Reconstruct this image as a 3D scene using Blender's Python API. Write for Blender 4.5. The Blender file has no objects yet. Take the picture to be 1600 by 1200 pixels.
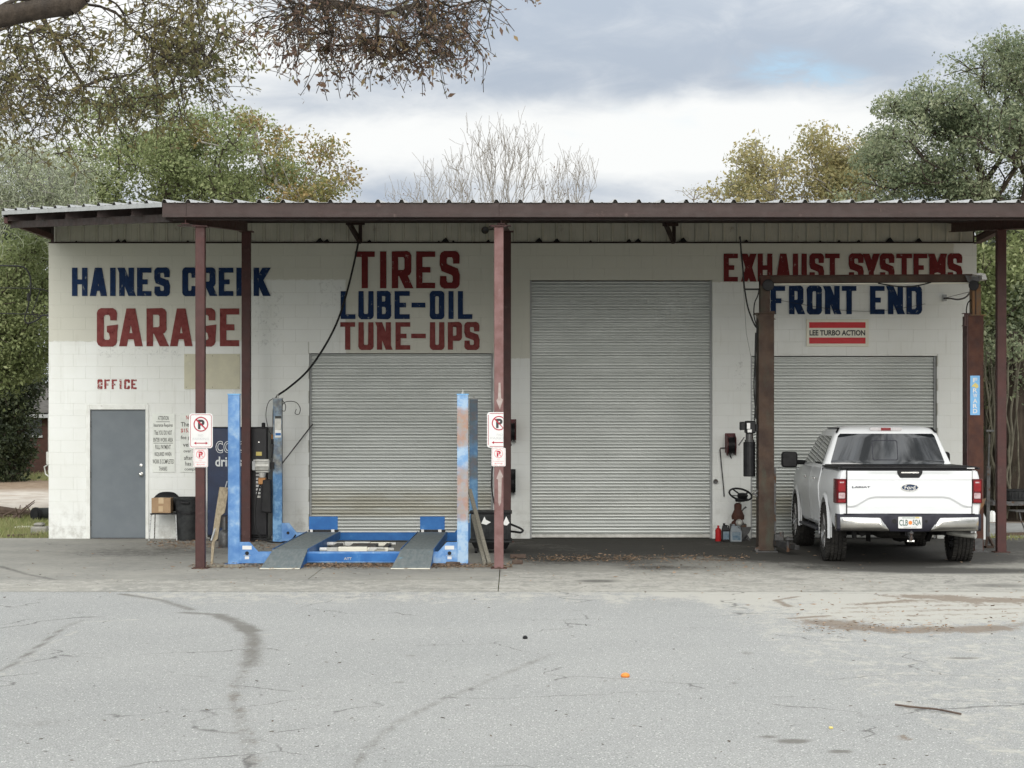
import bpy, bmesh, math, random
import numpy as np
from mathutils import Vector, Matrix

# ------------------------------------------------------------------ camera, sky, sun, exposure
F = 3230.0            # focal length in photo pixels (1600 wide)
CAMZ, HY = 1.85, 666.0
sc = bpy.context.scene
cam_data = bpy.data.cameras.new("camera")
cam_data.sensor_width = 36.0
cam_data.lens = 36.0 * F / 1600.0
cam_data.shift_y = (HY - 600.0) / 1600.0
cam_data.clip_end = 3000.0
cam = bpy.data.objects.new("camera", cam_data)
sc.collection.objects.link(cam)
cam.location = (0, 0, CAMZ)
cam.rotation_euler = (math.radians(90), 0, 0)
sc.camera = cam

SUN_EL, SUN_AZ = 19.0, 181.0      # azimuth clockwise from +Y : behind the camera, a little to the left
world = bpy.data.worlds.new("World")
sc.world = world
world.use_nodes = True
sun_data = bpy.data.lights.new("sun", 'SUN')
sun_data.energy = 1.5
sun_data.angle = math.radians(42)
sun_data.color = (1.0, 0.965, 0.91)
sun = bpy.data.objects.new("sun", sun_data)
sc.collection.objects.link(sun)
_az, _el = math.radians(SUN_AZ), math.radians(SUN_EL)
sd = Vector((math.sin(_az) * math.cos(_el), math.cos(_az) * math.cos(_el), math.sin(_el)))
sun.rotation_euler = (-sd).to_track_quat('-Z', 'Y').to_euler()
sun.location = (-10, -10, 30)
sc.view_settings.view_transform = 'Standard'
sc.view_settings.look = 'None'
sc.view_settings.exposure = 0.86
sc.view_settings.gamma = 1.0
sc.view_settings.use_curve_mapping = False
sc.render.engine = 'CYCLES'
sc.cycles.max_bounces = 6
sc.cycles.diffuse_bounces = 4
sc.cycles.transparent_max_bounces = 8


class NT:
    """small helper to wire shader nodes"""
    def __init__(self, tree):
        self.t = tree
        tree.nodes.clear()

    def n(self, kind, **kw):
        nd = self.t.nodes.new(kind)
        for k, v in kw.items():
            setattr(nd, k, v)
        return nd

    def l(self, a, b):
        self.t.links.new(a, b)

    def val(self, sock, v):
        if isinstance(v, (int, float)):
            sock.default_value = v
        elif isinstance(v, (tuple, list)):
            sock.default_value = tuple(v) if len(v) == len(sock.default_value) else tuple(v) + (1.0,)
        else:
            self.l(v, sock)

    def math(self, op, a, b=0.0, c=0.0, clamp=False):
        nd = self.n('ShaderNodeMath', operation=op, use_clamp=clamp)
        self.val(nd.inputs[0], a)
        self.val(nd.inputs[1], b)
        self.val(nd.inputs[2], c)
        return nd.outputs[0]

    def vmath(self, op, a, b=(0, 0, 0)):
        nd = self.n('ShaderNodeVectorMath', operation=op)
        self.val(nd.inputs[0], a)
        self.val(nd.inputs[1], b)
        return nd.outputs['Value'] if op in ('LENGTH', 'DOT_PRODUCT', 'DISTANCE') else nd.outputs[0]

    def mix(self, f, a, b, blend='MIX'):
        nd = self.n('ShaderNodeMix', data_type='RGBA', blend_type=blend)
        self.val(nd.inputs[0], f)
        self.val(nd.inputs[6], a)
        self.val(nd.inputs[7], b)
        return nd.outputs[2]

    def ramp(self, v, a, b, lo=0.0, hi=1.0, smooth=True):
        nd = self.n('ShaderNodeMapRange', interpolation_type='SMOOTHSTEP' if smooth else 'LINEAR')
        self.val(nd.inputs[0], v)
        self.val(nd.inputs[1], a)
        self.val(nd.inputs[2], b)
        self.val(nd.inputs[3], lo)
        self.val(nd.inputs[4], hi)
        return nd.outputs[0]

    def noise(self, vec, scale, detail=4, rough=0.55, dist=0.0):
        nd = self.n('ShaderNodeTexNoise')
        if vec is not None:
            self.l(vec, nd.inputs['Vector'])
        nd.inputs['Scale'].default_value = scale
        nd.inputs['Detail'].default_value = detail
        nd.inputs['Roughness'].default_value = rough
        nd.inputs['Distortion'].default_value = dist
        return nd.outputs[0]

    def xyz(self, v):
        nd = self.n('ShaderNodeSeparateXYZ')
        self.l(v, nd.inputs[0])
        return nd.outputs


def build_sky():
    w = NT(world.node_tree)
    out = w.n('ShaderNodeOutputWorld')
    bg = w.n('ShaderNodeBackground')
    w.l(bg.outputs[0], out.inputs[0])
    sky = w.n('ShaderNodeTexSky', sky_type='NISHITA')
    sky.sun_disc = False
    sky.sun_elevation = math.radians(SUN_EL)
    sky.sun_rotation = math.radians(SUN_AZ)
    tc = w.n('ShaderNodeTexCoord').outputs['Generated']
    d = w.vmath('NORMALIZE', tc)
    x, y, z = w.xyz(d)
    # cloud sheet: directions squashed so that clouds lie flat and lengthen towards the horizon
    st = w.vmath('MULTIPLY', d, (1.0, 1.0, 2.6))
    big = w.noise(st, 7.0, 7, 0.55, 0.5)
    fine = w.noise(st, 24.0, 8, 0.6, 0.6)

    def blob(px, py, sx, sy):
        """soft cloud mass centred on a direction, sx and sy its half sizes in photo pixels"""
        c = Vector(((px - 800) / F, 1.0, (HY - py) / F)).normalized()
        v = w.vmath('SUBTRACT', d, tuple(c))
        v = w.vmath('MULTIPLY', v, (F / sx, F / sx * 0.3, F / sy))
        return w.ramp(w.vmath('LENGTH', v), 0.25, 1.25, 1.0, 0.0)
    dens = w.math('ADD', w.math('MULTIPLY', big, 0.72), w.math('MULTIPLY', fine, 0.42))
    for px, py, sx, sy, k in ((900, 40, 620, 110, 0.30), (1250, 120, 420, 75, 0.18), (520, 150, 420, 55, 0.13), (1500, 60, 300, 70, 0.05),
                              (1000, 215, 520, 70, -0.21), (620, 210, 380, 40, -0.10), (480, 75, 220, 50, -0.15), (200, 60, 300, 120, -0.1), (800, 320, 1500, 60, 0.16), (1250, 190, 300, 60, -0.12), (820, 130, 90, 28, 0.12)):
        dens = w.math('ADD', dens, w.math('MULTIPLY', blob(px, py, sx, sy), k))
    shade = w.ramp(dens, 0.38, 0.94)
    cloud = w.mix(shade, (0.735, 0.745, 0.74, 1), (0.355, 0.405, 0.475, 1))
    # overcast sky grows brighter towards the zenith
    up = w.ramp(z, 0.15, 1.0, 1.0, 2.5, False)
    # overhead the sheet is broken: bright thin parts and dark thick ones
    brk = w.ramp(w.noise(st, 8.0, 9, 0.65, 1.0), 0.42, 0.60, 1.7, 0.35)
    hi = w.ramp(z, 0.25, 0.5)
    up = w.math('MULTIPLY', up, w.math('ADD', w.math('MULTIPLY', hi, w.math('SUBTRACT', brk, 1.0)), 1.0))
    upv = w.n('ShaderNodeCombineXYZ')
    for i in range(3):
        w.l(up, upv.inputs[i])
    cloud = w.mix(1.0, cloud, upv.outputs[0], 'MULTIPLY')
    cl = w.vmath('MULTIPLY', sky.outputs[0], (0.095, 0.10, 0.105))
    gap = w.math('MULTIPLY', w.math('ADD', blob(1215, 100, 85, 28), blob(1280, 125, 85, 26)), 1.1)
    gap = w.math('MULTIPLY', gap, w.ramp(fine, 0.36, 0.60), clamp=True)
    gap2 = w.ramp(w.noise(st, 8.1, 6, 0.5, 0.5), 0.60, 0.74, 0.0, 0.35)
    g = w.math('MAXIMUM', gap, gap2)
    g = w.math('MULTIPLY', g, 0.6)
    col = w.mix(g, cloud, cl)
    w.l(col, bg.inputs[0])
    bg.inputs[1].default_value = 0.73


build_sky()

# ------------------------------------------------------------------ helpers
COL = sc.collection
ORG = {}
R = math.radians


def X(px, D):
    return (px - 800.0) * D / F


def Z(py, D):
    return CAMZ - (py - HY) * D / F


def GD(py):
    return CAMZ * F / (py - HY)


def PT(px, py, D):
    return Vector((X(px, D), D, Z(py, D)))


def tag(o, label=None, cat=None, group=None, kind=None):
    if label:
        o['label'] = label
    if cat:
        o['category'] = cat
    if group:
        o['group'] = group
    if kind:
        o['kind'] = kind
    return o


def thing(name, loc, label, cat, group=None, kind=None, rz=0.0):
    o = bpy.data.objects.new(name, None)
    o.empty_display_size = 0.2
    COL.objects.link(o)
    o.location = loc
    o.rotation_euler = (0, 0, rz)
    ORG[o.name] = Vector(loc)
    return tag(o, label, cat, group, kind)


class MB:
    def __init__(self):
        self.v = []
        self.f = []

    def add(self, vs, fs):
        b = len(self.v)
        self.v.extend([tuple(p) for p in vs])
        self.f.extend([tuple(i + b for i in f) for f in fs])
        return self

    def box(self, x0, x1, y0, y1, z0, z1):
        return self.add([(x0, y0, z0), (x1, y0, z0), (x1, y1, z0), (x0, y1, z0), (x0, y0, z1), (x1, y0, z1), (x1, y1, z1), (x0, y1, z1)],
                        [(0, 3, 2, 1), (4, 5, 6, 7), (0, 1, 5, 4), (1, 2, 6, 5), (2, 3, 7, 6), (3, 0, 4, 7)])

    def bar(self, p, q, w, h, up=(0, 0, 1)):
        """box from p to q, w across, h along up; p and q are the centre line"""
        p, q = Vector(p), Vector(q)
        d = (q - p).normalized()
        u = Vector(up)
        s = d.cross(u).normalized()
        u = s.cross(d).normalized()
        vs = []
        for c in (p, q):
            for a, b in ((-1, -1), (1, -1), (1, 1), (-1, 1)):
                vs.append(c + s * (a * w / 2) + u * (b * h / 2))
        return self.add(vs, [(0, 3, 2, 1), (4, 5, 6, 7), (0, 1, 5, 4), (1, 2, 6, 5), (2, 3, 7, 6), (3, 0, 4, 7)])

    def cyl(self, p, q, r0, r1=None, n=12, caps=True):
        r1 = r0 if r1 is None else r1
        p, q = Vector(p), Vector(q)
        d = (q - p).normalized()
        a = d.orthogonal().normalized()
        b = d.cross(a)
        vs = []
        for c, r in ((p, r0), (q, r1)):
            for i in range(n):
                t = 2 * math.pi * i / n
                vs.append(c + a * (r * math.cos(t)) + b * (r * math.sin(t)))
        fs = [(i, (i + 1) % n, n + (i + 1) % n, n + i) for i in range(n)]
        if caps:
            fs += [tuple(range(n - 1, -1, -1)), tuple(range(n, 2 * n))]
        return self.add(vs, fs)

    def tube(self, pts, r, n=6, sub=0):
        pts = [Vector(p) for p in pts]
        if sub:
            pts = spline(pts, sub)
        vs, fs = [], []
        prev = None
        for i, p in enumerate(pts):
            d = (pts[min(i + 1, len(pts) - 1)] - pts[max(i - 1, 0)]).normalized()
            a = d.orthogonal().normalized() if prev is None else (prev - d * prev.dot(d)).normalized()
            prev = a
            b = d.cross(a)
            rr = r[i] if isinstance(r, (list, tuple)) and len(r) == len(pts) else (r if not isinstance(r, (list, tuple)) else r[0] + (r[-1] - r[0]) * i / (len(pts) - 1))
            for k in range(n):
                t = 2 * math.pi * k / n
                vs.append(p + a * (rr * math.cos(t)) + b * (rr * math.sin(t)))
        for i in range(len(pts) - 1):
            for k in range(n):
                fs.append((i * n + k, i * n + (k + 1) % n, (i + 1) * n + (k + 1) % n, (i + 1) * n + k))
        fs.append(tuple(range(n - 1, -1, -1)))
        m = (len(pts) - 1) * n
        fs.append(tuple(range(m, m + n)))
        return self.add(vs, fs)

    def lathe(self, c, prof, n=24, axis='z', caps=True):
        """prof: list of (radius, height along axis) from the centre c"""
        c = Vector(c)
        vs, fs = [], []
        for r, h in prof:
            for i in range(n):
                t = 2 * math.pi * i / n
                a, b = r * math.cos(t), r * math.sin(t)
                if axis == 'z':
                    p = (a, b, h)
                elif axis == 'x':
                    p = (h, a, b)
                else:
                    p = (b, h, a)
                vs.append(c + Vector(p))
        for j in range(len(prof) - 1):
            for i in range(n):
                fs.append((j * n + i, j * n + (i + 1) % n, (j + 1) * n + (i + 1) % n, (j + 1) * n + i))
        if caps:
            if prof[0][0] > 1e-4:
                fs.append(tuple(range(n - 1, -1, -1)))
            if prof[-1][0] > 1e-4:
                m = (len(prof) - 1) * n
                fs.append(tuple(range(m, m + n)))
        return self.add(vs, fs)

    def prism(self, poly, y0, y1):
        """poly: (x, z) points, extruded from y0 to y1"""
        n = len(poly)
        vs = [(p[0], y0, p[1]) for p in poly] + [(p[0], y1, p[1]) for p in poly]
        fs = [tuple(range(n)), tuple(range(2 * n - 1, n - 1, -1))]
        fs += [(i, i + n, (i + 1) % n + n, (i + 1) % n) for i in range(n)]
        return self.add(vs, fs)

    def prismx(self, poly, x0, x1):
        """poly: (y, z) points, extruded from x0 to x1"""
        n = len(poly)
        vs = [(x0, p[0], p[1]) for p in poly] + [(x1, p[0], p[1]) for p in poly]
        fs = [tuple(range(n)), tuple(range(2 * n - 1, n - 1, -1))]
        fs += [(i, i + n, (i + 1) % n + n, (i + 1) % n) for i in range(n)]
        return self.add(vs, fs)

    def build(self, name, mat, parent=None, bevel=0.0, smooth=False, label=None, cat=None, group=None, kind=None, local=False, seg=1, angle=35):
        vs = self.v
        if parent is not None:
            o0 = ORG[parent.name]
            if local:
                o0 = Vector((0, 0, 0))
        elif kind == 'structure':
            o0 = Vector((0, 0, 0))
        else:
            a = np.array(vs)
            o0 = Vector(((a[:, 0].min() + a[:, 0].max()) / 2, (a[:, 1].min() + a[:, 1].max()) / 2, a[:, 2].min()))
        me = bpy.data.meshes.new(name)
        me.from_pydata([(p[0] - o0[0], p[1] - o0[1], p[2] - o0[2]) for p in vs], [], self.f)
        bm = bmesh.new()
        bm.from_mesh(me)
        bmesh.ops.remove_doubles(bm, verts=bm.verts, dist=1e-5) if smooth else None
        bmesh.ops.recalc_face_normals(bm, faces=bm.faces)
        if bevel:
            es = [e for e in bm.edges if len(e.link_faces) == 2 and e.calc_face_angle(0) > 0.5]
            bmesh.ops.bevel(bm, geom=es, offset=bevel, segments=seg, affect='EDGES', profile=0.5, clamp_overlap=True)
        if smooth:
            for f in bm.faces:
                f.smooth = True
            for e in bm.edges:
                if len(e.link_faces) == 2 and e.calc_face_angle(0) > R(angle):
                    e.smooth = False
        bm.to_mesh(me)
        bm.free()
        if mat is not None:
            me.materials.append(mat)
        o = bpy.data.objects.new(name, me)
        COL.objects.link(o)
        if parent is not None:
            o.parent = parent
            ORG[o.name] = ORG[parent.name].copy() if not local else Vector((0, 0, 0))
        else:
            o.location = o0
            ORG[o.name] = Vector(o0)
        return tag(o, label, cat, group, kind)


def spline(pts, sub):
    out = []
    n = len(pts)
    for i in range(n - 1):
        p0, p1, p2, p3 = pts[max(i - 1, 0)], pts[i], pts[i + 1], pts[min(i + 2, n - 1)]
        for k in range(sub):
            t = k / sub
            out.append(0.5 * ((2 * p1) + (-p0 + p2) * t + (2 * p0 - 5 * p1 + 4 * p2 - p3) * t * t + (-p0 + 3 * p1 - 3 * p2 + p3) * t ** 3))
    out.append(pts[-1])
    return out


def copy_obj(o, parent=None, loc=None):
    c = o.copy()
    COL.objects.link(c)
    if parent is not None:
        c.parent = parent
    if loc is not None:
        c.location = loc
    return c


_tcache = {}


def text_verts(s, offset=0.0):
    key = (s, offset)
    if key in _tcache:
        return _tcache[key]
    cu = bpy.data.curves.new('text', 'FONT')
    cu.body = s
    cu.offset = offset
    cu.resolution_u = 3
    ob = bpy.data.objects.new('text', cu)
    COL.objects.link(ob)
    dg = bpy.context.evaluated_depsgraph_get()
    me = bpy.data.meshes.new_from_object(ob.evaluated_get(dg))
    v = np.array([tuple(x.co) for x in me.vertices]) if len(me.vertices) else np.zeros((0, 3))
    f = [tuple(p.vertices) for p in me.polygons]
    bpy.data.objects.remove(ob)
    bpy.data.curves.remove(cu)
    bpy.data.meshes.remove(me)
    _tcache[key] = (v, f)
    return v, f


def fit_text(mb, s, x0, x1, z0, z1, y, offset=0.0, ref=None):
    """flat print, fills the box x0..x1, z0..z1 and faces -y"""
    v, f = text_verts(s, offset)
    a, b = v.min(0), v.max(0)
    if ref:
        rv, _ = text_verts(ref, offset)
        a[1], b[1] = rv[:, 1].min(), rv[:, 1].max()
    vs = [(x0 + (p[0] - a[0]) / (b[0] - a[0]) * (x1 - x0), y, z0 + (p[1] - a[1]) / (b[1] - a[1]) * (z1 - z0)) for p in v]
    mb.add(vs, f)


# ------------------------------------------------------------------ materials
def pos(n, obj=False):
    if obj:
        return n.n('ShaderNodeTexCoord').outputs['Object']
    return n.n('ShaderNodeNewGeometry').outputs['Position']


def mat(name, c1, c2=None, scale=6.0, rough=0.6, metal=0.0, bump=0.0, bscale=40.0, stretch=(1, 1, 1), obj=False,
        over=None, oamt=0.5, oscale=3.0, ostretch=(1, 1, 1), spec=0.22, coat=0.0, r2=None, owidth=0.08):
    """c1..c2 varied by noise; 'over' is a second coat of wear (rust, chips, grime) breaking through"""
    m = bpy.data.materials.new(name)
    m.use_nodes = True
    n = NT(m.node_tree)
    out = n.n('ShaderNodeOutputMaterial')
    b = n.n('ShaderNodeBsdfPrincipled')
    n.l(b.outputs[0], out.inputs[0])
    p = pos(n, obj)
    v = n.vmath('MULTIPLY', p, stretch)
    c2 = c2 or tuple(k * 0.8 for k in c1)
    f = n.ramp(n.noise(v, scale, 6, 0.6), 0.3, 0.7)
    col = n.mix(f, c1, c2)
    rgh = n.ramp(n.noise(p, scale * 3, 4), 0.3, 0.7, rough * 0.88, min(1, rough * 1.12))
    met = metal
    if over:
        ov = n.vmath('MULTIPLY', p, ostretch)
        nn = n.noise(ov, oscale, 8, 0.68, 0.2)
        th = 1.0 - oamt
        of = n.ramp(nn, 0.28 + 0.44 * th, 0.28 + 0.44 * th + owidth)
        col = n.mix(of, col, over)
        if metal:
            met = n.math('MULTIPLY', n.math('SUBTRACT', 1.0, of), metal)
        if r2:
            rgh = n.math('ADD', n.math('MULTIPLY', of, r2 - rough), rgh)
    n.val(b.inputs['Base Color'], col)
    n.val(b.inputs['Roughness'], rgh)
    n.val(b.inputs['Metallic'], met)
    b.inputs['Specular IOR Level'].default_value = spec
    b.inputs['Coat Weight'].default_value = coat
    b.inputs['Coat Roughness'].default_value = 0.05
    if bump:
        bp = n.n('ShaderNodeBump')
        bp.inputs['Strength'].default_value = 1.0
        bp.inputs['Distance'].default_value = bump
        n.l(n.noise(v, bscale, 5, 0.6), bp.inputs['Height'])
        n.l(bp.outputs[0], b.inputs['Normal'])
    return m


def rects_mask(n, x, z, rects, jit):
    tot = None
    for x0, x1, z0, z1 in rects:
        a = n.ramp(n.math('ADD', x, jit), x0 - 0.01, x0 + 0.01)
        b_ = n.ramp(n.math('ADD', x, jit), x1 - 0.01, x1 + 0.01, 1, 0)
        c = n.ramp(n.math('ADD', z, jit), z0 - 0.01, z0 + 0.01)
        d = n.ramp(n.math('ADD', z, jit), z1 - 0.01, z1 + 0.01, 1, 0)
        m = n.math('MULTIPLY', n.math('MULTIPLY', a, b_), n.math('MULTIPLY', c, d))
        tot = m if tot is None else n.math('MAXIMUM', tot, m)
    return tot


WD = 34.0   # distance of the garage front


def wall_material():
    m = bpy.data.materials.new('painted_block')
    m.use_nodes = True
    n = NT(m.node_tree)
    out = n.n('ShaderNodeOutputMaterial')
    b = n.n('ShaderNodeBsdfPrincipled')
    n.l(b.outputs[0], out.inputs[0])
    p = pos(n)
    x, y, z = n.xyz(p)
    jit = n.math('MULTIPLY', n.math('SUBTRACT', n.noise(p, 14, 4), 0.5), 0.06)
    new = (0.70, 0.715, 0.69, 1)
    old = (0.53, 0.525, 0.46, 1)
    # zones rolled over with newer paint
    r = [(X(60, WD), X(380, WD), -1, Z(533, WD)), (X(380, WD), X(540, WD), -1, Z(437, WD)), (X(540, WD), X(1000, WD), -1, Z(560, WD)),
         (X(1000, WD), X(1560, WD), -1, Z(441, WD)), (X(1490, WD), X(1560, WD), -1, Z(370, WD))]
    zone = rects_mask(n, x, z, r, jit)
    base = n.mix(zone, old, new)
    cloud = n.ramp(n.noise(p, 1.3, 6, 0.6), 0.35, 0.7)
    patch = rects_mask(n, x, z, [(X(1212, WD), X(1262, WD), Z(553, WD), Z(493, WD)), (X(100, WD), X(150, WD), Z(640, WD), Z(540, WD)), (X(440, WD), X(483, WD), Z(840, WD), Z(700, WD))], jit)
    base = n.mix(n.math('MULTIPLY', patch, 0.5), base, (0.76, 0.78, 0.76, 1))
    base = n.mix(n.math('MULTIPLY', cloud, 0.22), base, (0.55, 0.55, 0.48, 1))
    # run marks and grime
    st = n.vmath('MULTIPLY', p, (6.0, 1.0, 0.5))
    streak = n.ramp(n.noise(st, 2.2, 6, 0.6), 0.58, 0.78)
    base = n.mix(n.math('MULTIPLY', streak, 0.28), base, (0.36, 0.35, 0.29, 1))
    low = n.ramp(z, 0.0, 0.75, 1.0, 0.0)
    gr = n.math('MULTIPLY', low, n.ramp(n.noise(p, 5, 8, 0.7), 0.42, 0.7))
    base = n.mix(n.math('MULTIPLY', gr, 0.55), base, (0.22, 0.20, 0.16, 1))
    chips = n.ramp(n.noise(p, 9, 10, 0.75, 0.4), 0.70, 0.73)
    base = n.mix(n.math('MULTIPLY', chips, 0.5), base, (0.27, 0.26, 0.24, 1))
    # scuffed area where old lettering was taken off
    sc_ = rects_mask(n, x, z, [(X(398, WD), X(440, WD), Z(545, WD), Z(452, WD)), (X(500, WD), X(532, WD), Z(480, WD), Z(440, WD)),
                               (X(155, WD), X(290, WD), Z(560, WD), Z(541, WD)), (X(1148, WD), X(1165, WD), Z(610, WD), Z(555, WD))], n.math('MULTIPLY', jit, 3.0))
    sn = n.ramp(n.noise(p, 12, 10, 0.75, 0.8), 0.52, 0.62)
    base = n.mix(n.math('MULTIPLY', n.math('MULTIPLY', sc_, sn), 0.45), base, (0.36, 0.37, 0.36, 1))
    n.l(base, b.inputs['Base Color'])
    b.inputs['Roughness'].default_value = 0.72
    b.inputs['Specular IOR Level'].default_value = 0.3
    bp = n.n('ShaderNodeBump')
    bp.inputs['Distance'].default_value = 0.004
    bp.inputs['Strength'].default_value = 0.7
    n.l(n.noise(p, 70, 5, 0.65), bp.inputs['Height'])
    n.l(bp.outputs[0], b.inputs['Normal'])
    return m


def door_material():
    m = bpy.data.materials.new('galvanised_slat')
    m.use_nodes = True
    n = NT(m.node_tree)
    out = n.n('ShaderNodeOutputMaterial')
    b = n.n('ShaderNodeBsdfPrincipled')
    n.l(b.outputs[0], out.inputs[0])
    p = pos(n)
    x, y, z = n.xyz(p)
    c = n.mix(n.ramp(n.noise(n.vmath('MULTIPLY', p, (0.5, 1, 1.5)), 1.2, 5), 0.3, 0.7), (0.47, 0.49, 0.47, 1), (0.40, 0.42, 0.40, 1))
    # brown road dirt band low on the doors (slats that stay inside the coil stay cleaner)
    band = n.math('MULTIPLY', n.ramp(z, 0.30, 0.42), n.ramp(z, 0.62, 0.95, 1.0, 0.0))
    dirt = n.math('MULTIPLY', band, n.ramp(n.noise(n.vmath('MULTIPLY', p, (1.2, 1, 6)), 1.5, 6), 0.25, 0.6, 0.35, 0.9))
    wide = n.ramp(x, X(800, WD), X(830, WD), 1.0, 0.0)
    wide = n.math('MAXIMUM', wide, n.ramp(x, X(1120, WD), X(1160, WD)))
    dirt = n.math('MULTIPLY', dirt, n.math('ADD', n.math('MULTIPLY', wide, 0.55), 0.1))
    c = n.mix(dirt, c, (0.27, 0.245, 0.17, 1))
    blot = n.ramp(n.noise(n.vmath('MULTIPLY', p, (0.8, 1, 1.6)), 2.4, 8, 0.7), 0.64, 0.76, 0, 0.18)
    c = n.mix(blot, c, (0.30, 0.30, 0.27, 1))
    n.l(c, b.inputs['Base Color'])
    b.inputs['Metallic'].default_value = 0.45
    b.inputs['Roughness'].default_value = 0.42
    return m


def ground_material(name, kind):
    """reads the point colours 'marks': r dark stain and shade painted under the truck, g pale worn area, b brown dirt"""
    m = bpy.data.materials.new(name)
    m.use_nodes = True
    n = NT(m.node_tree)
    out = n.n('ShaderNodeOutputMaterial')
    b = n.n('ShaderNodeBsdfPrincipled')
    n.l(b.outputs[0], out.inputs[0])
    p = pos(n)
    at = n.n('ShaderNodeAttribute', attribute_name='marks')
    sp = n.n('ShaderNodeSeparateColor')
    n.l(at.outputs['Color'], sp.inputs[0])
    rr, gg, bb = sp.outputs
    nz = n.noise(p, 3.0, 8, 0.7)
    nf = n.noise(p, 22, 6, 0.7)
    nh = n.noise(n.vmath('MULTIPLY', p, (1.0, 0.45, 1.0)), 9.0, 9, 0.75, 0.6)
    br = n.math('ADD', n.math('MULTIPLY', n.math('SUBTRACT', nz, 0.5), 1.6), n.math('MULTIPLY', n.math('SUBTRACT', nf, 0.5), 1.2))
    br = n.math('ADD', br, n.math('MULTIPLY', n.math('SUBTRACT', nh, 0.5), 2.2))

    def eat(a, k=0.9):
        return n.ramp(n.math('ADD', a, n.math('MULTIPLY', br, n.math('MULTIPLY', n.ramp(a, 0.02, 0.3), 0.85))), 0.24, 0.70, 0, k)
    vor = n.n('ShaderNodeTexVoronoi')
    n.l(p, vor.inputs['Vector'])
    if kind == 'asphalt':
        vor.inputs['Scale'].default_value = 75
        base = n.mix(n.ramp(n.noise(p, 0.5, 5, 0.6), 0.3, 0.7), (0.205, 0.204, 0.192, 1), (0.262, 0.258, 0.24, 1))
        fine = n.ramp(n.noise(p, 95, 3, 0.7), 0.35, 0.68)
        base = n.mix(fine, n.mix(0.62, base, (0.12, 0.122, 0.118, 1)), n.mix(0.55, base, (0.50, 0.50, 0.475, 1)))
        mid = n.ramp(n.noise(p, 17, 5, 0.7), 0.35, 0.7)
        base = n.mix(n.math('MULTIPLY', mid, 0.22), base, (0.40, 0.405, 0.39, 1))
        pal = (0.385, 0.37, 0.325, 1)
        oil = (0.125, 0.117, 0.102, 1)
        # bright loose stones
        cell = n.n('ShaderNodeSeparateColor')
        n.l(vor.outputs['Color'], cell.inputs[0])
        pick = n.math('GREATER_THAN', cell.outputs[0], 0.93)
        inn = n.math('LESS_THAN', vor.outputs['Distance'], 0.45)
        base = n.mix(n.math('MULTIPLY', n.math('MULTIPLY', pick, inn), 0.7), base, (0.66, 0.65, 0.60, 1))
        pick2 = n.math('GREATER_THAN', cell.outputs[1], 0.94)
        base = n.mix(n.math('MULTIPLY', n.math('MULTIPLY', pick2, inn), 0.6), base, (0.07, 0.07, 0.07, 1))
        bd, bs = 0.005, 70
    else:
        vor.inputs['Scale'].default_value = 25
        base = n.mix(n.ramp(n.noise(p, 0.7, 6, 0.65), 0.3, 0.7), (0.265, 0.255, 0.222, 1), (0.20, 0.195, 0.175, 1))
        base = n.mix(n.math('MULTIPLY', n.ramp(n.noise(p, 7, 8, 0.75), 0.42, 0.68), 0.4), base, (0.36, 0.345, 0.30, 1))
        spot = n.ramp(n.noise(p, 40, 4, 0.7), 0.60, 0.7, 0, 0.4)
        base = n.mix(spot, base, (0.12, 0.115, 0.10, 1))
        pal = (0.36, 0.345, 0.305, 1)
        oil = (0.036, 0.034, 0.031, 1)  # oil stains, deepened to serve the painted truck shade as well
        bd, bs = 0.003, 50
    base = n.mix(eat(gg, 0.85), base, pal)
    base = n.mix(eat(bb, 0.75), base, (0.155, 0.115, 0.08, 1))
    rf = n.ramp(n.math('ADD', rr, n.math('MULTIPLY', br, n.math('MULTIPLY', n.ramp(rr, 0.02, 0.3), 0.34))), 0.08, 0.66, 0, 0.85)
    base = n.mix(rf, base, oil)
    # hairline cracks
    cr = n.n('ShaderNodeTexVoronoi', feature='DISTANCE_TO_EDGE')
    cv = n.vmath('ADD', p, n.vmath('MULTIPLY', n.n('ShaderNodeTexNoise').outputs[1], (0, 0, 0)))
    warp = n.n('ShaderNodeTexNoise')
    n.l(p, warp.inputs['Vector'])
    warp.inputs['Scale'].default_value = 1.4
    warp.inputs['Detail'].default_value = 5
    cv = n.vmath('ADD', p, n.vmath('MULTIPLY', warp.outputs[1], (1.0, 1.0, 0)))
    n.l(cv, cr.inputs['Vector'])
    cr.inputs['Scale'].default_value = 0.33
    line = n.ramp(cr.outputs['Distance'], 0.0, 0.006, 1, 0)
    keep = n.ramp(n.noise(p, 0.9, 3), 0.46, 0.56)
    base = n.mix(n.math('MULTIPLY', n.math('MULTIPLY', line, keep), 0.75), base, (0.08, 0.075, 0.07, 1))
    n.l(base, b.inputs['Base Color'])
    b.inputs['Roughness'].default_value = 0.92
    b.inputs['Specular IOR Level'].default_value = 0.2
    bp = n.n('ShaderNodeBump')
    bp.inputs['Distance'].default_value = bd
    h = n.math('ADD', n.noise(p, bs, 5, 0.7), n.math('MULTIPLY', n.noise(p, 6, 3), 0.6))
    n.l(h, bp.inputs['Height'])
    n.l(bp.outputs[0], b.inputs['Normal'])
    return m


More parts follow.
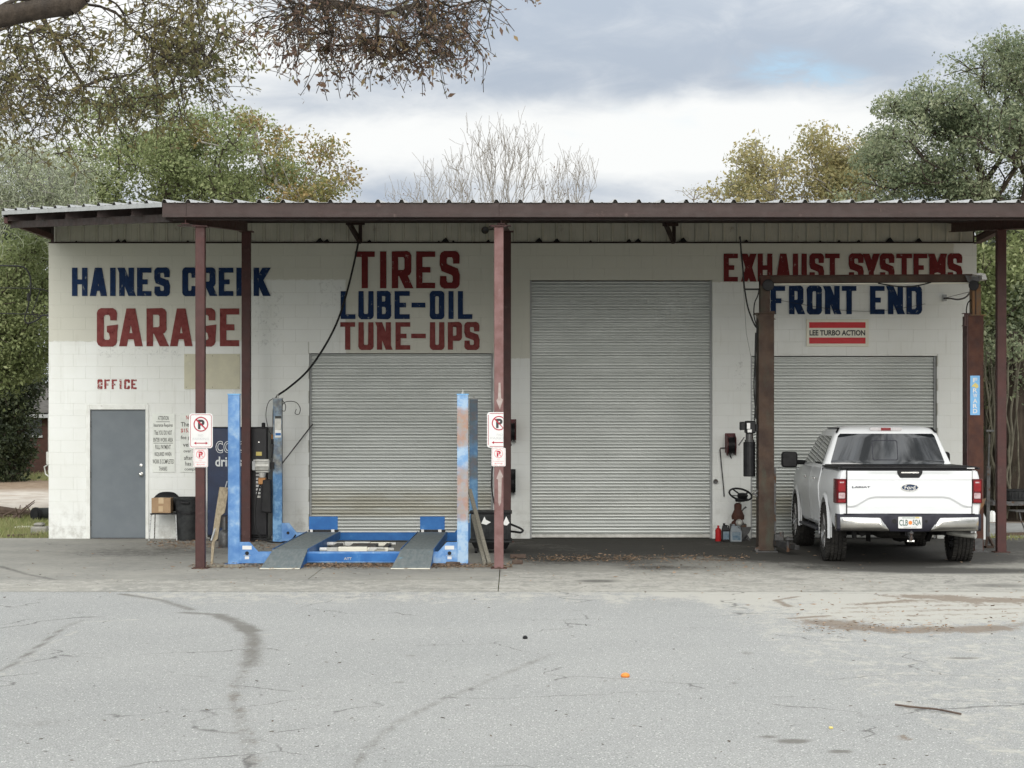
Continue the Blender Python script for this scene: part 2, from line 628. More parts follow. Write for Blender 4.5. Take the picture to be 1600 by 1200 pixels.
def terrain_material():
    m = bpy.data.materials.new('grass_and_dirt')
    m.use_nodes = True
    n = NT(m.node_tree)
    out = n.n('ShaderNodeOutputMaterial')
    b = n.n('ShaderNodeBsdfPrincipled')
    n.l(b.outputs[0], out.inputs[0])
    p = pos(n)
    x, y, z = n.xyz(p)
    yj = n.math('ADD', y, n.math('MULTIPLY', n.math('SUBTRACT', n.noise(p, 0.5, 5), 0.5), 3.0))
    grass = n.mix(n.ramp(n.noise(p, 2.0, 8, 0.7), 0.35, 0.65), (0.10, 0.13, 0.05, 1), (0.24, 0.23, 0.11, 1))
    sand = n.mix(n.ramp(n.noise(p, 1.2, 8, 0.7), 0.35, 0.65), (0.50, 0.46, 0.40, 1), (0.34, 0.29, 0.24, 1))
    litter = n.mix(n.ramp(n.noise(p, 3, 8, 0.7), 0.35, 0.65), (0.17, 0.12, 0.08, 1), (0.26, 0.20, 0.14, 1))
    c = n.mix(n.ramp(yj, 44.2, 45.0), grass, sand)
    c = n.mix(n.ramp(yj, 58, 64), c, litter)
    c = n.mix(n.ramp(yj, 73, 76), c, (0.09, 0.13, 0.04, 1))
    # to the right of the garage: pale lane, straw, then leaf litter
    road = n.mix(n.ramp(n.noise(p, 1.2, 8, 0.7), 0.35, 0.65), (0.36, 0.36, 0.345, 1), (0.28, 0.275, 0.26, 1))
    straw = n.mix(n.ramp(n.noise(p, 4, 8, 0.7), 0.35, 0.65), (0.48, 0.38, 0.22, 1), (0.30, 0.22, 0.13, 1))
    rc = n.mix(n.ramp(yj, 35.2, 35.8), straw, road)
    rc = n.mix(n.ramp(yj, 40.5, 41.5), rc, litter)
    c = n.mix(n.ramp(x, 7.4, 7.8), c, rc)
    n.l(c, b.inputs['Base Color'])
    b.inputs['Roughness'].default_value = 0.95
    b.inputs['Specular IOR Level'].default_value = 0.1
    bp = n.n('ShaderNodeBump')
    bp.inputs['Distance'].default_value = 0.03
    n.l(n.noise(p, 18, 5, 0.7), bp.inputs['Height'])
    n.l(bp.outputs[0], b.inputs['Normal'])
    return m


def leaf_material(name, cols, transl=0.35):
    m = bpy.data.materials.new(name)
    m.use_nodes = True
    n = NT(m.node_tree)
    out = n.n('ShaderNodeOutputMaterial')
    g = n.n('ShaderNodeNewGeometry')
    cr = n.n('ShaderNodeValToRGB')
    cr.color_ramp.interpolation = 'LINEAR'
    els = cr.color_ramp.elements
    els[0].position, els[0].color = 0.0, (*cols[0], 1)
    els[1].position, els[1].color = 1.0, (*cols[-1], 1)
    for i, c in enumerate(cols[1:-1]):
        e = els.new((i + 1) / (len(cols) - 1))
        e.color = (*c, 1)
    clump = n.ramp(n.noise(g.outputs['Position'], 0.8, 4), 0.3, 0.7)
    f = n.math('ADD', n.math('MULTIPLY', g.outputs['Random Per Island'], 0.6), n.math('MULTIPLY', clump, 0.4))
    n.l(f, cr.inputs[0])
    d = n.n('ShaderNodeBsdfPrincipled')
    d.inputs['Roughness'].default_value = 0.55
    d.inputs['Specular IOR Level'].default_value = 0.35
    n.l(cr.outputs[0], d.inputs['Base Color'])
    t = n.n('ShaderNodeBsdfTranslucent')
    n.l(cr.outputs[0], t.inputs[0])
    mx = n.n('ShaderNodeMixShader')
    mx.inputs[0].default_value = transl
    n.l(d.outputs[0], mx.inputs[1])
    n.l(t.outputs[0], mx.inputs[2])
    n.l(mx.outputs[0], out.inputs[0])
    return m


def glass_material(name, col, rough=0.02):
    return mat(name, col, tuple(c * 0.9 for c in col), rough=rough, spec=0.75, obj=True)


M = dict(
    block=wall_material(), slat=door_material(),
    asphalt=ground_material('old_asphalt', 'asphalt'), concrete=ground_material('worn_concrete', 'concrete'), terrain=terrain_material(),
    core=mat('mortar_paint', (0.56, 0.56, 0.52), (0.44, 0.44, 0.40), 8, 0.85),
    siding=mat('cream_siding', (0.46, 0.44, 0.37), (0.39, 0.38, 0.32), 3, 0.5, over=(0.16, 0.13, 0.09, 1), oamt=0.28, oscale=4, owidth=0.2),
    brown=mat('brown_steel', (0.075, 0.030, 0.027), (0.055, 0.026, 0.024), 5, 0.5, over=(0.15, 0.085, 0.075, 1), oamt=0.36, oscale=5, owidth=0.3, bump=0.0015),
    brown_dark=mat('brown_purlin', (0.032, 0.018, 0.016), (0.022, 0.015, 0.013), 5, 0.6),
    faded=mat('sun_faded_brown', (0.20, 0.115, 0.11), (0.14, 0.072, 0.066), 6, 0.6, over=(0.27, 0.19, 0.18, 1), oamt=0.4, oscale=5, owidth=0.3),
    fascia=mat('fascia_paint', (0.048, 0.030, 0.027), (0.038, 0.025, 0.022), 3, 0.5, stretch=(0.5, 1, 6), over=(0.11, 0.078, 0.07, 1), oamt=0.28, oscale=9, owidth=0.2),
    roof=mat('roof_sheet', (0.45, 0.45, 0.44), (0.34, 0.34, 0.33), 4, 0.35, metal=0.3),
    trimgrey=mat('grey_trim', (0.36, 0.37, 0.37), (0.30, 0.31, 0.31), 6, 0.45),
    blue_pt=mat('navy_letter', (0.005, 0.018, 0.062), (0.008, 0.028, 0.085), 14, 0.6, over=(0.20, 0.22, 0.22, 1), oamt=0.26, oscale=15, owidth=0.06, spec=0.12),
    red_pt=mat('red_letter', (0.14, 0.018, 0.018), (0.105, 0.013, 0.014), 12, 0.6, over=(0.30, 0.22, 0.20, 1), oamt=0.24, oscale=13, owidth=0.06, spec=0.12),
    red_old=mat('faded_red_letter', (0.20, 0.050, 0.045), (0.15, 0.028, 0.027), 14, 0.7, over=(0.085, 0.010, 0.011, 1), oamt=0.36, oscale=12, owidth=0.12),
    red_worn=mat('worn_stencil_red', (0.30, 0.05, 0.05), (0.16, 0.03, 0.03), 30, 0.7, over=(0.7, 0.7, 0.66, 1), oamt=0.40, oscale=28, owidth=0.05),
    doorgrey=mat('grey_door_paint', (0.145, 0.165, 0.18), (0.125, 0.145, 0.16), 3, 0.45),
    framewhite=mat('white_frame_paint', (0.72, 0.73, 0.70), (0.60, 0.61, 0.57), 5, 0.5, over=(0.30, 0.27, 0.22, 1), oamt=0.2, oscale=6),
    steel=mat('bright_steel', (0.62, 0.61, 0.58), (0.5, 0.5, 0.48), 20, 0.28, metal=1.0),
    dsteel=mat('dark_steel', (0.10, 0.10, 0.10), (0.06, 0.06, 0.06), 12, 0.5, metal=0.6, over=(0.09, 0.05, 0.03, 1), oamt=0.4, oscale=8, r2=0.8),
    black=mat('black_plastic', (0.008, 0.008, 0.009), (0.015, 0.015, 0.016), 8, 0.5),
    blackdust=mat('dusty_black_plastic', (0.014, 0.015, 0.016), (0.036, 0.038, 0.038), 7, 0.7, over=(0.08, 0.08, 0.075, 1), oamt=0.3, oscale=6, owidth=0.3),
    rubber=mat('tyre_rubber', (0.022, 0.021, 0.020), (0.045, 0.043, 0.039), 14, 0.85, obj=True),
    cable=mat('cable_black', (0.02, 0.02, 0.02), rough=0.6),
    blue=mat('lift_blue', (0.075, 0.19, 0.43), (0.16, 0.31, 0.55), 6, 0.5, over=(0.33, 0.45, 0.58, 1), oamt=0.47, oscale=6, owidth=0.25, bump=0.0015),
    bluedeep=mat('lift_blue_deep', (0.018, 0.105, 0.32), (0.03, 0.15, 0.40), 5, 0.45, over=(0.16, 0.31, 0.50, 1), oamt=0.36, oscale=5, owidth=0.3),
    bluerust=None, bluegrime=None,
    ramp=mat('scuffed_ramp', (0.15, 0.18, 0.185), (0.22, 0.24, 0.235), 6, 0.6, metal=0.15, stretch=(5, 1, 1), over=(0.15, 0.30, 0.38, 1), oamt=0.34, oscale=7, owidth=0.2, bump=0.002, bscale=90),
    alu=mat('cast_aluminium', (0.50, 0.50, 0.47), (0.36, 0.36, 0.33), 9, 0.5, metal=0.4),
    rust=mat('rusty_column', (0.045, 0.030, 0.024), (0.075, 0.050, 0.036), 4, 0.75, over=(0.062, 0.068, 0.052, 1), oamt=0.52, oscale=3, owidth=0.3, ostretch=(1, 1, 0.5), bump=0.002),
    rustred=mat('rusty_oxide', (0.052, 0.026, 0.022), (0.085, 0.038, 0.026), 5, 0.75, over=(0.12, 0.062, 0.034, 1), oamt=0.25, oscale=5, owidth=0.15, bump=0.002),
    rustbright=mat('rusty_orange_stain', (0.19, 0.095, 0.04), (0.12, 0.10, 0.075), 8, 0.7, stretch=(2, 2, 0.5)),
    palepaint=mat('worn_pale_paint', (0.38, 0.33, 0.31), (0.30, 0.24, 0.22), 14, 0.6, over=(0.30, 0.19, 0.175, 1), oamt=0.36, oscale=12, owidth=0.2),
    white=mat('sign_white', (0.66, 0.66, 0.645), (0.61, 0.61, 0.595), 6, 0.4),
    cream=mat('sign_cream', (0.70, 0.68, 0.58), (0.64, 0.62, 0.53), 5, 0.5),
    beige=mat('weathered_board', (0.53, 0.51, 0.39), (0.47, 0.45, 0.35), 5, 0.7, over=(0.60, 0.60, 0.53, 1), oamt=0.3, oscale=5, owidth=0.3),
    boardwhite=mat('painted_notice_board', (0.70, 0.72, 0.67), (0.62, 0.64, 0.60), 5, 0.5),
    signred=mat('sign_red', (0.38, 0.012, 0.035), (0.33, 0.012, 0.03), 9, 0.45),
    signred2=mat('bright_sign_red', (0.50, 0.016, 0.022), (0.44, 0.014, 0.02), 9, 0.4),
    signpink=mat('faded_sign_red', (0.62, 0.20, 0.22), (0.66, 0.36, 0.36), 30, 0.5),
    signgrey=mat('faded_sign_print', (0.42, 0.42, 0.43), (0.52, 0.52, 0.52), 30, 0.5),
    signblack=mat('sign_black', (0.035, 0.035, 0.035), (0.05, 0.05, 0.05), 9, 0.5),
    ink=mat('notice_ink', (0.07, 0.075, 0.07), (0.12, 0.12, 0.11), 30, 0.6),
    inkred=mat('notice_red_ink', (0.42, 0.05, 0.05), (0.36, 0.05, 0.05), 30, 0.6),
    vend=mat('vending_navy', (0.008, 0.014, 0.038), (0.012, 0.024, 0.06), 3, 0.22, over=(0.03, 0.05, 0.12, 1), oamt=0.33, oscale=10, owidth=0.15),
    vendblack=mat('vending_black', (0.012, 0.012, 0.014), (0.02, 0.02, 0.022), 5, 0.35),
    silverprint=mat('silver_print', (0.60, 0.62, 0.62), (0.5, 0.52, 0.52), 20, 0.4),
    cardboard=mat('cardboard', (0.36, 0.25, 0.15), (0.30, 0.20, 0.12), 4, 0.85),
    tape=mat('packing_tape', (0.50, 0.38, 0.24), (0.46, 0.34, 0.2), 6, 0.3),
    wood=mat('weathered_wood', (0.36, 0.30, 0.21), (0.22, 0.18, 0.12), 5, 0.8, stretch=(8, 8, 0.8), bump=0.002, over=(0.12, 0.09, 0.06, 1), oamt=0.3, oscale=3),
    woodgrey=mat('grey_timber', (0.27, 0.25, 0.20), (0.17, 0.155, 0.125), 6, 0.85, stretch=(8, 8, 0.8), bump=0.002),
    wooddark=mat('rotten_timber', (0.08, 0.055, 0.045), (0.12, 0.09, 0.07), 6, 0.9, bump=0.004),
    reelred=mat('reel_red', (0.10, 0.014, 0.016), (0.06, 0.01, 0.012), 6, 0.4),
    redcan=mat('red_bottle', (0.42, 0.02, 0.025), (0.36, 0.02, 0.02), 5, 0.4),
    greyjug=mat('grey_jug', (0.26, 0.29, 0.31), (0.20, 0.23, 0.25), 5, 0.45),
    jugblue=mat('jug_label', (0.06, 0.12, 0.18), (0.20, 0.25, 0.28), 14, 0.5),
    copper=mat('brass_pump', (0.33, 0.17, 0.07), (0.24, 0.12, 0.05), 8, 0.45, metal=0.6),
    bluelab=mat('pale_blue_label', (0.16, 0.38, 0.66), (0.20, 0.44, 0.70), 6, 0.4),
    yellowlab=mat('yellow_label', (0.62, 0.50, 0.12), (0.6, 0.5, 0.2), 6, 0.5),
    paper=mat('torn_paper', (0.80, 0.80, 0.78), (0.74, 0.74, 0.7), 8, 0.8),
    orange=mat('orange_peel', (0.72, 0.26, 0.05), (0.62, 0.2, 0.05), 9, 0.6),
    bark=mat('oak_bark', (0.07, 0.055, 0.042), (0.035, 0.028, 0.022), 4, 0.95, stretch=(3, 3, 0.6), bump=0.02, bscale=12, over=(0.10, 0.105, 0.075, 1), oamt=0.34, oscale=3, owidth=0.25),
    barkpale=mat('pale_bark', (0.33, 0.31, 0.28), (0.24, 0.225, 0.20), 4, 0.95, stretch=(3, 3, 0.6), bump=0.01, bscale=14),
    barktwig=mat('twig_bark', (0.34, 0.32, 0.29), (0.26, 0.24, 0.215), 6, 0.9),
    vine=mat('dry_vine', (0.15, 0.14, 0.105), (0.085, 0.078, 0.058), 6, 0.9),
    brick=mat('house_brick', (0.075, 0.038, 0.03), (0.055, 0.03, 0.024), 8, 0.85),
    shingle=mat('grey_shingle', (0.16, 0.155, 0.145), (0.11, 0.105, 0.10), 5, 0.9, stretch=(1, 1, 4)),
    eave=mat('house_trim', (0.36, 0.37, 0.36), (0.3, 0.3, 0.3), 5, 0.6),
    darkglass=glass_material('house_glass', (0.02, 0.025, 0.025), 0.1),
    # truck
    tpaint=mat('truck_white', (0.69, 0.705, 0.71), (0.67, 0.685, 0.69), 2, 0.32, coat=0.12, obj=True),
    tglass=glass_material('tinted_glass', (0.012, 0.014, 0.016)),
    chrome=mat('bumper_chrome', (0.62, 0.61, 0.59), (0.54, 0.53, 0.5), 6, 0.16, metal=1.0, obj=True),
    tblack=mat('truck_black_trim', (0.007, 0.007, 0.008), (0.011, 0.011, 0.012), 6, 0.5, obj=True),
    tgrey=mat('bumper_grey', (0.028, 0.028, 0.038), (0.022, 0.022, 0.03), 6, 0.5, obj=True),
    well=mat('wheel_well', (0.012, 0.012, 0.012), (0.02, 0.02, 0.02), 5, 0.9, obj=True),
    tred=mat('tail_light_red', (0.22, 0.003, 0.007), (0.13, 0.002, 0.005), 8, 0.2, coat=0.15, obj=True),
    treddark=mat('tail_light_dark_red', (0.09, 0.002, 0.005), (0.06, 0.002, 0.004), 8, 0.2, coat=0.15, obj=True),
    tclear=mat('tail_light_clear', (0.50, 0.40, 0.40), (0.30, 0.16, 0.17), 20, 0.15, coat=1.0, obj=True),
    lamphousing=mat('lamp_housing', (0.55, 0.54, 0.54), (0.45, 0.42, 0.42), 20, 0.2, obj=True),
    platetext=mat('plate_text', (0.07, 0.13, 0.11), (0.06, 0.12, 0.10), 8, 0.5, obj=True),
    plategreen=mat('plate_green', (0.02, 0.16, 0.09), (0.02, 0.14, 0.08), 8, 0.5, obj=True),
    emblem=mat('emblem_dark_blue', (0.03, 0.05, 0.09), (0.02, 0.035, 0.07), 8, 0.25, obj=True),
    rimalu=mat('wheel_alloy', (0.42, 0.42, 0.42), (0.34, 0.34, 0.34), 6, 0.3, metal=0.9, obj=True),
)


def lift_rust(name, clean, rustc, zs):
    """blue post paint with rust patches at given heights"""
    m = bpy.data.materials.new(name)
    m.use_nodes = True
    n = NT(m.node_tree)
    out = n.n('ShaderNodeOutputMaterial')
    b = n.n('ShaderNodeBsdfPrincipled')
    n.l(b.outputs[0], out.inputs[0])
    p = pos(n)
    x, y, z = n.xyz(p)
    c = n.mix(n.ramp(n.noise(p, 7, 8, 0.7), 0.4, 0.6), clean[0], clean[1])
    tot = None
    for zc, hh in zs:
        d = n.math('ABSOLUTE', n.math('SUBTRACT', z, zc))
        k = n.ramp(d, hh * 0.4, hh * 1.1, 1, 0)
        tot = k if tot is None else n.math('MAXIMUM', tot, k)
    f = n.math('ADD', n.math('MULTIPLY', tot, 0.55), n.math('MULTIPLY', n.noise(p, 6, 8, 0.7), 0.55))
    f = n.ramp(f, 0.57, 0.90, 0, 0.85)
    rc = n.mix(n.ramp(n.noise(p, 14, 6), 0.4, 0.6), rustc[0], rustc[1])
    c = n.mix(f, c, rc)
    n.l(c, b.inputs['Base Color'])
    b.inputs['Roughness'].default_value = 0.55
    return m


M['bluerust'] = lift_rust('rust_stained_blue', ((0.33, 0.46, 0.60, 1), (0.15, 0.31, 0.55, 1)), ((0.36, 0.17, 0.07, 1), (0.33, 0.25, 0.17, 1)), [(1.83, 0.42), (0.95, 0.58)])
M['bluegrime'] = lift_rust('grimy_blue_post', ((0.16, 0.33, 0.52, 1), (0.05, 0.17, 0.36, 1)), ((0.22, 0.20, 0.14, 1), (0.13, 0.115, 0.08, 1)), [(2.0, 0.6), (1.4, 0.45)])
M['bluegrime2'] = lift_rust('dark_grimy_blue_post', ((0.10, 0.24, 0.40, 1), (0.05, 0.15, 0.30, 1)), ((0.07, 0.08, 0.075, 1), (0.11, 0.085, 0.06, 1)), [(2.0, 0.7), (1.2, 0.3)])
# ------------------------------------------------------------------ ground
def gp(px, py):
    D = GD(py)
    return (X(px, D), D)


def seg_dist(PX, PY, pts):
    best = np.full(PX.shape, 1e9)
    for (ax, ay), (bx, by) in zip(pts[:-1], pts[1:]):
        dx, dy = bx - ax, by - ay
        t = np.clip(((PX - ax) * dx + (PY - ay) * dy) / (dx * dx + dy * dy + 1e-9), 0, 1)
        best = np.minimum(best, np.hypot(PX - ax - t * dx, PY - ay - t * dy))
    return best


def line_mark(GX, GY, pix, w, s):
    return s * np.exp(-(seg_dist(GX, GY, [gp(*q) for q in pix]) / w) ** 2)


def spot_mark(GX, GY, px, py, sx, sy, s):
    cx, cy = gp(px, py)
    ax = sx * cy / F
    ay = abs(gp(px, py + sy)[1] - cy)
    return s * np.exp(-(((GX - cx) / ax) ** 2 + ((GY - cy) / ay) ** 2) ** 1.5)


def smooth(a, b, v):
    t = np.clip((v - a) / (b - a), 0, 1)
    return t * t * (3 - 2 * t)


def asphalt_marks(x, y):
    r = line_mark(x, y, [(190, 928), (255, 938), (300, 953)], 0.07, 0.55)
    r += line_mark(x, y, [(290, 957), (340, 960), (370, 972), (390, 985)], 0.11, 0.6)
    r += line_mark(x, y, [(383, 978), (397, 1000), (392, 1030), (374, 1060), (366, 1090), (374, 1120), (385, 1150), (398, 1210)], 0.065, 0.34)
    r += line_mark(x, y, [(395, 985), (400, 1010), (392, 1040)], 0.14, 0.25)
    r += line_mark(x, y, [(860, 1022), (800, 1048), (740, 1073), (680, 1098), (640, 1118), (605, 1140), (575, 1168), (545, 1210)], 0.05, 0.34)
    r += line_mark(x, y, [(128, 968), (100, 980), (70, 1003), (40, 1024), (0, 1050)], 0.03, 0.6)
    r += line_mark(x, y, [(1410, 1103), (1445, 1110), (1490, 1117)], 0.02, 0.6)
    for q in ((1240, 1158, 30, 4, .8), (1312, 1174, 20, 3, .8), (1200, 1151, 22, 2, .6), (1188, 1168, 10, 2, .5), (1505, 1028, 26, 2, .6), (1165, 1020, 14, 3, .4),
              (640, 1024, 14, 2, .4), (622, 1066, 12, 2, .4), (60, 1130, 60, 12, .2)):
        r += spot_mark(x, y, *q)
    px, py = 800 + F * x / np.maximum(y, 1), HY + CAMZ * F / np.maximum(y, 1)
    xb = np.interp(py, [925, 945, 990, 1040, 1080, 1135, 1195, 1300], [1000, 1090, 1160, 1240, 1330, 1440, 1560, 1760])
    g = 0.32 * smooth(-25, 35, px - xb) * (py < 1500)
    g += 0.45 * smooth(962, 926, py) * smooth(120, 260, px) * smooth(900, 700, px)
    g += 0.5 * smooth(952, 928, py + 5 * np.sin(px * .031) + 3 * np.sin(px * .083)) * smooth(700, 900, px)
    g += 0.22 * np.exp(-((py - 955) / 6) ** 2) * np.exp(-((px - 1040) / 70) ** 2)
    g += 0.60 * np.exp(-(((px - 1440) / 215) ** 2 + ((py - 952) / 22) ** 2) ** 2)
    g += line_mark(x, y, [(120, 972), (210, 968)], 0.05, 0.5) + line_mark(x, y, [(400, 992), (450, 990)], 0.05, 0.35)
    g += line_mark(x, y, [(120, 985), (80, 1005), (30, 1040), (0, 1056)], 0.06, 0.35)
    b = line_mark(x, y, [(1290, 972), (1340, 980), (1400, 985), (1450, 984), (1500, 984), (1540, 982)], 0.30, 0.9)
    b += 0.42 * np.exp(-(((px - 1450) / 200) ** 2 + ((py - 955) / 20) ** 2) ** 2) * (0.6 + 0.4 * np.sin(py * .9 + px * .02))
    b += line_mark(x, y, [(1245, 932), (1212, 938), (1235, 948)], 0.05, 0.8) + line_mark(x, y, [(1235, 966), (1290, 962)], 0.06, 0.7)
    b += line_mark(x, y, [(1440, 932), (1520, 937), (1640, 938)], 0.45, 0.75) + line_mark(x, y, [(1340, 945), (1420, 938)], 0.10, 0.5)
    b += line_mark(x, y, [(1540, 982), (1600, 975), (1700, 972)], 0.12, 0.45)
    b += 0.3 * line_mark(x, y, [(390, 985), (395, 1030), (366, 1090), (398, 1210)], 0.16, 0.8)
    b += spot_mark(x, y, 1410, 1152, 16, 5, .6)
    return r, g, b


def concrete_marks(x, y):
    px, py = 800 + F * x / np.maximum(y, 1), HY + CAMZ * F / np.maximum(y, 1)
    right = smooth(-0.3, 0.0, x)
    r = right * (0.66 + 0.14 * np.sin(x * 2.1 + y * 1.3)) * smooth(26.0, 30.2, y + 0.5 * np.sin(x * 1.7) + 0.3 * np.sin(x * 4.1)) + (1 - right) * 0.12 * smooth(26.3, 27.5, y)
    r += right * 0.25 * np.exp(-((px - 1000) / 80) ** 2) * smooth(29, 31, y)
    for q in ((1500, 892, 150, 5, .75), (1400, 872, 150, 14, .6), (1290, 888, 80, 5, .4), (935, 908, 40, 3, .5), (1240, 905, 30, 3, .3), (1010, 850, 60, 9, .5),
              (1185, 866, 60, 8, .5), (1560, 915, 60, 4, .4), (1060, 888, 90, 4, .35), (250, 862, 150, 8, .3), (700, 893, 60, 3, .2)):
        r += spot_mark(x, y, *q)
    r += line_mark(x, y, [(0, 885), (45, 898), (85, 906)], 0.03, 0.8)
    r += 0.6 * np.exp(-(((px - 1400) / 130) ** 2 + ((py - 862) / 22) ** 2) ** 2)  # shade beneath the truck, painted into the slab colour
    g = right * 0.50 * smooth(27.6, 25.6, y) + (1 - right) * 0.40 * smooth(25.6, 24.6, y)
    b = line_mark(x, y, [(850, 877), (950, 873), (1050, 872), (1160, 877)], 0.22, 0.5)
    b += line_mark(x, y, [(330, 886), (460, 884), (620, 886), (790, 886)], 0.18, 0.55)
    b += spot_mark(x, y, 285, 853, 60, 8, .5) + spot_mark(x, y, 1040, 886, 60, 3, .35)
    b += line_mark(x, y, [(1000, 897), (1200, 915), (1300, 922)], 0.3, 0.25)
    b += right * 0.30 * smooth(30, 33, y)
    return r, g, b


def sheet(name, xs, ys, z, material, marks, parent=None, wob=0.0, label=None, thick=None):
    xs, ys = np.array(xs), np.array(ys)
    gx, gy = np.meshgrid(xs, ys)
    nx, ny = len(xs), len(ys)
    gz = np.full(gx.shape, float(z))
    if wob:
        gz += wob * (np.sin(gx * 1.3 + gy * 0.4) + np.sin(gy * 0.9 - gx * 0.5 + 1.3)) * 0.5
    co = np.stack([gx, gy, gz], -1).reshape(-1, 3)
    i = np.arange(nx * ny).reshape(ny, nx)
    q = np.stack([i[:-1, :-1], i[:-1, 1:], i[1:, 1:], i[1:, :-1]], -1).reshape(-1, 4)
    me = bpy.data.meshes.new(name)
    me.vertices.add(len(co))
    me.vertices.foreach_set('co', co.ravel())
    me.loops.add(q.size)
    me.loops.foreach_set('vertex_index', q.ravel())
    me.polygons.add(len(q))
    me.polygons.foreach_set('loop_start', np.arange(0, q.size, 4))
    me.polygons.foreach_set('loop_total', np.full(len(q), 4))
    me.update(calc_edges=True)
    if marks:
        r, g, b = marks(gx.ravel(), gy.ravel())
        a = me.attributes.new('marks', 'FLOAT_COLOR', 'POINT')
        a.data.foreach_set('color', np.clip(np.stack([r, g, b, np.ones_like(r)], -1), 0, 1).astype(np.float32).ravel())
    me.materials.append(material)
    o = bpy.data.objects.new(name, me)
    COL.objects.link(o)
    if parent:
        o.parent = parent
    ORG[o.name] = Vector((0, 0, 0))
    return o


def rng_(a, b, s):
    return list(np.arange(a, b - 1e-6, s)) + [b]


tag(sheet('ground', [-400, -120, -60, -30, -15, -7.6, 7.65, 15, 30, 60, 120, 400], [-60, 0, 20, 34, 45, 60, 80, 120, 300, 900], -0.05, M['terrain'], None), kind='structure')
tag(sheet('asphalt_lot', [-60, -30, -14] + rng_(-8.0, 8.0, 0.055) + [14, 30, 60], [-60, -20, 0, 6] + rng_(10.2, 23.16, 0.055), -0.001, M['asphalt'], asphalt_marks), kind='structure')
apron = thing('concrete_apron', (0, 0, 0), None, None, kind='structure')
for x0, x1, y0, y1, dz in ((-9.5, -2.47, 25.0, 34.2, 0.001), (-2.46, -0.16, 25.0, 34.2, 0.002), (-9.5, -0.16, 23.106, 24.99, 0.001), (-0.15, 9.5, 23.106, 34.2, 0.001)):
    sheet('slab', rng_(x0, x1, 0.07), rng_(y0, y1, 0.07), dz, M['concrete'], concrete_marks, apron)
MB().box(-60, -9.52, 23.12, 23.3, -0.4, -0.02).box(9.52, 60, 23.12, 23.3, -0.4, -0.02).build('lot_edge', M['concrete'], kind='structure')

# ------------------------------------------------------------------ garage
WX0, WX1, WTOP = X(76, WD), X(1526, WD), 4.86
CH, BL = 4.86 / 24, 0.4064
openings = [(X(136, WD), X(231.5, WD), 0.0, Z(633, WD)), (X(483, WD), X(770, WD), 0.0, Z(552, WD)),
            (X(828, WD), X(1113, WD), 0.0, Z(438, WD)), (X(1173, WD), X(1464, WD), 0.0, Z(556, WD))]
garage = thing('garage_building', (0, WD, 0), 'single-storey painted block garage with three roll-up doors under a brown canopy', 'garage')
wallp = thing('wall', (0, WD, 0), None, None)
wallp.parent = garage
wallp.location = (0, 0, 0)
core = MB()
cy0, cy1 = WD + 0.001, WD + 0.19
xs = [WX0 + 0.003] + [v for o in openings for v in (o[0] - 0.004, o[1] + 0.004)] + [WX1 - 0.003]
for i in range(0, len(xs), 2):
    core.box(xs[i], xs[i + 1], cy0, cy1, 0, WTOP - 0.003)
for o in openings:
    core.box(o[0] - 0.004, o[1] + 0.004, cy0, cy1, o[3] + 0.004, WTOP - 0.003)
core.box(WX0 + 0.003, WX0 + 0.2, cy1, WD + 9.0, 0, WTOP - 0.003)
core.box(WX1 - 0.2, WX1 - 0.003, cy1, WD + 9.0, 0, WTOP - 0.003)
core.box(WX0 + 0.003, WX1 - 0.003, WD + 9.0, WD + 9.2, 0, WTOP - 0.003)
core.build('wall_core', M['core'], wallp)
rnd = random.Random(4)
blk = MB().box(-0.5, 0.5, 0, 0.1, 0, 1)
bm_src = {}


def block_mesh(w, h):
    key = (round(w, 3), round(h, 3))
    if key not in bm_src:
        m = MB().box(-w / 2, w / 2, 0, 0.12, 0, h)
        o = m.build('block', M['block'], garage, bevel=0.0022, local=True)
        bm_src[key] = o.data
        bpy.data.objects.remove(o)
    return bm_src[key]


blocks = []
for k in range(24):
    z0 = k * CH
    z1 = z0 + CH
    x = WX0 - (BL / 2 if k % 2 else 0)
    while x < WX1 - 0.01:
        a, b = max(x, WX0), min(x + BL, WX1)
        x += BL
        spans = [(a, b, z0, z1)]
        for o in openings:
            nxt = []
            for (p, q, u, v) in spans:
                if u >= o[3] - 1e-4 or q <= o[0] or p >= o[1]:
                    nxt.append((p, q, u, v))
                    continue
                if v > o[3] + 0.02:      # cut course over the opening
                    lo = o[3]
                    if p < o[0]:
                        nxt.append((p, o[0], u, v))
                    if q > o[1]:
                        nxt.append((o[1], q, u, v))
                    nxt.append((max(p, o[0]), min(q, o[1]), lo, v))
                else:
                    if p < o[0] - 0.02:
                        nxt.append((p, o[0], u, v))
                    if q > o[1] + 0.02:
                        nxt.append((o[1], q, u, v))
            spans = nxt
        for s in spans:
            if s[1] - s[0] > 0.02 and s[3] - s[2] > 0.015:
                blocks.append(s)
blocks.sort(key=lambda s: -(s[1] - s[0]) * (s[3] - s[2]))
rest = MB()
for i, (a, b, u, v) in enumerate(blocks):
    J = 0.0016
    dy = rnd.uniform(0, 0.0010)
    if i < 300:
        o = bpy.data.objects.new('block', block_mesh(b - a - J, v - u - J))
        COL.objects.link(o)
        o.parent = wallp
        o.location = ((a + b) / 2, -0.002 + dy - 0.0, u + J / 2)
    else:
        rest.box(a + J / 2, b - J / 2, WD - 0.002 + dy, WD + 0.12, u + J / 2, v - J / 2)
rest.build('block', M['block'], wallp, bevel=0.0022, kind='stuff')

# siding between wall top and canopy
def roofz(y):
    return 4.725 + (y - 26.6) / 12.0


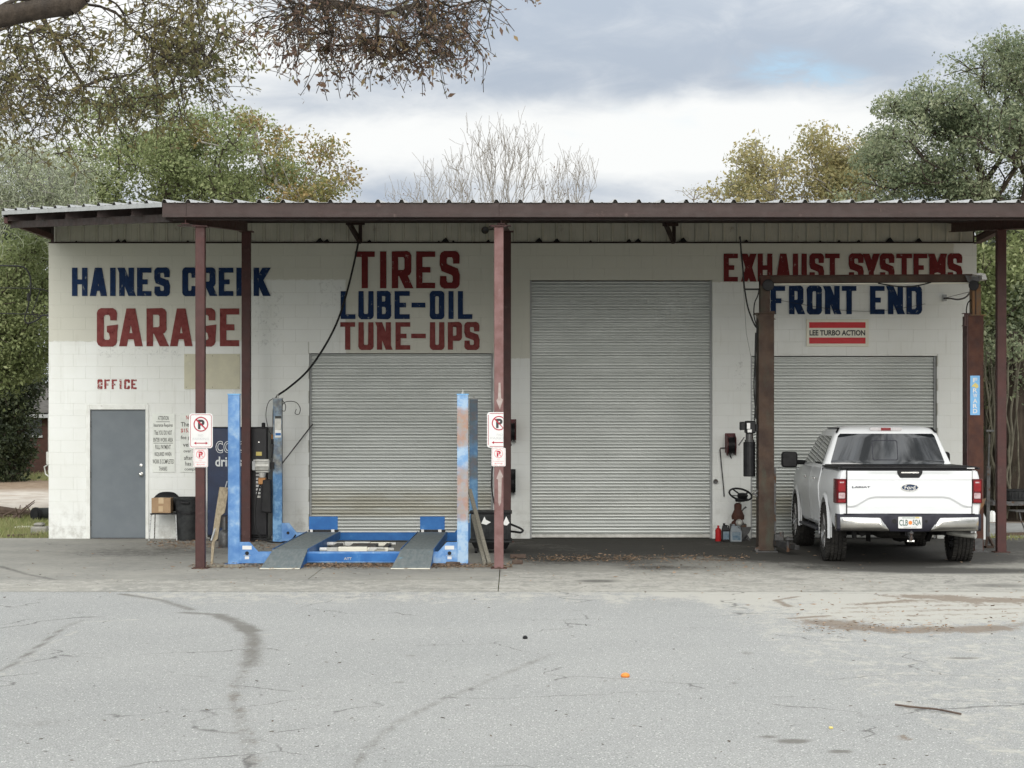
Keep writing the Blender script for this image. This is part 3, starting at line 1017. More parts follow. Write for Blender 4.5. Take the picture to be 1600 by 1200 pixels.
sid = thing('siding', (0, WD, 0), None, None)
sid.parent = garage
sid.location = (0, 0, 0)
pw = 0.2275
pm = MB()
h0, h1 = 4.885, roofz(WD) - 0.02
prof = [(0, 0.0), (0.012, -0.022), (0.03, -0.022), (0.042, 0.0), (0.10, 0.0), (0.105, -0.004), (0.125, -0.004), (0.13, 0.0), (pw - 0.002, 0.0)]
for i in range(len(prof) - 1):
    a, b = prof[i], prof[i + 1]
    n0 = len(pm.v)
    pm.add([(a[0], a[1], h0), (b[0], b[1], h0), (b[0], b[1], h1), (a[0], a[1], h1)], [(0, 1, 2, 3)])
po = pm.build('siding_panel', M['siding'], garage, local=True)
po.parent = sid
sx0, sx1 = X(84, WD), X(1521, WD)
npan = int((sx1 - sx0) / pw)
for i in range(npan):
    o = po if i == 0 else copy_obj(po)
    o.parent = sid
    o.location = (sx0 + i * (sx1 - sx0) / npan, 0.03 + 0.002 * rnd.random(), 0)
    o.scale = ((sx1 - sx0) / npan / pw, 1, 1)
MB().box(WX0, WX1, WD - 0.012, WD + 0.03, 4.863, 4.88).build('drip_strip', M['brown_dark'], garage)
bits = MB()
for k in range(26):
    bx = rnd.uniform(WX0 + 0.3, WX1 - 0.3)
    s = rnd.uniform(0.02, 0.07)
    bits.add([(bx - s, WD - 0.015, 4.882), (bx + s, WD - 0.015, 4.882), (bx + s * 0.2, WD + 0.0, 4.882 + s * 1.1), (bx - s * 0.4, WD + 0.0, 4.882 + s * 0.7), (bx, WD + 0.02, 4.89)],
             [(0, 1, 2, 3), (0, 3, 4), (1, 4, 2), (0, 4, 1), (3, 2, 4)])
bits.build('torn_closure_strip', M['black'], garage)
MB().box(WX0, WX1, WD + 0.16, WD + 0.2, 4.86, roofz(WD) - 0.03).build('parapet', M['brown_dark'], garage)

# roll-up doors
PITCH = 0.1085


def roll_door(o, nm):
    x0, x1, _, zt = o
    d = thing('roll_up_door', (0, WD, 0), None, None)
    d.parent = garage
    d.location = (0, 0, 0)
    n = int(math.ceil(zt / PITCH))
    m = MB()
    # one slat: a shallow curved face over a recessed interlock
    pr = [(0.034, -0.002), (0.034, 0.013), (-0.006, 0.014), (-0.013, 0.026), (-0.013, 0.046), (-0.004, 0.055), (0.004, 0.057), (0.004, 0.063), (-0.004, 0.065),
          (-0.013, 0.074), (-0.013, 0.096), (-0.006, PITCH - 0.0005), (0.034, PITCH)]
    for i in range(len(pr) - 1):
        a, b = pr[i], pr[i + 1]
        m.add([(x0 - 0.02, a[0], a[1]), (x1 + 0.02, a[0], a[1]), (x1 + 0.02, b[0], b[1]), (x0 - 0.02, b[0], b[1])], [(0, 1, 2, 3)])
    s = m.build('slat', M['slat'], garage, local=True, smooth=True, angle=60)
    s.parent = d
    for k in range(n):
        q = s if k == 0 else copy_obj(s)
        q.parent = d
        q.location = (0, 0.135 + rnd.uniform(-0.0015, 0.0015), 0.07 + k * PITCH)
    MB().box(x0, x1, WD + 0.10, WD + 0.16, 0.012, 0.07).build('bottom_bar', M['alu'], d, bevel=0.006)
    MB().box(x0, x0 + 0.03, WD + 0.085, WD + 0.19, 0, zt).build('guide_rail', M['trimgrey'], d)
    MB().box(x1 - 0.03, x1, WD + 0.085, WD + 0.19, 0, zt).build('guide_rail', M['trimgrey'], d)
    MB().box(x0 + 0.03, x1 - 0.03, WD + 0.06, WD + 0.10, zt - 0.012, zt).build('head_stop', M['dsteel'], d)
    MB().box(x0 - 0.05, x1 + 0.05, WD + 0.20, WD + 0.24, 0, zt + 0.1).build('backing', M['dsteel'], d)
    return d


for o, nm in zip(openings[1:], 'abc'):
    roll_door(o, nm)
MB().lathe((X(1118, WD), WD - 0.03, Z(752, WD)), [(0.035, -0.04), (0.04, 0), (0.02, 0.03), (0, 0.04)], 10, 'y').build('door_latch', M['dsteel'], garage)

# office door
o = openings[0]
od = thing('office_door', (0, WD, 0), None, None)
od.parent = garage
od.location = (0, 0, 0)
fr = MB()
dx0, dx1, dz = X(141, WD), X(227.5, WD), Z(640, WD)
fr.box(o[0] - 0.012, dx0, WD - 0.015, WD + 0.12, 0, o[3] + 0.01).box(dx1, o[1] + 0.012, WD - 0.015, WD + 0.12, 0, o[3] + 0.01).box(dx0, dx1, WD - 0.015, WD + 0.12, dz, o[3] + 0.01)
fr.build('door_frame', M['framewhite'], od, bevel=0.005)
MB().box(dx0 + 0.006, dx1 - 0.006, WD + 0.035, WD + 0.08, 0.012, dz - 0.006).build('door_leaf', M['doorgrey'], od, bevel=0.003)
MB().box(dx0, dx1, WD + 0.0, WD + 0.12, 0, 0.01).build('threshold', M['dsteel'], od)
MB().lathe((X(220, WD), WD + 0.035, Z(741, WD)), [(0.035, 0), (0.033, -0.01), (0.014, -0.012), (0.014, -0.035), (0.03, -0.045), (0.033, -0.06), (0.02, -0.075), (0, -0.078)], 18, 'y').build('door_knob', M['steel'], od, smooth=True)
MB().lathe((X(220, WD), WD + 0.035, Z(727, WD)), [(0.024, 0), (0.022, -0.014), (0, -0.016)], 14, 'y').build('deadbolt', M['steel'], od, smooth=True)
for zc in (0.25, 1.05, 1.88):
    MB().cyl((dx0, WD + 0.028, zc - 0.05), (dx0, WD + 0.028, zc + 0.05), 0.009).build('hinge', M['dsteel'], od)

# main roof behind the canopy line, keeps the inside dark
MB().box(WX0 + 0.1, WX1 - 0.1, WD + 0.22, WD + 9.2, roofz(WD) - 0.15, roofz(WD) - 0.05).build('roof_deck', M['brown_dark'], garage)

# ------------------------------------------------------------------ canopy
canopy = thing('canopy', (0, 30.0, 0), 'long brown steel canopy with a ribbed metal roof carried on square posts', 'canopy')
CX1 = 9.2
DX0, DY0, DX1, DY1 = -7.86, 31.9, -4.5, 26.6


def yfront(x):
    if x >= DX1:
        return 26.6
    return DY1 + (DX1 - x) / (DX1 - DX0) * (DY0 - DY1)


RB = 0.305
YB = WD + 9.3
nr = int((CX1 - DX0) / RB)
ribprof = [(0.0, 0.0), (0.022, 0.040), (0.050, 0.040), (0.072, 0.0), (0.155, 0.0), (0.163, 0.005), (0.18, 0.005), (0.188, 0.0)]
g0 = 0
while g0 < nr:
    m = MB()
    g1 = min(g0 + 3, nr)
    for i in range(g0, g1):
        xb = DX0 + i * RB
        pts = ribprof + [(RB, 0.0)]
        lift = 0.002 * rnd.random()
        for (a, za), (b, zb) in zip(pts[:-1], pts[1:]):
            ya, yb_ = yfront(xb + a) - 0.035, yfront(xb + b) - 0.035
            vs = []
            for t in (0, 1):
                for (xx, zz, yy) in ((xb + a, za, ya), (xb + b, zb, yb_)):
                    Y = yy if t == 0 else YB
                    vs.append((xx, Y, roofz(Y) + zz + 0.004 + lift))
            vs += [(p[0], p[1], p[2] - 0.0025) for p in vs]
            m.add(vs, [(0, 1, 3, 2), (4, 6, 7, 5), (0, 4, 5, 1), (2, 3, 7, 6)])
    m.build('roof_panel', M['roof'], canopy)
    g0 = g1

# fascia channel with its lower lip
zf = roofz(26.6) - 0.005
MB().box(DX1, CX1, 26.6, 26.612, zf - 0.165, zf).box(DX1, CX1, 26.6, 26.68, zf - 0.177, zf - 0.1655).box(DX1, CX1, 26.612, 26.68, zf - 0.012, zf).build('fascia_beam', M['fascia'], canopy)
MB().box(DX1 + 0.02, CX1, 26.72, 26.80, zf - 0.20, zf - 0.02).build('eave_strut', M['brown_dark'], canopy)
for xj in (X(291, 26.6), X(780, 26.6)):
    MB().box(xj - 0.004, xj + 0.004, 26.596, 26.6, zf - 0.165, zf - 0.003).build('fascia_joint', M['brown_dark'], canopy)
# grey edge trim along the cut corner
tr = MB()
a = Vector((DX0, DY0 - 0.03, roofz(DY0) - 0.03))
b = Vector((DX1 - 0.01, DY1 - 0.03, roofz(DY1) - 0.03))
tr.bar(a, b, 0.02, 0.055)
tr.build('edge_trim', M['trimgrey'], canopy)
MB().bar(a + Vector((0.12, 0.12, -0.17)), b + Vector((0.1, 0.18, -0.15)), 0.05, 0.10).build('edge_rafter', M['brown_dark'], canopy)
# purlins, run along the building, ends show at the cut corner
for yp in (27.55, 28.6, 29.65, 30.7, 31.75, 32.8, 33.8):
    xl = DX1 - (yp - DY1) / (DY0 - DY1) * (DX1 - DX0) + 0.03 if yp < DY0 else DX0 + 0.05
    m = MB()
    zt = roofz(yp) - 0.004
    m.box(xl, CX1, yp, yp + 0.008, zt - 0.15, zt).box(xl, CX1, yp + 0.008, yp + 0.06, zt - 0.008, zt).box(xl, CX1, yp - 0.06, yp, zt - 0.15, zt - 0.142)
    m.build('purlin', M['brown_dark'], canopy)


def ibeam(p, q, w, h, name, material):
    m = MB()
    p, q = Vector(p), Vector(q)
    up = Vector((0, 0, 1))
    m.bar(p, q, 0.012, h - 0.02)
    m.bar(p + up * (h / 2 - 0.005), q + up * (h / 2 - 0.005), w, 0.012)
    m.bar(p - up * (h / 2 - 0.005), q - up * (h / 2 - 0.005), w, 0.012)
    return m.build(name, material, canopy)


lx, mx = X(313.5, 26.9), X(779.5, 26.9)
bx_l, bx_m = X(385, 33.05), X(792, 33.05)


def raft(xa, ya, xb, yb, dz=0.0, dz2=None):
    dz2 = dz if dz2 is None else dz2
    ibeam((xa, ya, roofz(ya) - 0.15 - 0.075 + dz), (xb, yb, roofz(yb) - 0.15 - 0.075 + dz2), 0.10, 0.15, 'rafter', M['brown'])


raft(lx - 0.17, 26.72, bx_l, 33.15, 0.03, 0.0)
raft(mx + 0.03, 26.82, bx_m, 33.15, 0.03, 0.0)
raft(7.16, 26.9, 7.22, 33.95)
ibeam((7.2, 30.36, 4.86), (CX1, 30.36, 4.86), 0.12, 0.24, 'rafter', M['brown_dark'])
ibeam((7.62, 33.9, 4.90), (7.24, 30.45, 4.80), 0.10, 0.12, 'rafter', M['brown'])
# left gable beam along the side overhang, with ragged boarding behind
MB().bar((DX0 + 0.05, 31.9, 5.03), (X(82, WD), 33.98, 4.96), 0.06, 0.09).build('gable_beam', M['brown'], canopy)
m = MB()
for k in range(16):
    t0, t1 = k / 16, (k + 0.8) / 16
    p0 = Vector((DX0 + 0.05, 31.95, 5.07)).lerp(Vector((X(82, WD), 33.98, 5.0)), t0)
    p1 = Vector((DX0 + 0.05, 31.95, 5.07)).lerp(Vector((X(82, WD), 33.98, 5.0)), t1)
    hh = roofz(p0.y) - 0.02 - p0.z - rnd.uniform(0, 0.05)
    m.add([p0, p1, p1 + Vector((0, 0, hh)), p0 + Vector((0, 0, hh)), p0 + Vector((-0.02, 0, 0)), p1 + Vector((-0.02, 0, 0)), p1 + Vector((-0.02, 0, hh)), p0 + Vector((-0.02, 0, hh))],
          [(0, 1, 2, 3), (4, 5, 6, 7), (0, 1, 5, 4), (2, 3, 7, 6)])
m.build('gable_board', M['brown_dark'], canopy)
MB().box(DX0 - 0.02, DX0 + 0.04, 31.86, YB, 0, 0).v  # side edge follows the sheet
m = MB()
m.add([(DX0 - 0.01, DY0, roofz(DY0) - 0.09), (DX0 - 0.01, YB, roofz(YB) - 0.09), (DX0 - 0.01, YB, roofz(YB) + 0.01), (DX0 - 0.01, DY0, roofz(DY0) + 0.01),
       (DX0 + 0.01, DY0, roofz(DY0) - 0.09), (DX0 + 0.01, YB, roofz(YB) - 0.09), (DX0 + 0.01, YB, roofz(YB) + 0.01), (DX0 + 0.01, DY0, roofz(DY0) + 0.01)],
      [(0, 1, 2, 3), (4, 7, 6, 5), (0, 4, 5, 1), (3, 2, 6, 7), (0, 3, 7, 4)])
m.build('side_trim', M['trimgrey'], canopy)


def post(x, y, ztop, w, material, name='post'):
    m = MB().box(x - w / 2, x + w / 2, y - w / 2, y + w / 2, 0, ztop)
    p = m.build(name, material, canopy, bevel=0.008, seg=2)
    MB().box(x - w * 0.85, x + w * 0.85, y - w * 0.85, y + w * 0.85, 0.0, 0.012).build('base_plate', M['rustred'], p)
    MB().box(x - w * 0.8, x + w * 0.8, y - w * 0.8, y + w * 0.8, ztop, ztop + 0.012).build('cap_plate', M['brown'], p)
    return p


pz = 4.44
p1 = post(lx, 26.9, pz, 0.122, M['brown'])
p2 = post(mx, 26.9, pz, 0.122, M['faded'])
post(bx_l, 33.05, 4.955, 0.140, M['brown'])
post(bx_m, 33.05, 4.955, 0.132, M['brown'])
post(7.18, 30.36, 4.73, 0.135, M['brown'])
for pp, xx in ((p1, lx - 0.17), (p2, mx)):
    MB().box(xx - 0.12, xx + 0.16, 26.80, 27.0, pz + 0.013, pz + 0.02).build('bearing_plate', M['brown'], pp)
# painted arrows on the middle post
am = MB()
yz = 26.9 - 0.061 - 0.002


def px_poly(mb, pts, D):
    mb.add([(X(a, D), D, Z(b, D)) for a, b in pts], [tuple(range(len(pts)))])


px_poly(am, [(779, 598), (782, 598), (783, 622), (786, 624), (781, 640), (775.5, 626), (778, 622)], yz)
px_poly(am, [(781, 733), (786.5, 745), (784, 747), (783, 785), (780, 791), (778.5, 785), (778, 749), (775.5, 748)], yz)
am.build('painted_arrow', M['palepaint'], p2)

# small braces under the canopy against the siding
for x0, x1, z0 in ((545, 562, 348), (1040, 1052, 350)):
    m = MB()
    m.bar(PT(x0, z0, 33.2), PT(x1, 377, 33.93), 0.05, 0.09)
    m.bar(PT(x1 + 1, z0, 33.6), PT(x1 + 1, 378, 33.93), 0.06, 0.06)
    m.bar(PT(x0 - 3, z0 + 1, 33.2), PT(x1 + 6, z0 + 1, 33.6), 0.05, 0.05)
    m.build('knee_brace', M['brown_dark'], canopy)
fl = thing('floodlight', tuple(PT(758, 362, 33.9)), 'small round security light on the cream siding by the centre post', 'light')
MB().lathe(tuple(PT(758, 360, 33.9)), [(0.03, 0.08), (0.05, 0.04), (0.062, -0.02), (0.055, -0.03), (0.04, -0.02), (0, -0.015)], 16, 'y').build('lamp_housing', M['dsteel'], fl, smooth=True)
MB().bar(PT(758, 360, 33.9), PT(771, 358, 34.0), 0.02, 0.02).build('arm', M['dsteel'], fl)

# ------------------------------------------------------------------ wall lettering (raised cut letters)
def arc(cx, cy, rx, ry, a0, a1, n=4):
    return [(cx + rx * math.cos(R(a0 + (a1 - a0) * i / n)), cy + ry * math.sin(R(a0 + (a1 - a0) * i / n))) for i in range(n + 1)]


def corner(x0, y0, x1, y1):
    return []


G = {
    'H': [[(0, 0), (0, 1)], [(1, 0), (1, 1)], [(0, .5), (1, .5)]],
    'A': [[(0, 0), (.42, 1)], [(1, 0), (.58, 1)], [(.2, .22), (.8, .22)], [(.4, 1), (.6, 1)]],
    'I': [[(.5, 0), (.5, 1)]],
    'N': [[(0, 0), (0, 1)], [(1, 0), (1, 1)], [(0, 1), (1, 0)]],
    'E': [[(0, 0), (0, 1)], [(0, 1), (1, 1)], [(0, 0), (1, 0)], [(0, .5), (.88, .5)]],
    'F': [[(0, 0), (0, 1)], [(0, 1), (1, 1)], [(0, .47), (.88, .47)]],
    'L': [[(0, 0), (0, 1)], [(0, 0), (1, 0)]],
    'T': [[(.5, 0), (.5, 1)], [(0, 1), (1, 1)]],
    'S': [[(1, .70), (1, .86)] + arc(.7, .86, .3, .14, 0, 90)[1:] + arc(.3, .86, .3, .14, 90, 180) + [(0, .68), (.12, .56), (.88, .44), (1, .32)] + arc(.7, .14, .3, .14, 0, -90) + arc(.3, .14, .3, .14, 270, 180) + [(0, .30)]],
    'C': [[(1, .68), (1, .86)] + arc(.7, .86, .3, .14, 0, 90)[1:] + arc(.3, .86, .3, .14, 90, 180) + arc(.3, .14, .3, .14, 180, 270) + arc(.7, .14, .3, .14, -90, 0) + [(1, .32)]],
    'G': [[(1, .72), (1, .86)] + arc(.7, .86, .3, .14, 0, 90)[1:] + arc(.3, .86, .3, .14, 90, 180) + arc(.3, .14, .3, .14, 180, 270) + arc(.7, .14, .3, .14, -90, 0) + [(1, .45), (.5, .45)]],
    'O': [[(0, .5), (0, .86)] + arc(.3, .86, .3, .14, 180, 90)[1:] + arc(.7, .86, .3, .14, 90, 0) + arc(.7, .14, .3, .14, 0, -90) + arc(.3, .14, .3, .14, 270, 180) + [(0, .5)]],
    'U': [[(0, 1), (0, .14)] + arc(.3, .14, .3, .14, 180, 270)[1:] + arc(.7, .14, .3, .14, -90, 0) + [(1, 1)]],
    'R': [[(0, 0), (0, 1)], [(0, 1), (.7, 1)] + arc(.7, .87, .3, .13, 90, 0)[1:] + arc(.7, .53, .3, .13, 0, -90) + [(0, .40)], [(.55, .40), (1, 0)]],
    'P': [[(0, 0), (0, 1)], [(0, 1), (.7, 1)] + arc(.7, .87, .3, .13, 90, 0)[1:] + arc(.7, .53, .3, .13, 0, -90) + [(0, .40)]],
    'B': [[(0, 0), (0, 1)], [(0, 1), (.65, 1)] + arc(.65, .88, .3, .12, 90, 0)[1:] + arc(.65, .66, .3, .12, 0, -90) + [(0, .53)], [(.6, .53)] + arc(.68, .39, .32, .14, 90, 0)[1:] + arc(.68, .14, .32, .14, 0, -90) + [(0, 0)]],
    'D': [[(0, 0), (0, 1)], [(0, 1), (.65, 1)] + arc(.65, .82, .35, .18, 90, 0)[1:] + arc(.65, .18, .35, .18, 0, -90) + [(0, 0)]],
    'K': [[(0, 0), (0, 1)], [(0, .36), (.95, 1)], [(.35, .58), (1, 0)]],
    'X': [[(0, 0), (1, 1)], [(1, 0), (0, 1)]],
    'Y': [[(.5, 0), (.5, .45)], [(.5, .40), (0, 1)], [(.5, .40), (1, 1)]],
    'M': [[(0, 0), (0, 1)], [(1, 0), (1, 1)], [(0, 1), (.5, .3)], [(1, 1), (.5, .3)]],
    '-': [[(0, .5), (1, .5)]],
}


def letter(ch, x0, x1, z0, z1, t, y, material, parent, depth=0.016, gap=None, tz=None):
    """strokes of thickness t inside the box; each stroke its own prism, front faces staggered half a millimetre"""
    mb = MB()
    tz = tz or t
    w, h = x1 - x0 - t, z1 - z0 - tz
    for si, st in enumerate(G[ch]):
        pts = [Vector((x0 + t / 2 + p[0] * w, z0 + tz / 2 + p[1] * h)) if ch != 'I' else Vector(((x0 + x1) / 2, z0 + tz / 2 + p[1] * h)) for p in st]
        q = [pts[0]]
        for p in pts[1:]:
            if (p - q[-1]).length > 1e-4:
                q.append(p)
        pts = q
        closed = (pts[0] - pts[-1]).length < 1e-3
        # thickness differs for flat and upright strokes
        def off(d):
            n_ = Vector((-d.y, d.x))
            return n_ * (t / 2 * abs(n_.x) + tz / 2 * abs(n_.y))
        L, Rr = [], []
        n = len(pts)
        for i in range(n):
            if closed:
                a = pts[(i - 1) % (n - 1)] if i > 0 else pts[n - 2]
                b = pts[(i + 1) % (n - 1)] if i < n - 1 else pts[1]
            else:
                a, b = pts[max(i - 1, 0)], pts[min(i + 1, n - 1)]
            d1 = (pts[i] - a).normalized() if (pts[i] - a).length > 1e-6 else (b - pts[i]).normalized()
            d2 = (b - pts[i]).normalized() if (b - pts[i]).length > 1e-6 else d1
            d = (d1 + d2).normalized()
            k = 1 / max(0.6, d.dot(d1))
            o_ = off(d) * k
            L.append(pts[i] + o_)
            Rr.append(pts[i] - o_)
        if not closed:
            for e, sgn in ((0, -1), (n - 1, 1)):
                u = st[0] if e == 0 else st[-1]
                d = (pts[1] - pts[0]).normalized() if e == 0 else (pts[-1] - pts[-2]).normalized()
                d = d * sgn
                if u[1] in (0, 1) and abs(d.y) > 0.3:
                    ze = z0 if u[1] == 0 else z1
                    for A in (L, Rr):
                        A[e] = A[e] + d * ((ze - A[e].y) / d.y)
                elif abs(d.y) < 0.1 and ((u[0] == 1 and d.x > 0) or (u[0] == 0 and d.x < 0)):
                    xe = x1 if u[0] == 1 else x0
                    for A in (L, Rr):
                        A[e] = Vector((xe, A[e].y))
        yf = y - depth - 0.0006 * si
        for i in range(n - 1):
            a, b, c, d_ = L[i], L[i + 1], Rr[i + 1], Rr[i]
            vs = [(p.x, yf, p.y) for p in (a, b, c, d_)] + [(p.x, y, p.y) for p in (a, b, c, d_)]
            fs = [(0, 1, 2, 3), (0, 4, 5, 1), (3, 2, 6, 7)]
            if i == 0 and not closed:
                fs.append((0, 3, 7, 4))
            if i == n - 2 and not closed:
                fs.append((1, 5, 6, 2))
            mb.add(vs, fs)
    if gap:
        pass
    return mb.build('letter', material, parent)


def zrow(spec, y0, y1, ox, oy, s, t, material, label, word, tz=None):
    xs_ = [(ox + a / s, ox + b / s) for _, a, b in spec]
    z1, z0 = Z(y0, WD), Z(y1, WD)
    th = thing('wall_lettering', (X(xs_[0][0], WD), WD, z0), label, 'lettering', 'raised cut-out lettering on the garage front')
    for (ch, _, _), (a, b) in zip(spec, xs_):
        letter(ch, X(a, WD), X(b, WD), z0, z1, t, WD - 0.002, material, th, tz=tz)
    return th


s1, s2, s3 = 1600 / 340, 1600 / 460, 1600 / 440
zrow([('H', 60, 173), ('A', 197, 310), ('I', 340, 380), ('N', 407, 515), ('E', 538, 643), ('S', 667, 777), ('C', 872, 978), ('R', 1005, 1112), ('E', 1138, 1245), ('E', 1268, 1372), ('K', 1395, 1503)],
     418.5, 462.5, 100, 400, s1, 0.088, M['blue_pt'], 'navy blue wall lettering reading HAINES CREEK above the office', '', 0.08)
zrow([('G', 245, 388), ('A', 415, 570), ('R', 608, 752), ('A', 788, 937), ('G', 970, 1112), ('E', 1147, 1288)],
     482, 541, 100, 400, s1, 0.105, M['red_old'], 'large faded red wall lettering reading GARAGE', '', 0.10)
zrow([('T', 607, 715), ('I', 743, 779), ('R', 808, 912), ('E', 940, 1043), ('S', 1070, 1175)],
     393, 450.5, 380, 300, s2, 0.103, M['red_pt'], 'tall dark red wall lettering reading TIRES', '', 0.09)
zrow([('L', 530, 610), ('U', 627, 708), ('B', 727, 803), ('E', 823, 905), ('-', 915, 990), ('O', 1015, 1092), ('I', 1115, 1144), ('L', 1167, 1245)],
     455, 498.5, 380, 300, s2, 0.083, M['blue_pt'], 'navy blue wall lettering reading LUBE-OIL', '', 0.078)
zrow([('T', 528, 608), ('U', 627, 708), ('N', 727, 803), ('E', 828, 908), ('-', 913, 992), ('U', 1015, 1093), ('P', 1112, 1188), ('S', 1203, 1283)],
     503.5, 546.5, 380, 300, s2, 0.085, M['red_old'], 'faded red wall lettering reading TUNE-UPS over the left roll-up door', '', 0.075)
zrow([('E', 112, 192), ('X', 218, 290), ('H', 305, 388), ('A', 412, 488), ('U', 505, 583), ('S', 600, 680), ('T', 688, 770), ('S', 823, 905), ('Y', 910, 990), ('S', 1000, 1080), ('T', 1092, 1182), ('E', 1190, 1268), ('M', 1280, 1372), ('S', 1385, 1465)],
     396.5, 440, 1100, 380, s3, 0.083, M['red_pt'], 'dark red wall lettering reading EXHAUST SYSTEMS near the right roof edge', '', 0.075)
zrow([('F', 378, 460), ('R', 483, 563), ('O', 585, 668), ('N', 687, 770), ('T', 783, 865), ('E', 943, 1025), ('N', 1045, 1130), ('D', 1150, 1237)],
     447, 491, 1100, 380, s3, 0.088, M['blue_pt'], 'navy blue wall lettering reading FRONT END', '', 0.08)
oth = thing('wall_lettering', (X(152, WD), WD, Z(608, WD)), 'small worn red stencil lettering reading OFFICE above the grey door', 'lettering', 'raised cut-out lettering on the garage front')
for ch, a, b in (('O', 530, 557), ('F', 567, 597), ('F', 607, 636), ('I', 648, 663), ('C', 675, 706), ('E', 713, 743)):
    letter(ch, X(a / s2, WD), X(b / s2, WD), Z(608, WD), Z(592.8, WD), 0.034, WD - 0.002, M['red_worn'], oth, depth=0.004, tz=0.03)

# ------------------------------------------------------------------ signs and boards on the front
def board(name, px0, px1, py0, py1, D, material, label, cat, th=0.012, group=None):
    t = thing(name, (X((px0 + px1) / 2, D), D, Z(py1, D)), label, cat, group)
    MB().box(X(px0, D), X(px1, D), D - th, D - 0.001, Z(py1, D), Z(py0, D)).build('panel', material, t, bevel=0.002)
    return t


bd = board('plywood_board', 288, 375, 553, 608, WD - 0.004, M['beige'], 'blank beige board fixed to the wall under the word GARAGE', 'board')
for a, b in ((291, 556), (332, 556), (372, 556), (291, 605), (332, 605), (372, 605)):
    p = PT(a, b, WD - 0.016)
    MB().cyl(p + Vector((0, 0.002, 0)), p - Vector((0, 0.003, 0)), 0.007, n=8).build('screw', M['dsteel'], bd)

nb = board('notice_board', 238.5, 273.5, 646.5, 738, WD - 0.004, M['boardwhite'], 'narrow white notice headed ATTENTION beside the office door', 'sign')
m = MB()
rows = [('ATTENTION', 247, 264, 650, 656.5), ('Insurance Requires', 240.5, 270, 661.5, 668.5), ('That YOU DO NOT', 241.5, 269, 672.5, 679.5), ('ENTER WORK AREA', 240, 270.5, 684, 690.5),
        ('FULL PAYMENT', 243, 267, 695, 702), ('REQUIRED WHEN', 242, 268, 706.5, 713.5), ('WORK IS COMPLETED', 238.8, 272, 717.5, 724.5), ('THANKS', 248.5, 261.5, 729, 735.5)]
for s, a, b, c, d in rows:
    fit_text(m, s, X(a, WD), X(b, WD), Z(d, WD), Z(c, WD), WD - 0.0185, 0.012)
m.box(X(244, WD), X(265.5, WD), WD - 0.0185, WD - 0.017, Z(659.4, WD), Z(658.6, WD)).box(X(240, WD), X(270.5, WD), WD - 0.0185, WD - 0.017, Z(692.8, WD), Z(692, WD))
m.build('lettering', M['ink'], nb)
nb2 = board('notice_board', 281.5, 321, 646.5, 738, WD - 0.004, M['boardwhite'], 'white parking-fee notice partly hidden behind the first brown post', 'sign')
m, m2 = MB(), MB()
rows = [('There is a', 282.8, 316, 659.5, 666.5, m), ('$15.00', 282.8, 303, 669.5, 676.5, m2), ('fee per', 282.8, 304, 680.5, 688, m), ('vehicle', 286, 312, 691.5, 698, m), ('over 3 days', 287, 317, 702, 708.5, m),
        ('after work', 288, 318, 712, 718.5, m), ('has been', 289.5, 316, 721, 727.5, m), ('completed', 288.5, 318, 730.5, 736.5, m), ('NOTICE', 291, 312, 649, 655.5, m2)]
for s, a, b, c, d, mm in rows:
    fit_text(mm, s, X(a, WD), X(b, WD), Z(d, WD), Z(c, WD), WD - 0.0185, 0.012)
m.build('lettering', M['ink'], nb2)
m2.build('lettering', M['inkred'], nb2)

lee = board('enamel_sign', 1259.5, 1357, 499, 541.5, WD - 0.004, M['cream'], 'cream enamel sign with two red bars reading LEE TURBO ACTION', 'sign', th=0.02)
q = WD - 0.0245
m = MB()
m.box(X(1264, WD), X(1352, WD), q - 0.001, q, Z(512.5, WD), Z(503.5, WD)).box(X(1264, WD), X(1352, WD), q - 0.001, q, Z(537, WD), Z(527.5, WD))
m.build('red_bar', M['signred2'], lee)
m = MB()
fit_text(m, 'LEE TURBO ACTION', X(1264.5, WD), X(1351.5, WD), Z(524.5, WD), Z(515.8, WD), q - 0.002, 0.035)
m.build('lettering', M['signblack'], lee)
m = MB()
a0, a1, b0, b1 = X(1260, WD), X(1356.5, WD), Z(541, WD), Z(499.5, WD)
m.box(a0, a1, q - 0.006, q, b1 - 0.012, b1).box(a0, a1, q - 0.006, q, b0, b0 + 0.012).box(a0, a0 + 0.012, q - 0.006, q, b0 + 0.012, b1 - 0.012).box(a1 - 0.012, a1, q - 0.006, q, b0 + 0.012, b1 - 0.012)
m.build('rolled_edge', M['cream'], lee)


def rrect(x0, x1, z0, z1, r, n=5):
    p = []
    for cx, cz, a in ((x1 - r, z1 - r, 0), (x0 + r, z1 - r, 90), (x0 + r, z0 + r, 180), (x1 - r, z0 + r, 270)):
        for i in range(n + 1):
            t = R(a + 90 * i / n)
            p.append((cx + r * math.cos(t), cz + r * math.sin(t)))
    return p


def ring(mb, outer, inner, y):
    n = len(outer)
    mb.add([(p[0], y, p[1]) for p in outer] + [(p[0], y, p[1]) for p in inner], [(i, (i + 1) % n, (i + 1) % n + n, i + n) for i in range(n)])


def circ(cx, cz, r, n=28):
    return [(cx + r * math.cos(2 * math.pi * i / n), cz + r * math.sin(2 * math.pi * i / n)) for i in range(n)]


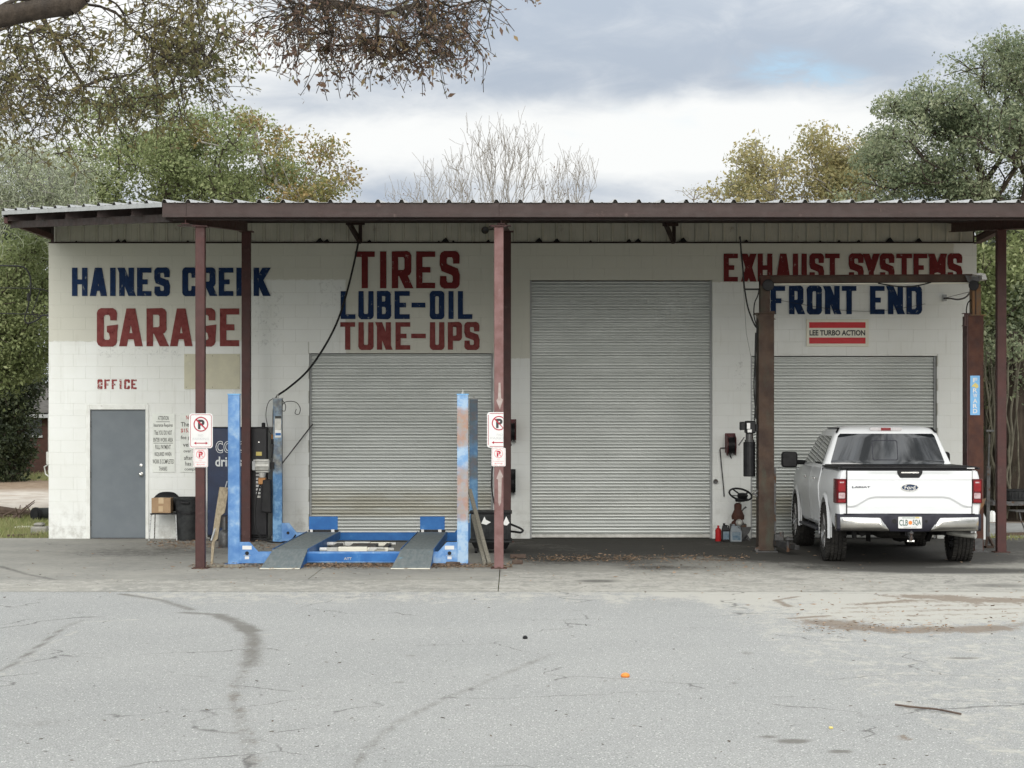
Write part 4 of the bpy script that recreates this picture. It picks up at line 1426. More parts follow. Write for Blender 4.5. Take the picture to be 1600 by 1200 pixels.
def parking_sign(px0, px1, py0, py1, D, label, cut=None, small=False):
    """white plate, red ring with a black P struck through, NO PARKING and a two-way arrow; cut = where the plate is folded back round the post"""
    x0, x1, z0, z1 = X(px0, D), X(px1, D), Z(py1, D), Z(py0, D)
    w, h = x1 - x0, z1 - z0
    xc = (x0 + x1) / 2
    t = thing('no_parking_sign', (xc, D, z0), label, 'sign', 'no-parking signs on the canopy posts')
    xe = X(cut, D) if cut else x1
    r = 0.035 if not small else 0.015
    if cut:
        pl = [p for p in rrect(x0, x1, z0, z1, r) if p[0] < xe - 0.01]
        k = [i for i in range(len(pl)) if pl[i][0] > x0 + w * 0.05]
        pl = [(xe, z1)] + [p for p in rrect(x0, x1, z0, z1, r) if p[0] < x0 + w * 0.4] + [(xe, z0)]
        MB().prism(pl, D - 0.002, D).box(xe - 0.002, xe, D, D + w * (px1 - cut) / (px1 - px0), z0 + 0.02, z1 - 0.02).build('plate', M['white'], t)
    else:
        MB().prism(rrect(x0, x1, z0, z1, r), D - 0.002, D).build('plate', M['white'], t)
    y = D - 0.0035
    mb, mk, mg = MB(), MB(), MB()
    ins = 0.045 * w
    if not cut:
        ring(mb, rrect(x0 + ins, x1 - ins, z0 + ins, z1 - ins, r * .8), rrect(x0 + ins * 1.4, x1 - ins * 1.4, z0 + ins * 1.4, z1 - ins * 1.4, r * .7), y)
    else:
        mb.box(x0 + ins, x0 + ins * 1.5, y - 0.0004, y, z0 + r, z1 - r).box(x0 + r, xe - 0.002, y - 0.0004, y, z0 + ins, z0 + ins * 1.5).box(x0 + r, xe - 0.002, y - 0.0004, y, z1 - ins * 1.5, z1 - ins)
    cx = xc if not cut else x0 + w * 0.52
    cz = z1 - h * 0.31
    rr = w * 0.315
    o_, i_ = circ(cx, cz, rr), circ(cx, cz, rr * 0.85)
    if cut:
        lim = xe - 0.003
        o_ = [(min(p[0], lim), p[1]) for p in o_]
        i_ = [(min(p[0], lim - 0.001), p[1]) for p in i_]
    ring(mb, o_, i_, y)
    fit_text(mk, 'P', cx - rr * .40, min(cx + rr * .50, xe - 0.004), cz - rr * .68, cz + rr * .62, y - 0.0004, 0.05)
    d = rr * 0.66
    k = rr * 0.065
    mb.add([(cx - d - k, y - 0.0010, cz + d - k), (cx - d + k, y - 0.0010, cz + d + k), (min(cx + d + k, xe - 0.003), y - 0.0010, cz - d + k), (min(cx + d - k, xe - 0.004), y - 0.0010, cz - d - k)], [(0, 1, 2, 3)])
    s_no, s_pk = ('NO', 'PARKING') if not cut else ('NO', 'PARKI')
    f0, f1 = (0.40, 0.60) if not cut else (0.42, 0.68)
    fit_text(mg, s_no, x0 + w * f0, x0 + w * f1, z0 + h * .335, z0 + h * .40, y - 0.0002)
    fit_text(mg, s_pk, x0 + w * .15, x0 + w * .85 if not cut else xe - 0.003, z0 + h * .235, z0 + h * .30, y - 0.0002)
    az, ah = z0 + h * .145, h * .042
    a0, a1 = x0 + w * .2, (x0 + w * .8 if not cut else xe - 0.003)
    hw = w * .10
    pts = [(a0, az), (a0 + hw, az + ah), (a0 + hw, az + ah * .3)] + ([(a1 - hw, az + ah * .3), (a1 - hw, az + ah), (a1, az), (a1 - hw, az - ah), (a1 - hw, az - ah * .3)] if not cut else [(a1, az + ah * .3), (a1, az - ah * .3)]) + [(a0 + hw, az - ah * .3), (a0 + hw, az - ah)]
    mr = M['signred'] if not small else M['signpink']
    mb.add([(p[0], y - 0.0004, p[1]) for p in pts], [tuple(range(len(pts)))])
    mb.build('red_print', mr if not cut else M['signred'], t)
    mk.build('black_letter', M['signblack'] if not small else M['signred'], t)
    mg.build('faded_lettering', M['signgrey'] if not small else M['signpink'], t)
    for zz in (z1 - 0.025 * (h / .46), z0 + 0.025 * (h / .46)):
        if not cut:
            MB().cyl((xc, D - 0.002, zz), (xc, D - 0.008, zz), 0.007, n=8).build('bolt', M['steel'], t)
    return t


SD = 26.9 - 0.066
parking_sign(295.6, 332.4, 646, 700.3, SD, 'clean no-parking sign, the larger of the two on the left post')
parking_sign(302, 325, 701, 730, SD, 'small pinkish no-parking sign under the larger one on the left post', small=True)
parking_sign(761, 797, 644, 699.5, SD, 'larger no-parking sign folded around the centre post, its right side missing', cut=786.6)
parking_sign(768, 790, 699.8, 728.5, SD - 0.003, 'small no-parking sign under the bent one on the centre post', small=True)

# ------------------------------------------------------------------ vending machine
VY = 33.2
vx0, vx1, vz1 = X(323, VY), X(418, VY), Z(667, VY)
vm = thing('vending_machine', ((vx0 + vx1) / 2, VY + 0.4, 0), 'dark navy vending machine reading cold drinks beside the left post', 'vending machine')
xm = X(388, VY)
MB().box(vx0, vx1, VY + 0.06, VY + 0.80, 0.06, vz1).build('cabinet', M['vendblack'], vm, bevel=0.012)
MB().box(vx0 + 0.01, xm, VY, VY + 0.058, 0.10, vz1 - 0.02).build('front_panel', M['vend'], vm, bevel=0.01)
MB().box(xm + 0.01, vx1 - 0.015, VY + 0.005, VY + 0.058, 0.10, vz1 - 0.02).build('control_panel', M['vendblack'], vm, bevel=0.008)
MB().box(vx0 + 0.03, vx1 - 0.03, VY + 0.10, VY + 0.75, 0.0, 0.06).build('plinth', M['vendblack'], vm)
# outlined "cold", solid "drinks"
m = MB()
fit_text(m, 'cold', X(337, VY), X(384, VY), Z(708, VY), Z(680.5, VY), VY - 0.002, 0.02, ref=None)
m.build('outline_lettering', M['silverprint'], vm)
m = MB()
fit_text(m, 'cold', X(337.9, VY), X(383.2, VY), Z(707.2, VY), Z(681.4, VY), VY - 0.003, -0.012)
m.build('lettering_fill', M['vend'], vm)
m = MB()
fit_text(m, 'drinks', X(336.5, VY), X(378, VY), Z(729, VY), Z(713.5, VY), VY - 0.002, 0.02)
m.build('lettering', M['silverprint'], vm)
cp = [(400, 409, 706, 712, M['yellowlab']), (396, 405, 718, 732, M['white'])]
for a, b, c, d, mm in cp:
    MB().box(X(a, VY), X(b, VY), VY - 0.002, VY + 0.005, Z(d, VY), Z(c, VY)).build('price_label', mm, vm)
for k in range(8):
    zc = 735 + k * 5.6
    MB().box(X(400, VY), X(407, VY), VY - 0.006, VY + 0.005, Z(zc + 3.6, VY), Z(zc, VY)).build('selection_button', M['white'] if k < 7 else M['alu'], vm, bevel=0.002)
MB().box(X(403.5, VY), X(405.5, VY), VY - 0.004, VY + 0.005, Z(691.5, VY), Z(690, VY)).build('lock', M['steel'], vm)
MB().box(X(343, VY), X(378, VY), VY - 0.008, VY + 0.004, 0.22, 0.42).build('delivery_flap', M['vendblack'], vm, bevel=0.006)
MB().lathe((X(410.5, VY), VY + 0.1, vz1), [(0.03, 0), (0.032, 0.05), (0.025, 0.065), (0, 0.07)], 10).build('top_knob', M['black'], vm)

# ------------------------------------------------------------------ chair with box, rubbish bin
CY = 33.35
ch = thing('stacking_chair', (X(255, CY), CY + 0.15, 0), 'black plastic chair with thin steel legs holding a cardboard box', 'chair')
cx = X(254.5, CY)
sx = 0.215
m = MB()
n_ = 12
for j in range(2):
    for i in range(n_ + 1):
        t = -1 + 2 * i / n_
        zc = 0.78 - 0.10 * abs(t) ** 3.2 if j else 0.46
        m.v.append((cx + sx * 1.0 * t * (1 if j else 0.97), CY + 0.42 - 0.05 * t * t * (1 if j else .6), zc))
for i in range(n_):
    m.f.append((i, i + 1, n_ + 2 + i, n_ + 1 + i))
o = m.build('backrest', M['black'], ch, smooth=True)
md = o.modifiers.new('thick', 'SOLIDIFY')
md.thickness = 0.012
MB().box(cx - 0.21, cx + 0.21, CY, CY + 0.42, 0.425, 0.445).build('seat', M['black'], ch, bevel=0.009, seg=2)
for sxx in (-1, 1):
    MB().tube([(cx + sxx * 0.20, CY + 0.06, 0.425), (cx + sxx * 0.225, CY + 0.0, 0.0)], 0.010, 8).build('leg', M['steel'], ch)
    MB().tube([(cx + sxx * 0.19, CY + 0.38, 0.46), (cx + sxx * 0.215, CY + 0.45, 0.0)], 0.010, 8).build('leg', M['steel'], ch)
    MB().tube([(cx + sxx * 0.20, CY + 0.06, 0.42), (cx + sxx * 0.19, CY + 0.40, 0.42), (cx + sxx * 0.19, CY + 0.42, 0.6)], 0.009, 8).build('side_rail', M['steel'], ch)
bx = thing('cardboard_box', (X(251, CY), CY + 0.2, 0.447), 'small taped cardboard box sitting on the black chair', 'box')
MB().box(X(236, CY), X(266, CY), CY + 0.04, CY + 0.30, 0.448, 0.69).build('carton', M['cardboard'], bx, bevel=0.004)
MB().box(X(247, CY), X(255, CY), CY + 0.037, CY + 0.0395, 0.60, 0.691).box(X(247, CY), X(255, CY), CY + 0.038, CY + 0.30, 0.6905, 0.6925).box(X(247, CY), X(254, CY), CY + 0.037, CY + 0.0395, 0.47, 0.56).build('tape_strip', M['tape'], bx)

RY = 33.3
rbn = thing('rubbish_bin', (X(290, RY), RY + 0.2, 0), 'dusty black rubbish bin standing beside the black chair', 'bin')
prof_ = [(0.155, 0.0), (0.16, 0.02), (0.19, 0.50), (0.195, 0.60), (0.20, 0.66), (0.215, 0.665), (0.215, 0.70), (0.205, 0.705), (0.195, 0.66), (0.15, 0.05), (0, 0.04)]
MB().lathe((X(290, RY), RY + 0.2, 0), prof_, 28).build('barrel', M['blackdust'], rbn, smooth=True)
MB().box(X(283, RY), X(296, RY), RY - 0.045, RY + 0.0, 0.60, 0.64).build('handle', M['black'], rbn, bevel=0.008)
m = MB()
for i in range(7):
    a = R(205 + i * 130 / 6 / 1.0)
    b = R(205 + (i + 1) * 130 / 6)
    zc0 = 0.50 - 0.06 * math.sin(math.pi * i / 7)
    zc1 = 0.50 - 0.06 * math.sin(math.pi * (i + 1) / 7)
    c0, c1 = Vector((X(290, RY) + 0.197 * math.cos(a), RY + 0.2 + 0.197 * math.sin(a), zc0)), Vector((X(290, RY) + 0.197 * math.cos(b), RY + 0.2 + 0.197 * math.sin(b), zc1))
    m.bar(c0, c1, 0.012, 0.035)
m.build('moulded_ridge', M['black'], rbn)

# leaning plank by the left post, grey jug behind it
pk = thing('scrap_lumber', (X(333, 27.6), 27.5, 0), 'weathered pale plank leaning between the left post and the blue lift', 'lumber')
m = MB()


def plank(m, pts, D0, D1, th=0.04):
    """outline in photo pixels; the depth runs from D0 at its foot to D1 at its head"""
    ys = [p[1] for p in pts]
    lo, hi = max(ys), min(ys)
    vs = []
    for k in (0, th):
        for (a, b) in pts:
            D = D0 + (D1 - D0) * (lo - b) / (lo - hi)
            vs.append((X(a, D), D + k, max(0.0, Z(b, D))))
    n = len(pts)
    m.add(vs, [tuple(range(n)), tuple(range(2 * n - 1, n - 1, -1))] + [(i, i + n, (i + 1) % n + n, (i + 1) % n) for i in range(n)])


plank(m, [(343, 761), (357, 762), (351, 801), (345, 806), (340, 842), (335.5, 846), (332, 884), (329, 884), (331, 842), (336, 806)], 27.6, 28.2)
m.build('board', M['wood'], pk)
tag(MB().bar(PT(330, 845, 27.75), PT(341, 812, 28.0), 0.02, 0.02).bar(PT(352, 762, 28.3), PT(355, 752, 28.4), 0.012, 0.012).build('handle_stub', M['trimgrey'], pk))
jg = thing('bottle_jack', (X(352, 31.4), 31.4, 0), 'squat dark grey bottle jack on the slab behind the leaning plank', 'jack')
MB().lathe((X(351, 31.4), 31.4, 0), [(0.09, 0), (0.095, 0.02), (0.095, 0.22), (0.07, 0.26), (0.035, 0.28), (0.03, 0.46), (0.024, 0.47), (0, 0.475)], 20).build('body', M['dsteel'], jg, smooth=True)
MB().box(X(351, 31.4) - 0.12, X(351, 31.4) + 0.12, 31.29, 31.51, 0, 0.018).build('foot', M['dsteel'], jg)

# ------------------------------------------------------------------ four-post blue lift
LYF, LYR = 27.66, 33.0
lift = thing('four_post_lift', (X(545, 27.7) + 0.0, 30.3, 0), 'blue four-post car lift with two drive-on ramps in front of the left roll-up door', 'car lift')
xl_f, xr_f = X(366, LYF), X(723, LYF)
xl_r, xr_r = X(434, LYR), X(740, LYR)


def lift_post(x, y, h, w, d, material, rear=False):
    m = MB()
    # C-section: web and two flanges with lips, slot facing inward
    s = 1 if x < -2 else -1
    m.box(x - w / 2, x + w / 2, y - d / 2, y - d / 2 + 0.008, 0.012, h)
    m.box(x - w / 2, x + w / 2, y + d / 2 - 0.008, y + d / 2, 0.012, h)
    m.box(x - s * w / 2 - 0.004, x - s * w / 2 + 0.004, y - d / 2 + 0.008, y + d / 2 - 0.008, 0.012, h)
    m.box(x + s * (w / 2) - 0.004, x + s * (w / 2) + 0.004, y - d / 2 + 0.008, y - d / 2 + 0.05, 0.012, h)
    m.box(x + s * (w / 2) - 0.004, x + s * (w / 2) + 0.004, y + d / 2 - 0.05, y + d / 2 - 0.008, 0.012, h)
    p = m.build('column', material, lift)
    MB().box(x - w / 2 - 0.01, x + w / 2 + 0.01, y - d / 2 - 0.01, y + d / 2 + 0.01, h, h + 0.014).build('cap_plate', M['trimgrey'] if rear else M['bluelab'], p)
    MB().box(x - w / 2 - 0.05, x + w / 2 + 0.05, y - d / 2 - 0.02, y + d / 2 + 0.05, 0, 0.012).build('base_plate', M['bluedeep'], p)
    MB().cyl((x, y, h + 0.014), (x, y, h + 0.075), 0.010, n=8).cyl((x, y, h + 0.014), (x, y, h + 0.034), 0.020, n=6).build('stud', M['alu'], p)
    return p


hf = Z(617, LYF)
cl = lift_post(xl_f, LYF, hf, 0.147, 0.11, M['blue'])
cr = lift_post(xr_f, LYF, hf, 0.140, 0.11, M['bluerust'])
rl = lift_post(xl_r, LYR, Z(623, LYR), 0.138, 0.12, M['bluegrime'], True)
rr_ = lift_post(xr_r, LYR, Z(624, LYR), 0.125, 0.12, M['bluegrime2'], True)
# stickers on the rear-left column
MB().box(X(430, LYR), X(440, LYR), LYR - 0.0625, LYR - 0.0605, Z(684, LYR), Z(652, LYR)).build('torn_label', M['alu'], rl)
MB().box(X(430.5, LYR), X(440, LYR), LYR - 0.065, LYR - 0.063, Z(682, LYR), Z(672, LYR)).build('label', M['paper'], rl)
MB().box(X(431, LYR), X(439.5, LYR), LYR - 0.067, LYR - 0.0655, Z(680.5, LYR), Z(676.5, LYR)).build('label_print', M['bluedeep'], rl)
MB().box(X(430.5, LYR), X(440, LYR), LYR - 0.065, LYR - 0.063, Z(654, LYR), Z(650, LYR)).build('label', M['signblack'], rl)

xj0, xj1 = X(375, LYF), X(715, LYF)
bt = Z(862, LYF)
bm_ = MB().box(xj0 + 0.25, xj1 - 0.25, LYF - 0.05, LYF + 0.10, 0.028, bt)
cbf = bm_.build('cross_beam', M['blue'], lift, bevel=0.006)
MB().box(xj0 + 0.30, xj1 - 0.45, LYF - 0.0525, LYF - 0.0505, 0.045, bt - 0.02).build('worn_face', M['bluedeep'], cbf)
m = MB()
fit_text(m, 'ATT', X(538, LYF), X(550, LYF), Z(874.5, LYF), Z(870.5, LYF), LYF - 0.0545, 0.02)
m.build('maker_badge', M['alu'], cbf)


def gusset(x, y, s, mtl, front=True):
    D = y
    if front:
        pts = [(0, 0.02), (0, 0.305), (0.14, 0.305), (0.26, bt + 0.0), (0.52, bt), (0.52, 0.02)]
    else:
        pts = [(0, 0.02), (0, 0.31), (0.12, 0.31), (0.24, 0.155), (0.50, 0.155), (0.50, 0.02)]
    poly = [(x + s * a, b) for a, b in pts]
    if s < 0:
        poly = poly[::-1]
    g = MB().prism(poly, y - 0.062, y - 0.052).build('gusset_plate', mtl, lift, bevel=0.003)
    if front:
        cx_ = x + s * 0.105
        MB().box(cx_ - 0.062, cx_ + 0.062, y - 0.0645, y - 0.0625, 0.205, 0.255).box(cx_ - 0.028, cx_ + 0.028, y - 0.0645, y - 0.0625, 0.075, 0.112).build('label', M['white'], g)
        MB().cyl((cx_, y - 0.0625, 0.155), (cx_, y - 0.068, 0.155), 0.026, n=14).build('access_hole', M['black'], g)
        MB().box(cx_ - 0.045, cx_ + 0.045, y - 0.0645, y - 0.0625, 0.122, 0.130).build('label', M['trimgrey'], g)
    else:
        cx_ = x + s * 0.10
        MB().cyl((cx_, y - 0.0625, 0.15), (cx_, y - 0.07, 0.15), 0.024, n=12).build('access_hole', M['black'], g)
    return g


gusset(xl_f + 0.074, LYF, 1, M['blue'])
gusset(xr_f - 0.070, LYF, -1, M['blue'])
gusset(xl_r + 0.070, LYR, 1, M['blue'], False)
gusset(xr_r - 0.063, LYR, -1, M['bluedeep'], False)
MB().box(xl_r + 0.07, xr_r - 0.065, LYR - 0.05, LYR + 0.08, 0.03, 0.155).build('cross_beam', M['bluedeep'], lift, bevel=0.006)

RT = 0.205
for (fa, fb, ra, rb, ja, jb) in ((406, 468.5, 480, 531, 427, 480.5), (610.5, 672, 653.5, 698, 627, 677.5)):
    Dj, Dr = 27.62, 32.2
    Df = GD(890) + 0.03
    xa0, xa1, xb0, xb1 = X(ja, Dj), X(jb, Dj), X(ra, Dr), X(rb, Dr)
    m = MB()
    th = 0.115
    v = [(xa0, Dj, RT), (xa1, Dj, RT), (xb1, Dr, RT), (xb0, Dr, RT), (xa0, Dj, RT - th), (xa1, Dj, RT - th), (xb1, Dr, RT - th), (xb0, Dr, RT - th)]
    m.add(v, [(0, 1, 2, 3), (7, 6, 5, 4), (0, 4, 5, 1), (1, 5, 6, 2), (2, 6, 7, 3), (3, 7, 4, 0)])
    rw = m.build('runway', M['ramp'], lift, bevel=0.004)
    # side flange strips, proud of the deck
    for xa, xb, sg in ((xa0, xb0, -1), (xa1, xb1, 1)):
        MB().bar((xa + sg * 0.006, Dj, RT - 0.05), (xb + sg * 0.006, Dr, RT - 0.05), 0.008, 0.118).build('side_flange', M['bluedeep'], rw)
    f0, f1 = X(fa, Df), X(fb, Df)
    m = MB()
    m.add([(f0, Df, 0.004), (f1, Df, 0.004), (xa1, Dj - 0.01, RT), (xa0, Dj - 0.01, RT), (f0, Df + 0.01, -0.0), (f1, Df + 0.01, -0.0), (xa1, Dj - 0.01, RT - 0.02), (xa0, Dj - 0.01, RT - 0.02)],
          [(0, 1, 2, 3), (7, 6, 5, 4), (0, 4, 5, 1), (1, 5, 6, 2), (2, 6, 7, 3), (3, 7, 4, 0)])
    rp = m.build('approach_ramp', M['ramp'], lift)
    MB().bar((f0, Df - 0.01, 0.012), (f1, Df - 0.01, 0.012), 0.02, 0.012).build('ramp_lip', M['cream'], rp)
    for xa, xf in ((xa0 + 0.01, f0 + 0.01), (xa1 - 0.01, f1 - 0.01)):
        m = MB()
        m.add([(xf - .006, Df + 0.05, 0), (xa - .006, Dj - 0.02, 0), (xa - .006, Dj - 0.02, RT - 0.02), (xf + .006, Df + 0.05, 0), (xa + .006, Dj - 0.02, 0), (xa + .006, Dj - 0.02, RT - 0.02)],
              [(0, 1, 2), (3, 5, 4), (0, 3, 4, 1), (1, 4, 5, 2), (2, 5, 3, 0)])
        m.build('ramp_web', M['bluedeep'], rp)
    # wheel stop at the far end
    ws = MB().box(xb0 + 0.03, xb1 - 0.03, Dr - 0.03, Dr - 0.02, RT + 0.035, RT + 0.24).build('wheel_stop', M['bluedeep'], lift, bevel=0.003)
    MB().box(xb0 + 0.05, xb0 + 0.09, Dr - 0.06, Dr - 0.005, RT, RT + 0.04).box(xb1 - 0.13, xb1 - 0.08, Dr - 0.06, Dr - 0.005, RT, RT + 0.04).build('stop_hinge', M['white'], ws)
    MB().box(xb0 + 0.02, xb1 - 0.02, Dr - 0.02, Dr + 0.02, RT, RT + 0.03).build('stop_rail', M['black'], ws)

# rolling jack trolley between the runways
jk = thing('rolling_bridge_jack', (X(560, 28.8), 28.8, 0.1), 'pale grey rolling jack beams resting between the two ramps of the blue lift', 'jack')


def jbeam(D, a0, a1, py, hh, mtl):
    z0 = Z(py, D)
    x0, x1 = X(a0, D), X(a1, D)
    m = MB().box(x0 + 0.26, x1 - 0.35, D, D + 0.12, z0 - hh, z0)
    b_ = m.build('beam', mtl, jk, bevel=0.012, seg=2)
    MB().box(x0 + 0.10, x0 + 0.26, D + 0.015, D + 0.10, z0 - hh * 0.9, z0 - hh * 0.1).build('slide_end', M['alu'], b_, bevel=0.006)
    MB().box(x1 - 0.35, x1 - 0.06, D + 0.015, D + 0.10, z0 - hh * 0.95, z0 - hh * 0.15).build('slide_end', M['cream'], b_, bevel=0.006)
    MB().cyl((x0, D + 0.06, z0 - hh * 0.5), (x0 + 0.10, D + 0.06, z0 - hh * 0.5), 0.028, n=12).build('roller', M['white'], b_)
    MB().cyl((x1 - 0.06, D + 0.06, z0 - hh * 0.5), (x1 + 0.02, D + 0.06, z0 - hh * 0.5), 0.026, n=12).build('roller', M['alu'], b_)
    return b_


jbeam(30.1, 510, 616, 846.5, 0.066, M['alu'])
b2 = jbeam(28.7, 499, 613, 854.5, 0.075, M['cream'])
MB().add([(X(573, 28.65), 28.65, Z(861, 28.65)), (X(579, 28.65), 28.65, Z(855, 28.65)), (X(598, 28.65), 28.65, Z(855, 28.65)), (X(602, 28.65), 28.65, Z(858, 28.65)), (X(590, 28.65), 28.65, Z(857, 28.65)), (X(584, 28.65), 28.65, Z(861, 28.65)),
          (X(573, 28.65), 28.69, Z(861, 28.65)), (X(579, 28.65), 28.69, Z(855, 28.65)), (X(598, 28.65), 28.69, Z(855, 28.65)), (X(602, 28.65), 28.69, Z(858, 28.65)), (X(590, 28.65), 28.69, Z(857, 28.65)), (X(584, 28.65), 28.69, Z(861, 28.65))],
         [(0, 1, 2, 3, 4, 5), (11, 10, 9, 8, 7, 6)] + [(i, i + 6, (i + 1) % 6 + 6, (i + 1) % 6) for i in range(6)]).build('pump_cover', M['alu'], jk)
MB().box(X(548, 29.4), X(588, 29.4), 29.2, 29.9, 0.10, 0.16).box(X(520, 29.4), X(530, 29.4), 28.8, 30.1, 0.10, 0.15).box(X(600, 29.4), X(607, 29.4), 28.8, 30.1, 0.10, 0.15).build('frame', M['dsteel'], jk)

# power unit on the rear-left column: grey motor, brass pump block, dark tank, hoses
DU = LYR - 0.12
pu = thing('hydraulic_power_unit', (X(412, DU), DU, Z(802, DU)), 'grey motor and dark oil tank hung beside the rear left blue column', 'power unit')
m = MB()
zc = Z(728, DU)
m.cyl((X(399, DU), DU, zc), (X(422, DU), DU, zc), 0.098, n=18)
m.build('motor', M['alu'], pu, bevel=0.012)
m = MB()
for k in range(12):
    a = 2 * math.pi * k / 12
    m.bar((X(400.5, DU), DU + 0.1 * math.cos(a), zc + 0.1 * math.sin(a)), (X(420, DU), DU + 0.1 * math.cos(a), zc + 0.1 * math.sin(a)), 0.012, 0.012)
m.build('cooling_fin', M['alu'], pu)
MB().box(X(395, DU), X(400, DU), DU - 0.09, DU + 0.06, zc - 0.07, zc + 0.08).build('terminal_box', M['trimgrey'], pu, bevel=0.01)
MB().cyl((X(410, DU), DU, Z(738, DU)), (X(410, DU), DU, Z(748, DU)), 0.06, 0.045, n=14).build('coupling', M['alu'], pu)
MB().box(X(404, DU), X(416, DU), DU - 0.07, DU + 0.05, Z(757, DU), Z(746, DU)).build('pump_block', M['copper'], pu, bevel=0.01)
m = MB()
m.add([(X(411, DU), DU - 0.08, Z(749, DU)), (X(424, DU), DU - 0.08, Z(749, DU)), (X(425.5, DU), DU - 0.08, Z(802, DU)), (X(408, DU), DU - 0.08, Z(800, DU)),
       (X(411, DU), DU + 0.08, Z(749, DU)), (X(424, DU), DU + 0.08, Z(749, DU)), (X(425.5, DU), DU + 0.08, Z(802, DU)), (X(408, DU), DU + 0.08, Z(800, DU))],
      [(0, 1, 2, 3), (7, 6, 5, 4), (0, 4, 5, 1), (1, 5, 6, 2), (2, 6, 7, 3), (3, 7, 4, 0)])
m.build('oil_tank', M['black'], pu, bevel=0.02, seg=2)
MB().box(X(421, DU), X(428, DU), DU - 0.02, DU + 0.10, Z(733, DU), Z(722, DU)).build('mounting_bracket', M['black'], pu)
MB().tube([PT(408, 752, DU - 0.03), PT(401, 775, DU - 0.05), PT(398, 805, DU - 0.08), PT(400, 825, DU - 0.1), PT(410, 842, DU - 0.1), PT(430, 847.5, DU - 0.15), PT(452, 846, DU - 0.2), PT(462, 836, DU - 0.1)], 0.013, 6, sub=6).build('hose', M['cable'], pu)
MB().tube([PT(432, 619, LYR), PT(427, 640, LYR - .05), PT(427, 690, LYR - .05), PT(425, 715, DU)], 0.011, 6, sub=5).build('supply_cable', M['cable'], pu)
MB().cyl(PT(425.5, 686, LYR - .06), PT(425.5, 694, LYR - .06), 0.022, n=8).build('cable_plug', M['black'], pu)
MB().cyl(PT(425.3, 679, LYR - .06), PT(425.3, 686, LYR - .06), 0.017, n=8).build('plug_body', M['copper'], pu)
# thin looping wires
tag(MB().tube([PT(431, 621, LYR - .02), PT(420, 628, LYR - .05), PT(415.5, 648, LYR - .05), PT(420, 672, LYR - .05), PT(425, 680, LYR - .05)], 0.006, 5, sub=6).build('looped_wire', M['cable']),
    'thin wire looping down left of the rear blue column', 'wire')
tag(MB().tube([PT(440, 624, LYR), PT(446, 633, LYR - .03), PT(445, 642, LYR - .03), PT(440, 640, LYR - .03), PT(443, 630, LYR - .03), PT(452, 627, LYR - .05), PT(463, 629, LYR - .05), PT(469, 638, LYR - .05), PT(467, 647, LYR - .05), PT(461, 646, LYR - .05), PT(463, 639, LYR - .05)], 0.006, 5, sub=6).build('curled_wire', M['cable']),
    'curled thin wire at the top of the rear left blue column', 'wire')
tag(MB().tube([PT(560, 378, WD - .12), PT(553, 412, WD - .2), PT(541, 460, WD - .25), PT(526, 505, WD - .3), PT(505, 545, WD - .35), PT(480, 580, WD - .5), PT(452, 605, WD - .8), PT(433, 618, LYR)], 0.017, 7, sub=6).build('power_cable', M['cable']),
    'black power cable drooping from the canopy to the rear blue column', 'cable')
tag(MB().tube([PT(441, 724, LYR - .03), PT(462, 697, WD - .3), PT(482, 671, WD - .03), PT(489, 662, WD - .01)], 0.011, 6, sub=4).build('slanting_rod', M['dsteel']),
    'dark rod slanting from the rear blue column to the left roll-up door', 'rod')

# ------------------------------------------------------------------ centre clutter
TY = 30.0
tb = thing('black_tub_bin', (X(765, TY), TY + 0.4, 0), 'big dusty black tub bin with two torn paper labels behind the centre post', 'bin')
x0, x1 = X(733, TY), X(799, TY)
m = MB()
zb, zm, zt = 0.06, Z(846, TY), Z(803, TY)


def frust(m, x0, x1, y0, y1, z0, z1, ins):
    m.add([(x0 + ins, y0 + ins, z0), (x1 - ins, y0 + ins, z0), (x1 - ins, y1 - ins, z0), (x0 + ins, y1 - ins, z0), (x0, y0, z1), (x1, y0, z1), (x1, y1, z1), (x0, y1, z1)],
          [(0, 3, 2, 1), (4, 5, 6, 7), (0, 1, 5, 4), (1, 2, 6, 5), (2, 3, 7, 6), (3, 0, 4, 7)])


frust(m, x0 + 0.03, x1 - 0.02, TY + 0.03, TY + 0.75, zb, zm - 0.02, 0.05)
m.build('lower_tub', M['black'], tb, bevel=0.02, seg=2)
MB().box(x0, x1 + 0.01, TY - 0.01, TY + 0.78, zm - 0.019, zm + 0.012).build('rim', M['blackdust'], tb, bevel=0.008)
m = MB()
frust(m, x0 + 0.02, x1 - 0.01, TY + 0.02, TY + 0.74, zm + 0.013, zt, -0.0)
m.build('upper_tub', M['blackdust'], tb, bevel=0.02, seg=2)
for k in range(6):
    xx = x0 + 0.05 + k * (x1 - x0 - 0.12) / 5
    MB().box(xx, xx + 0.03, TY + 0.008, TY + 0.019, zm + 0.03, zt - 0.03).build('rib', M['blackdust'], tb, bevel=0.003)
MB().box(x0, x1 + 0.01, TY, TY + 0.77, zt + 0.001, zt + 0.025).build('lid', M['black'], tb, bevel=0.006)
m = MB()
px_poly(m, [(752, 818), (757, 807), (759, 812), (767, 816), (760, 820)], TY - 0.004)
m.build('torn_label', M['paper'], tb)
m = MB()
px_poly(m, [(786, 818), (791, 806.5), (796, 817), (792, 821), (788, 820.5)], TY - 0.004)
m.build('torn_label', M['paper'], tb)
for xx in (x0 + 0.1, x1 - 0.12):
    MB().cyl((xx - 0.02, TY + 0.1, 0.045), (xx + 0.02, TY + 0.1, 0.045), 0.045, n=12).build('castor', M['black'], tb)
    MB().cyl((xx - 0.02, TY + 0.6, 0.045), (xx + 0.02, TY + 0.6, 0.045), 0.045, n=12).build('castor', M['black'], tb)
o = thing('loose_timber', (X(765, 27.6), 27.6, 0), 'long grey timber leaning against the black tub beside the rusty blue column', 'timber')
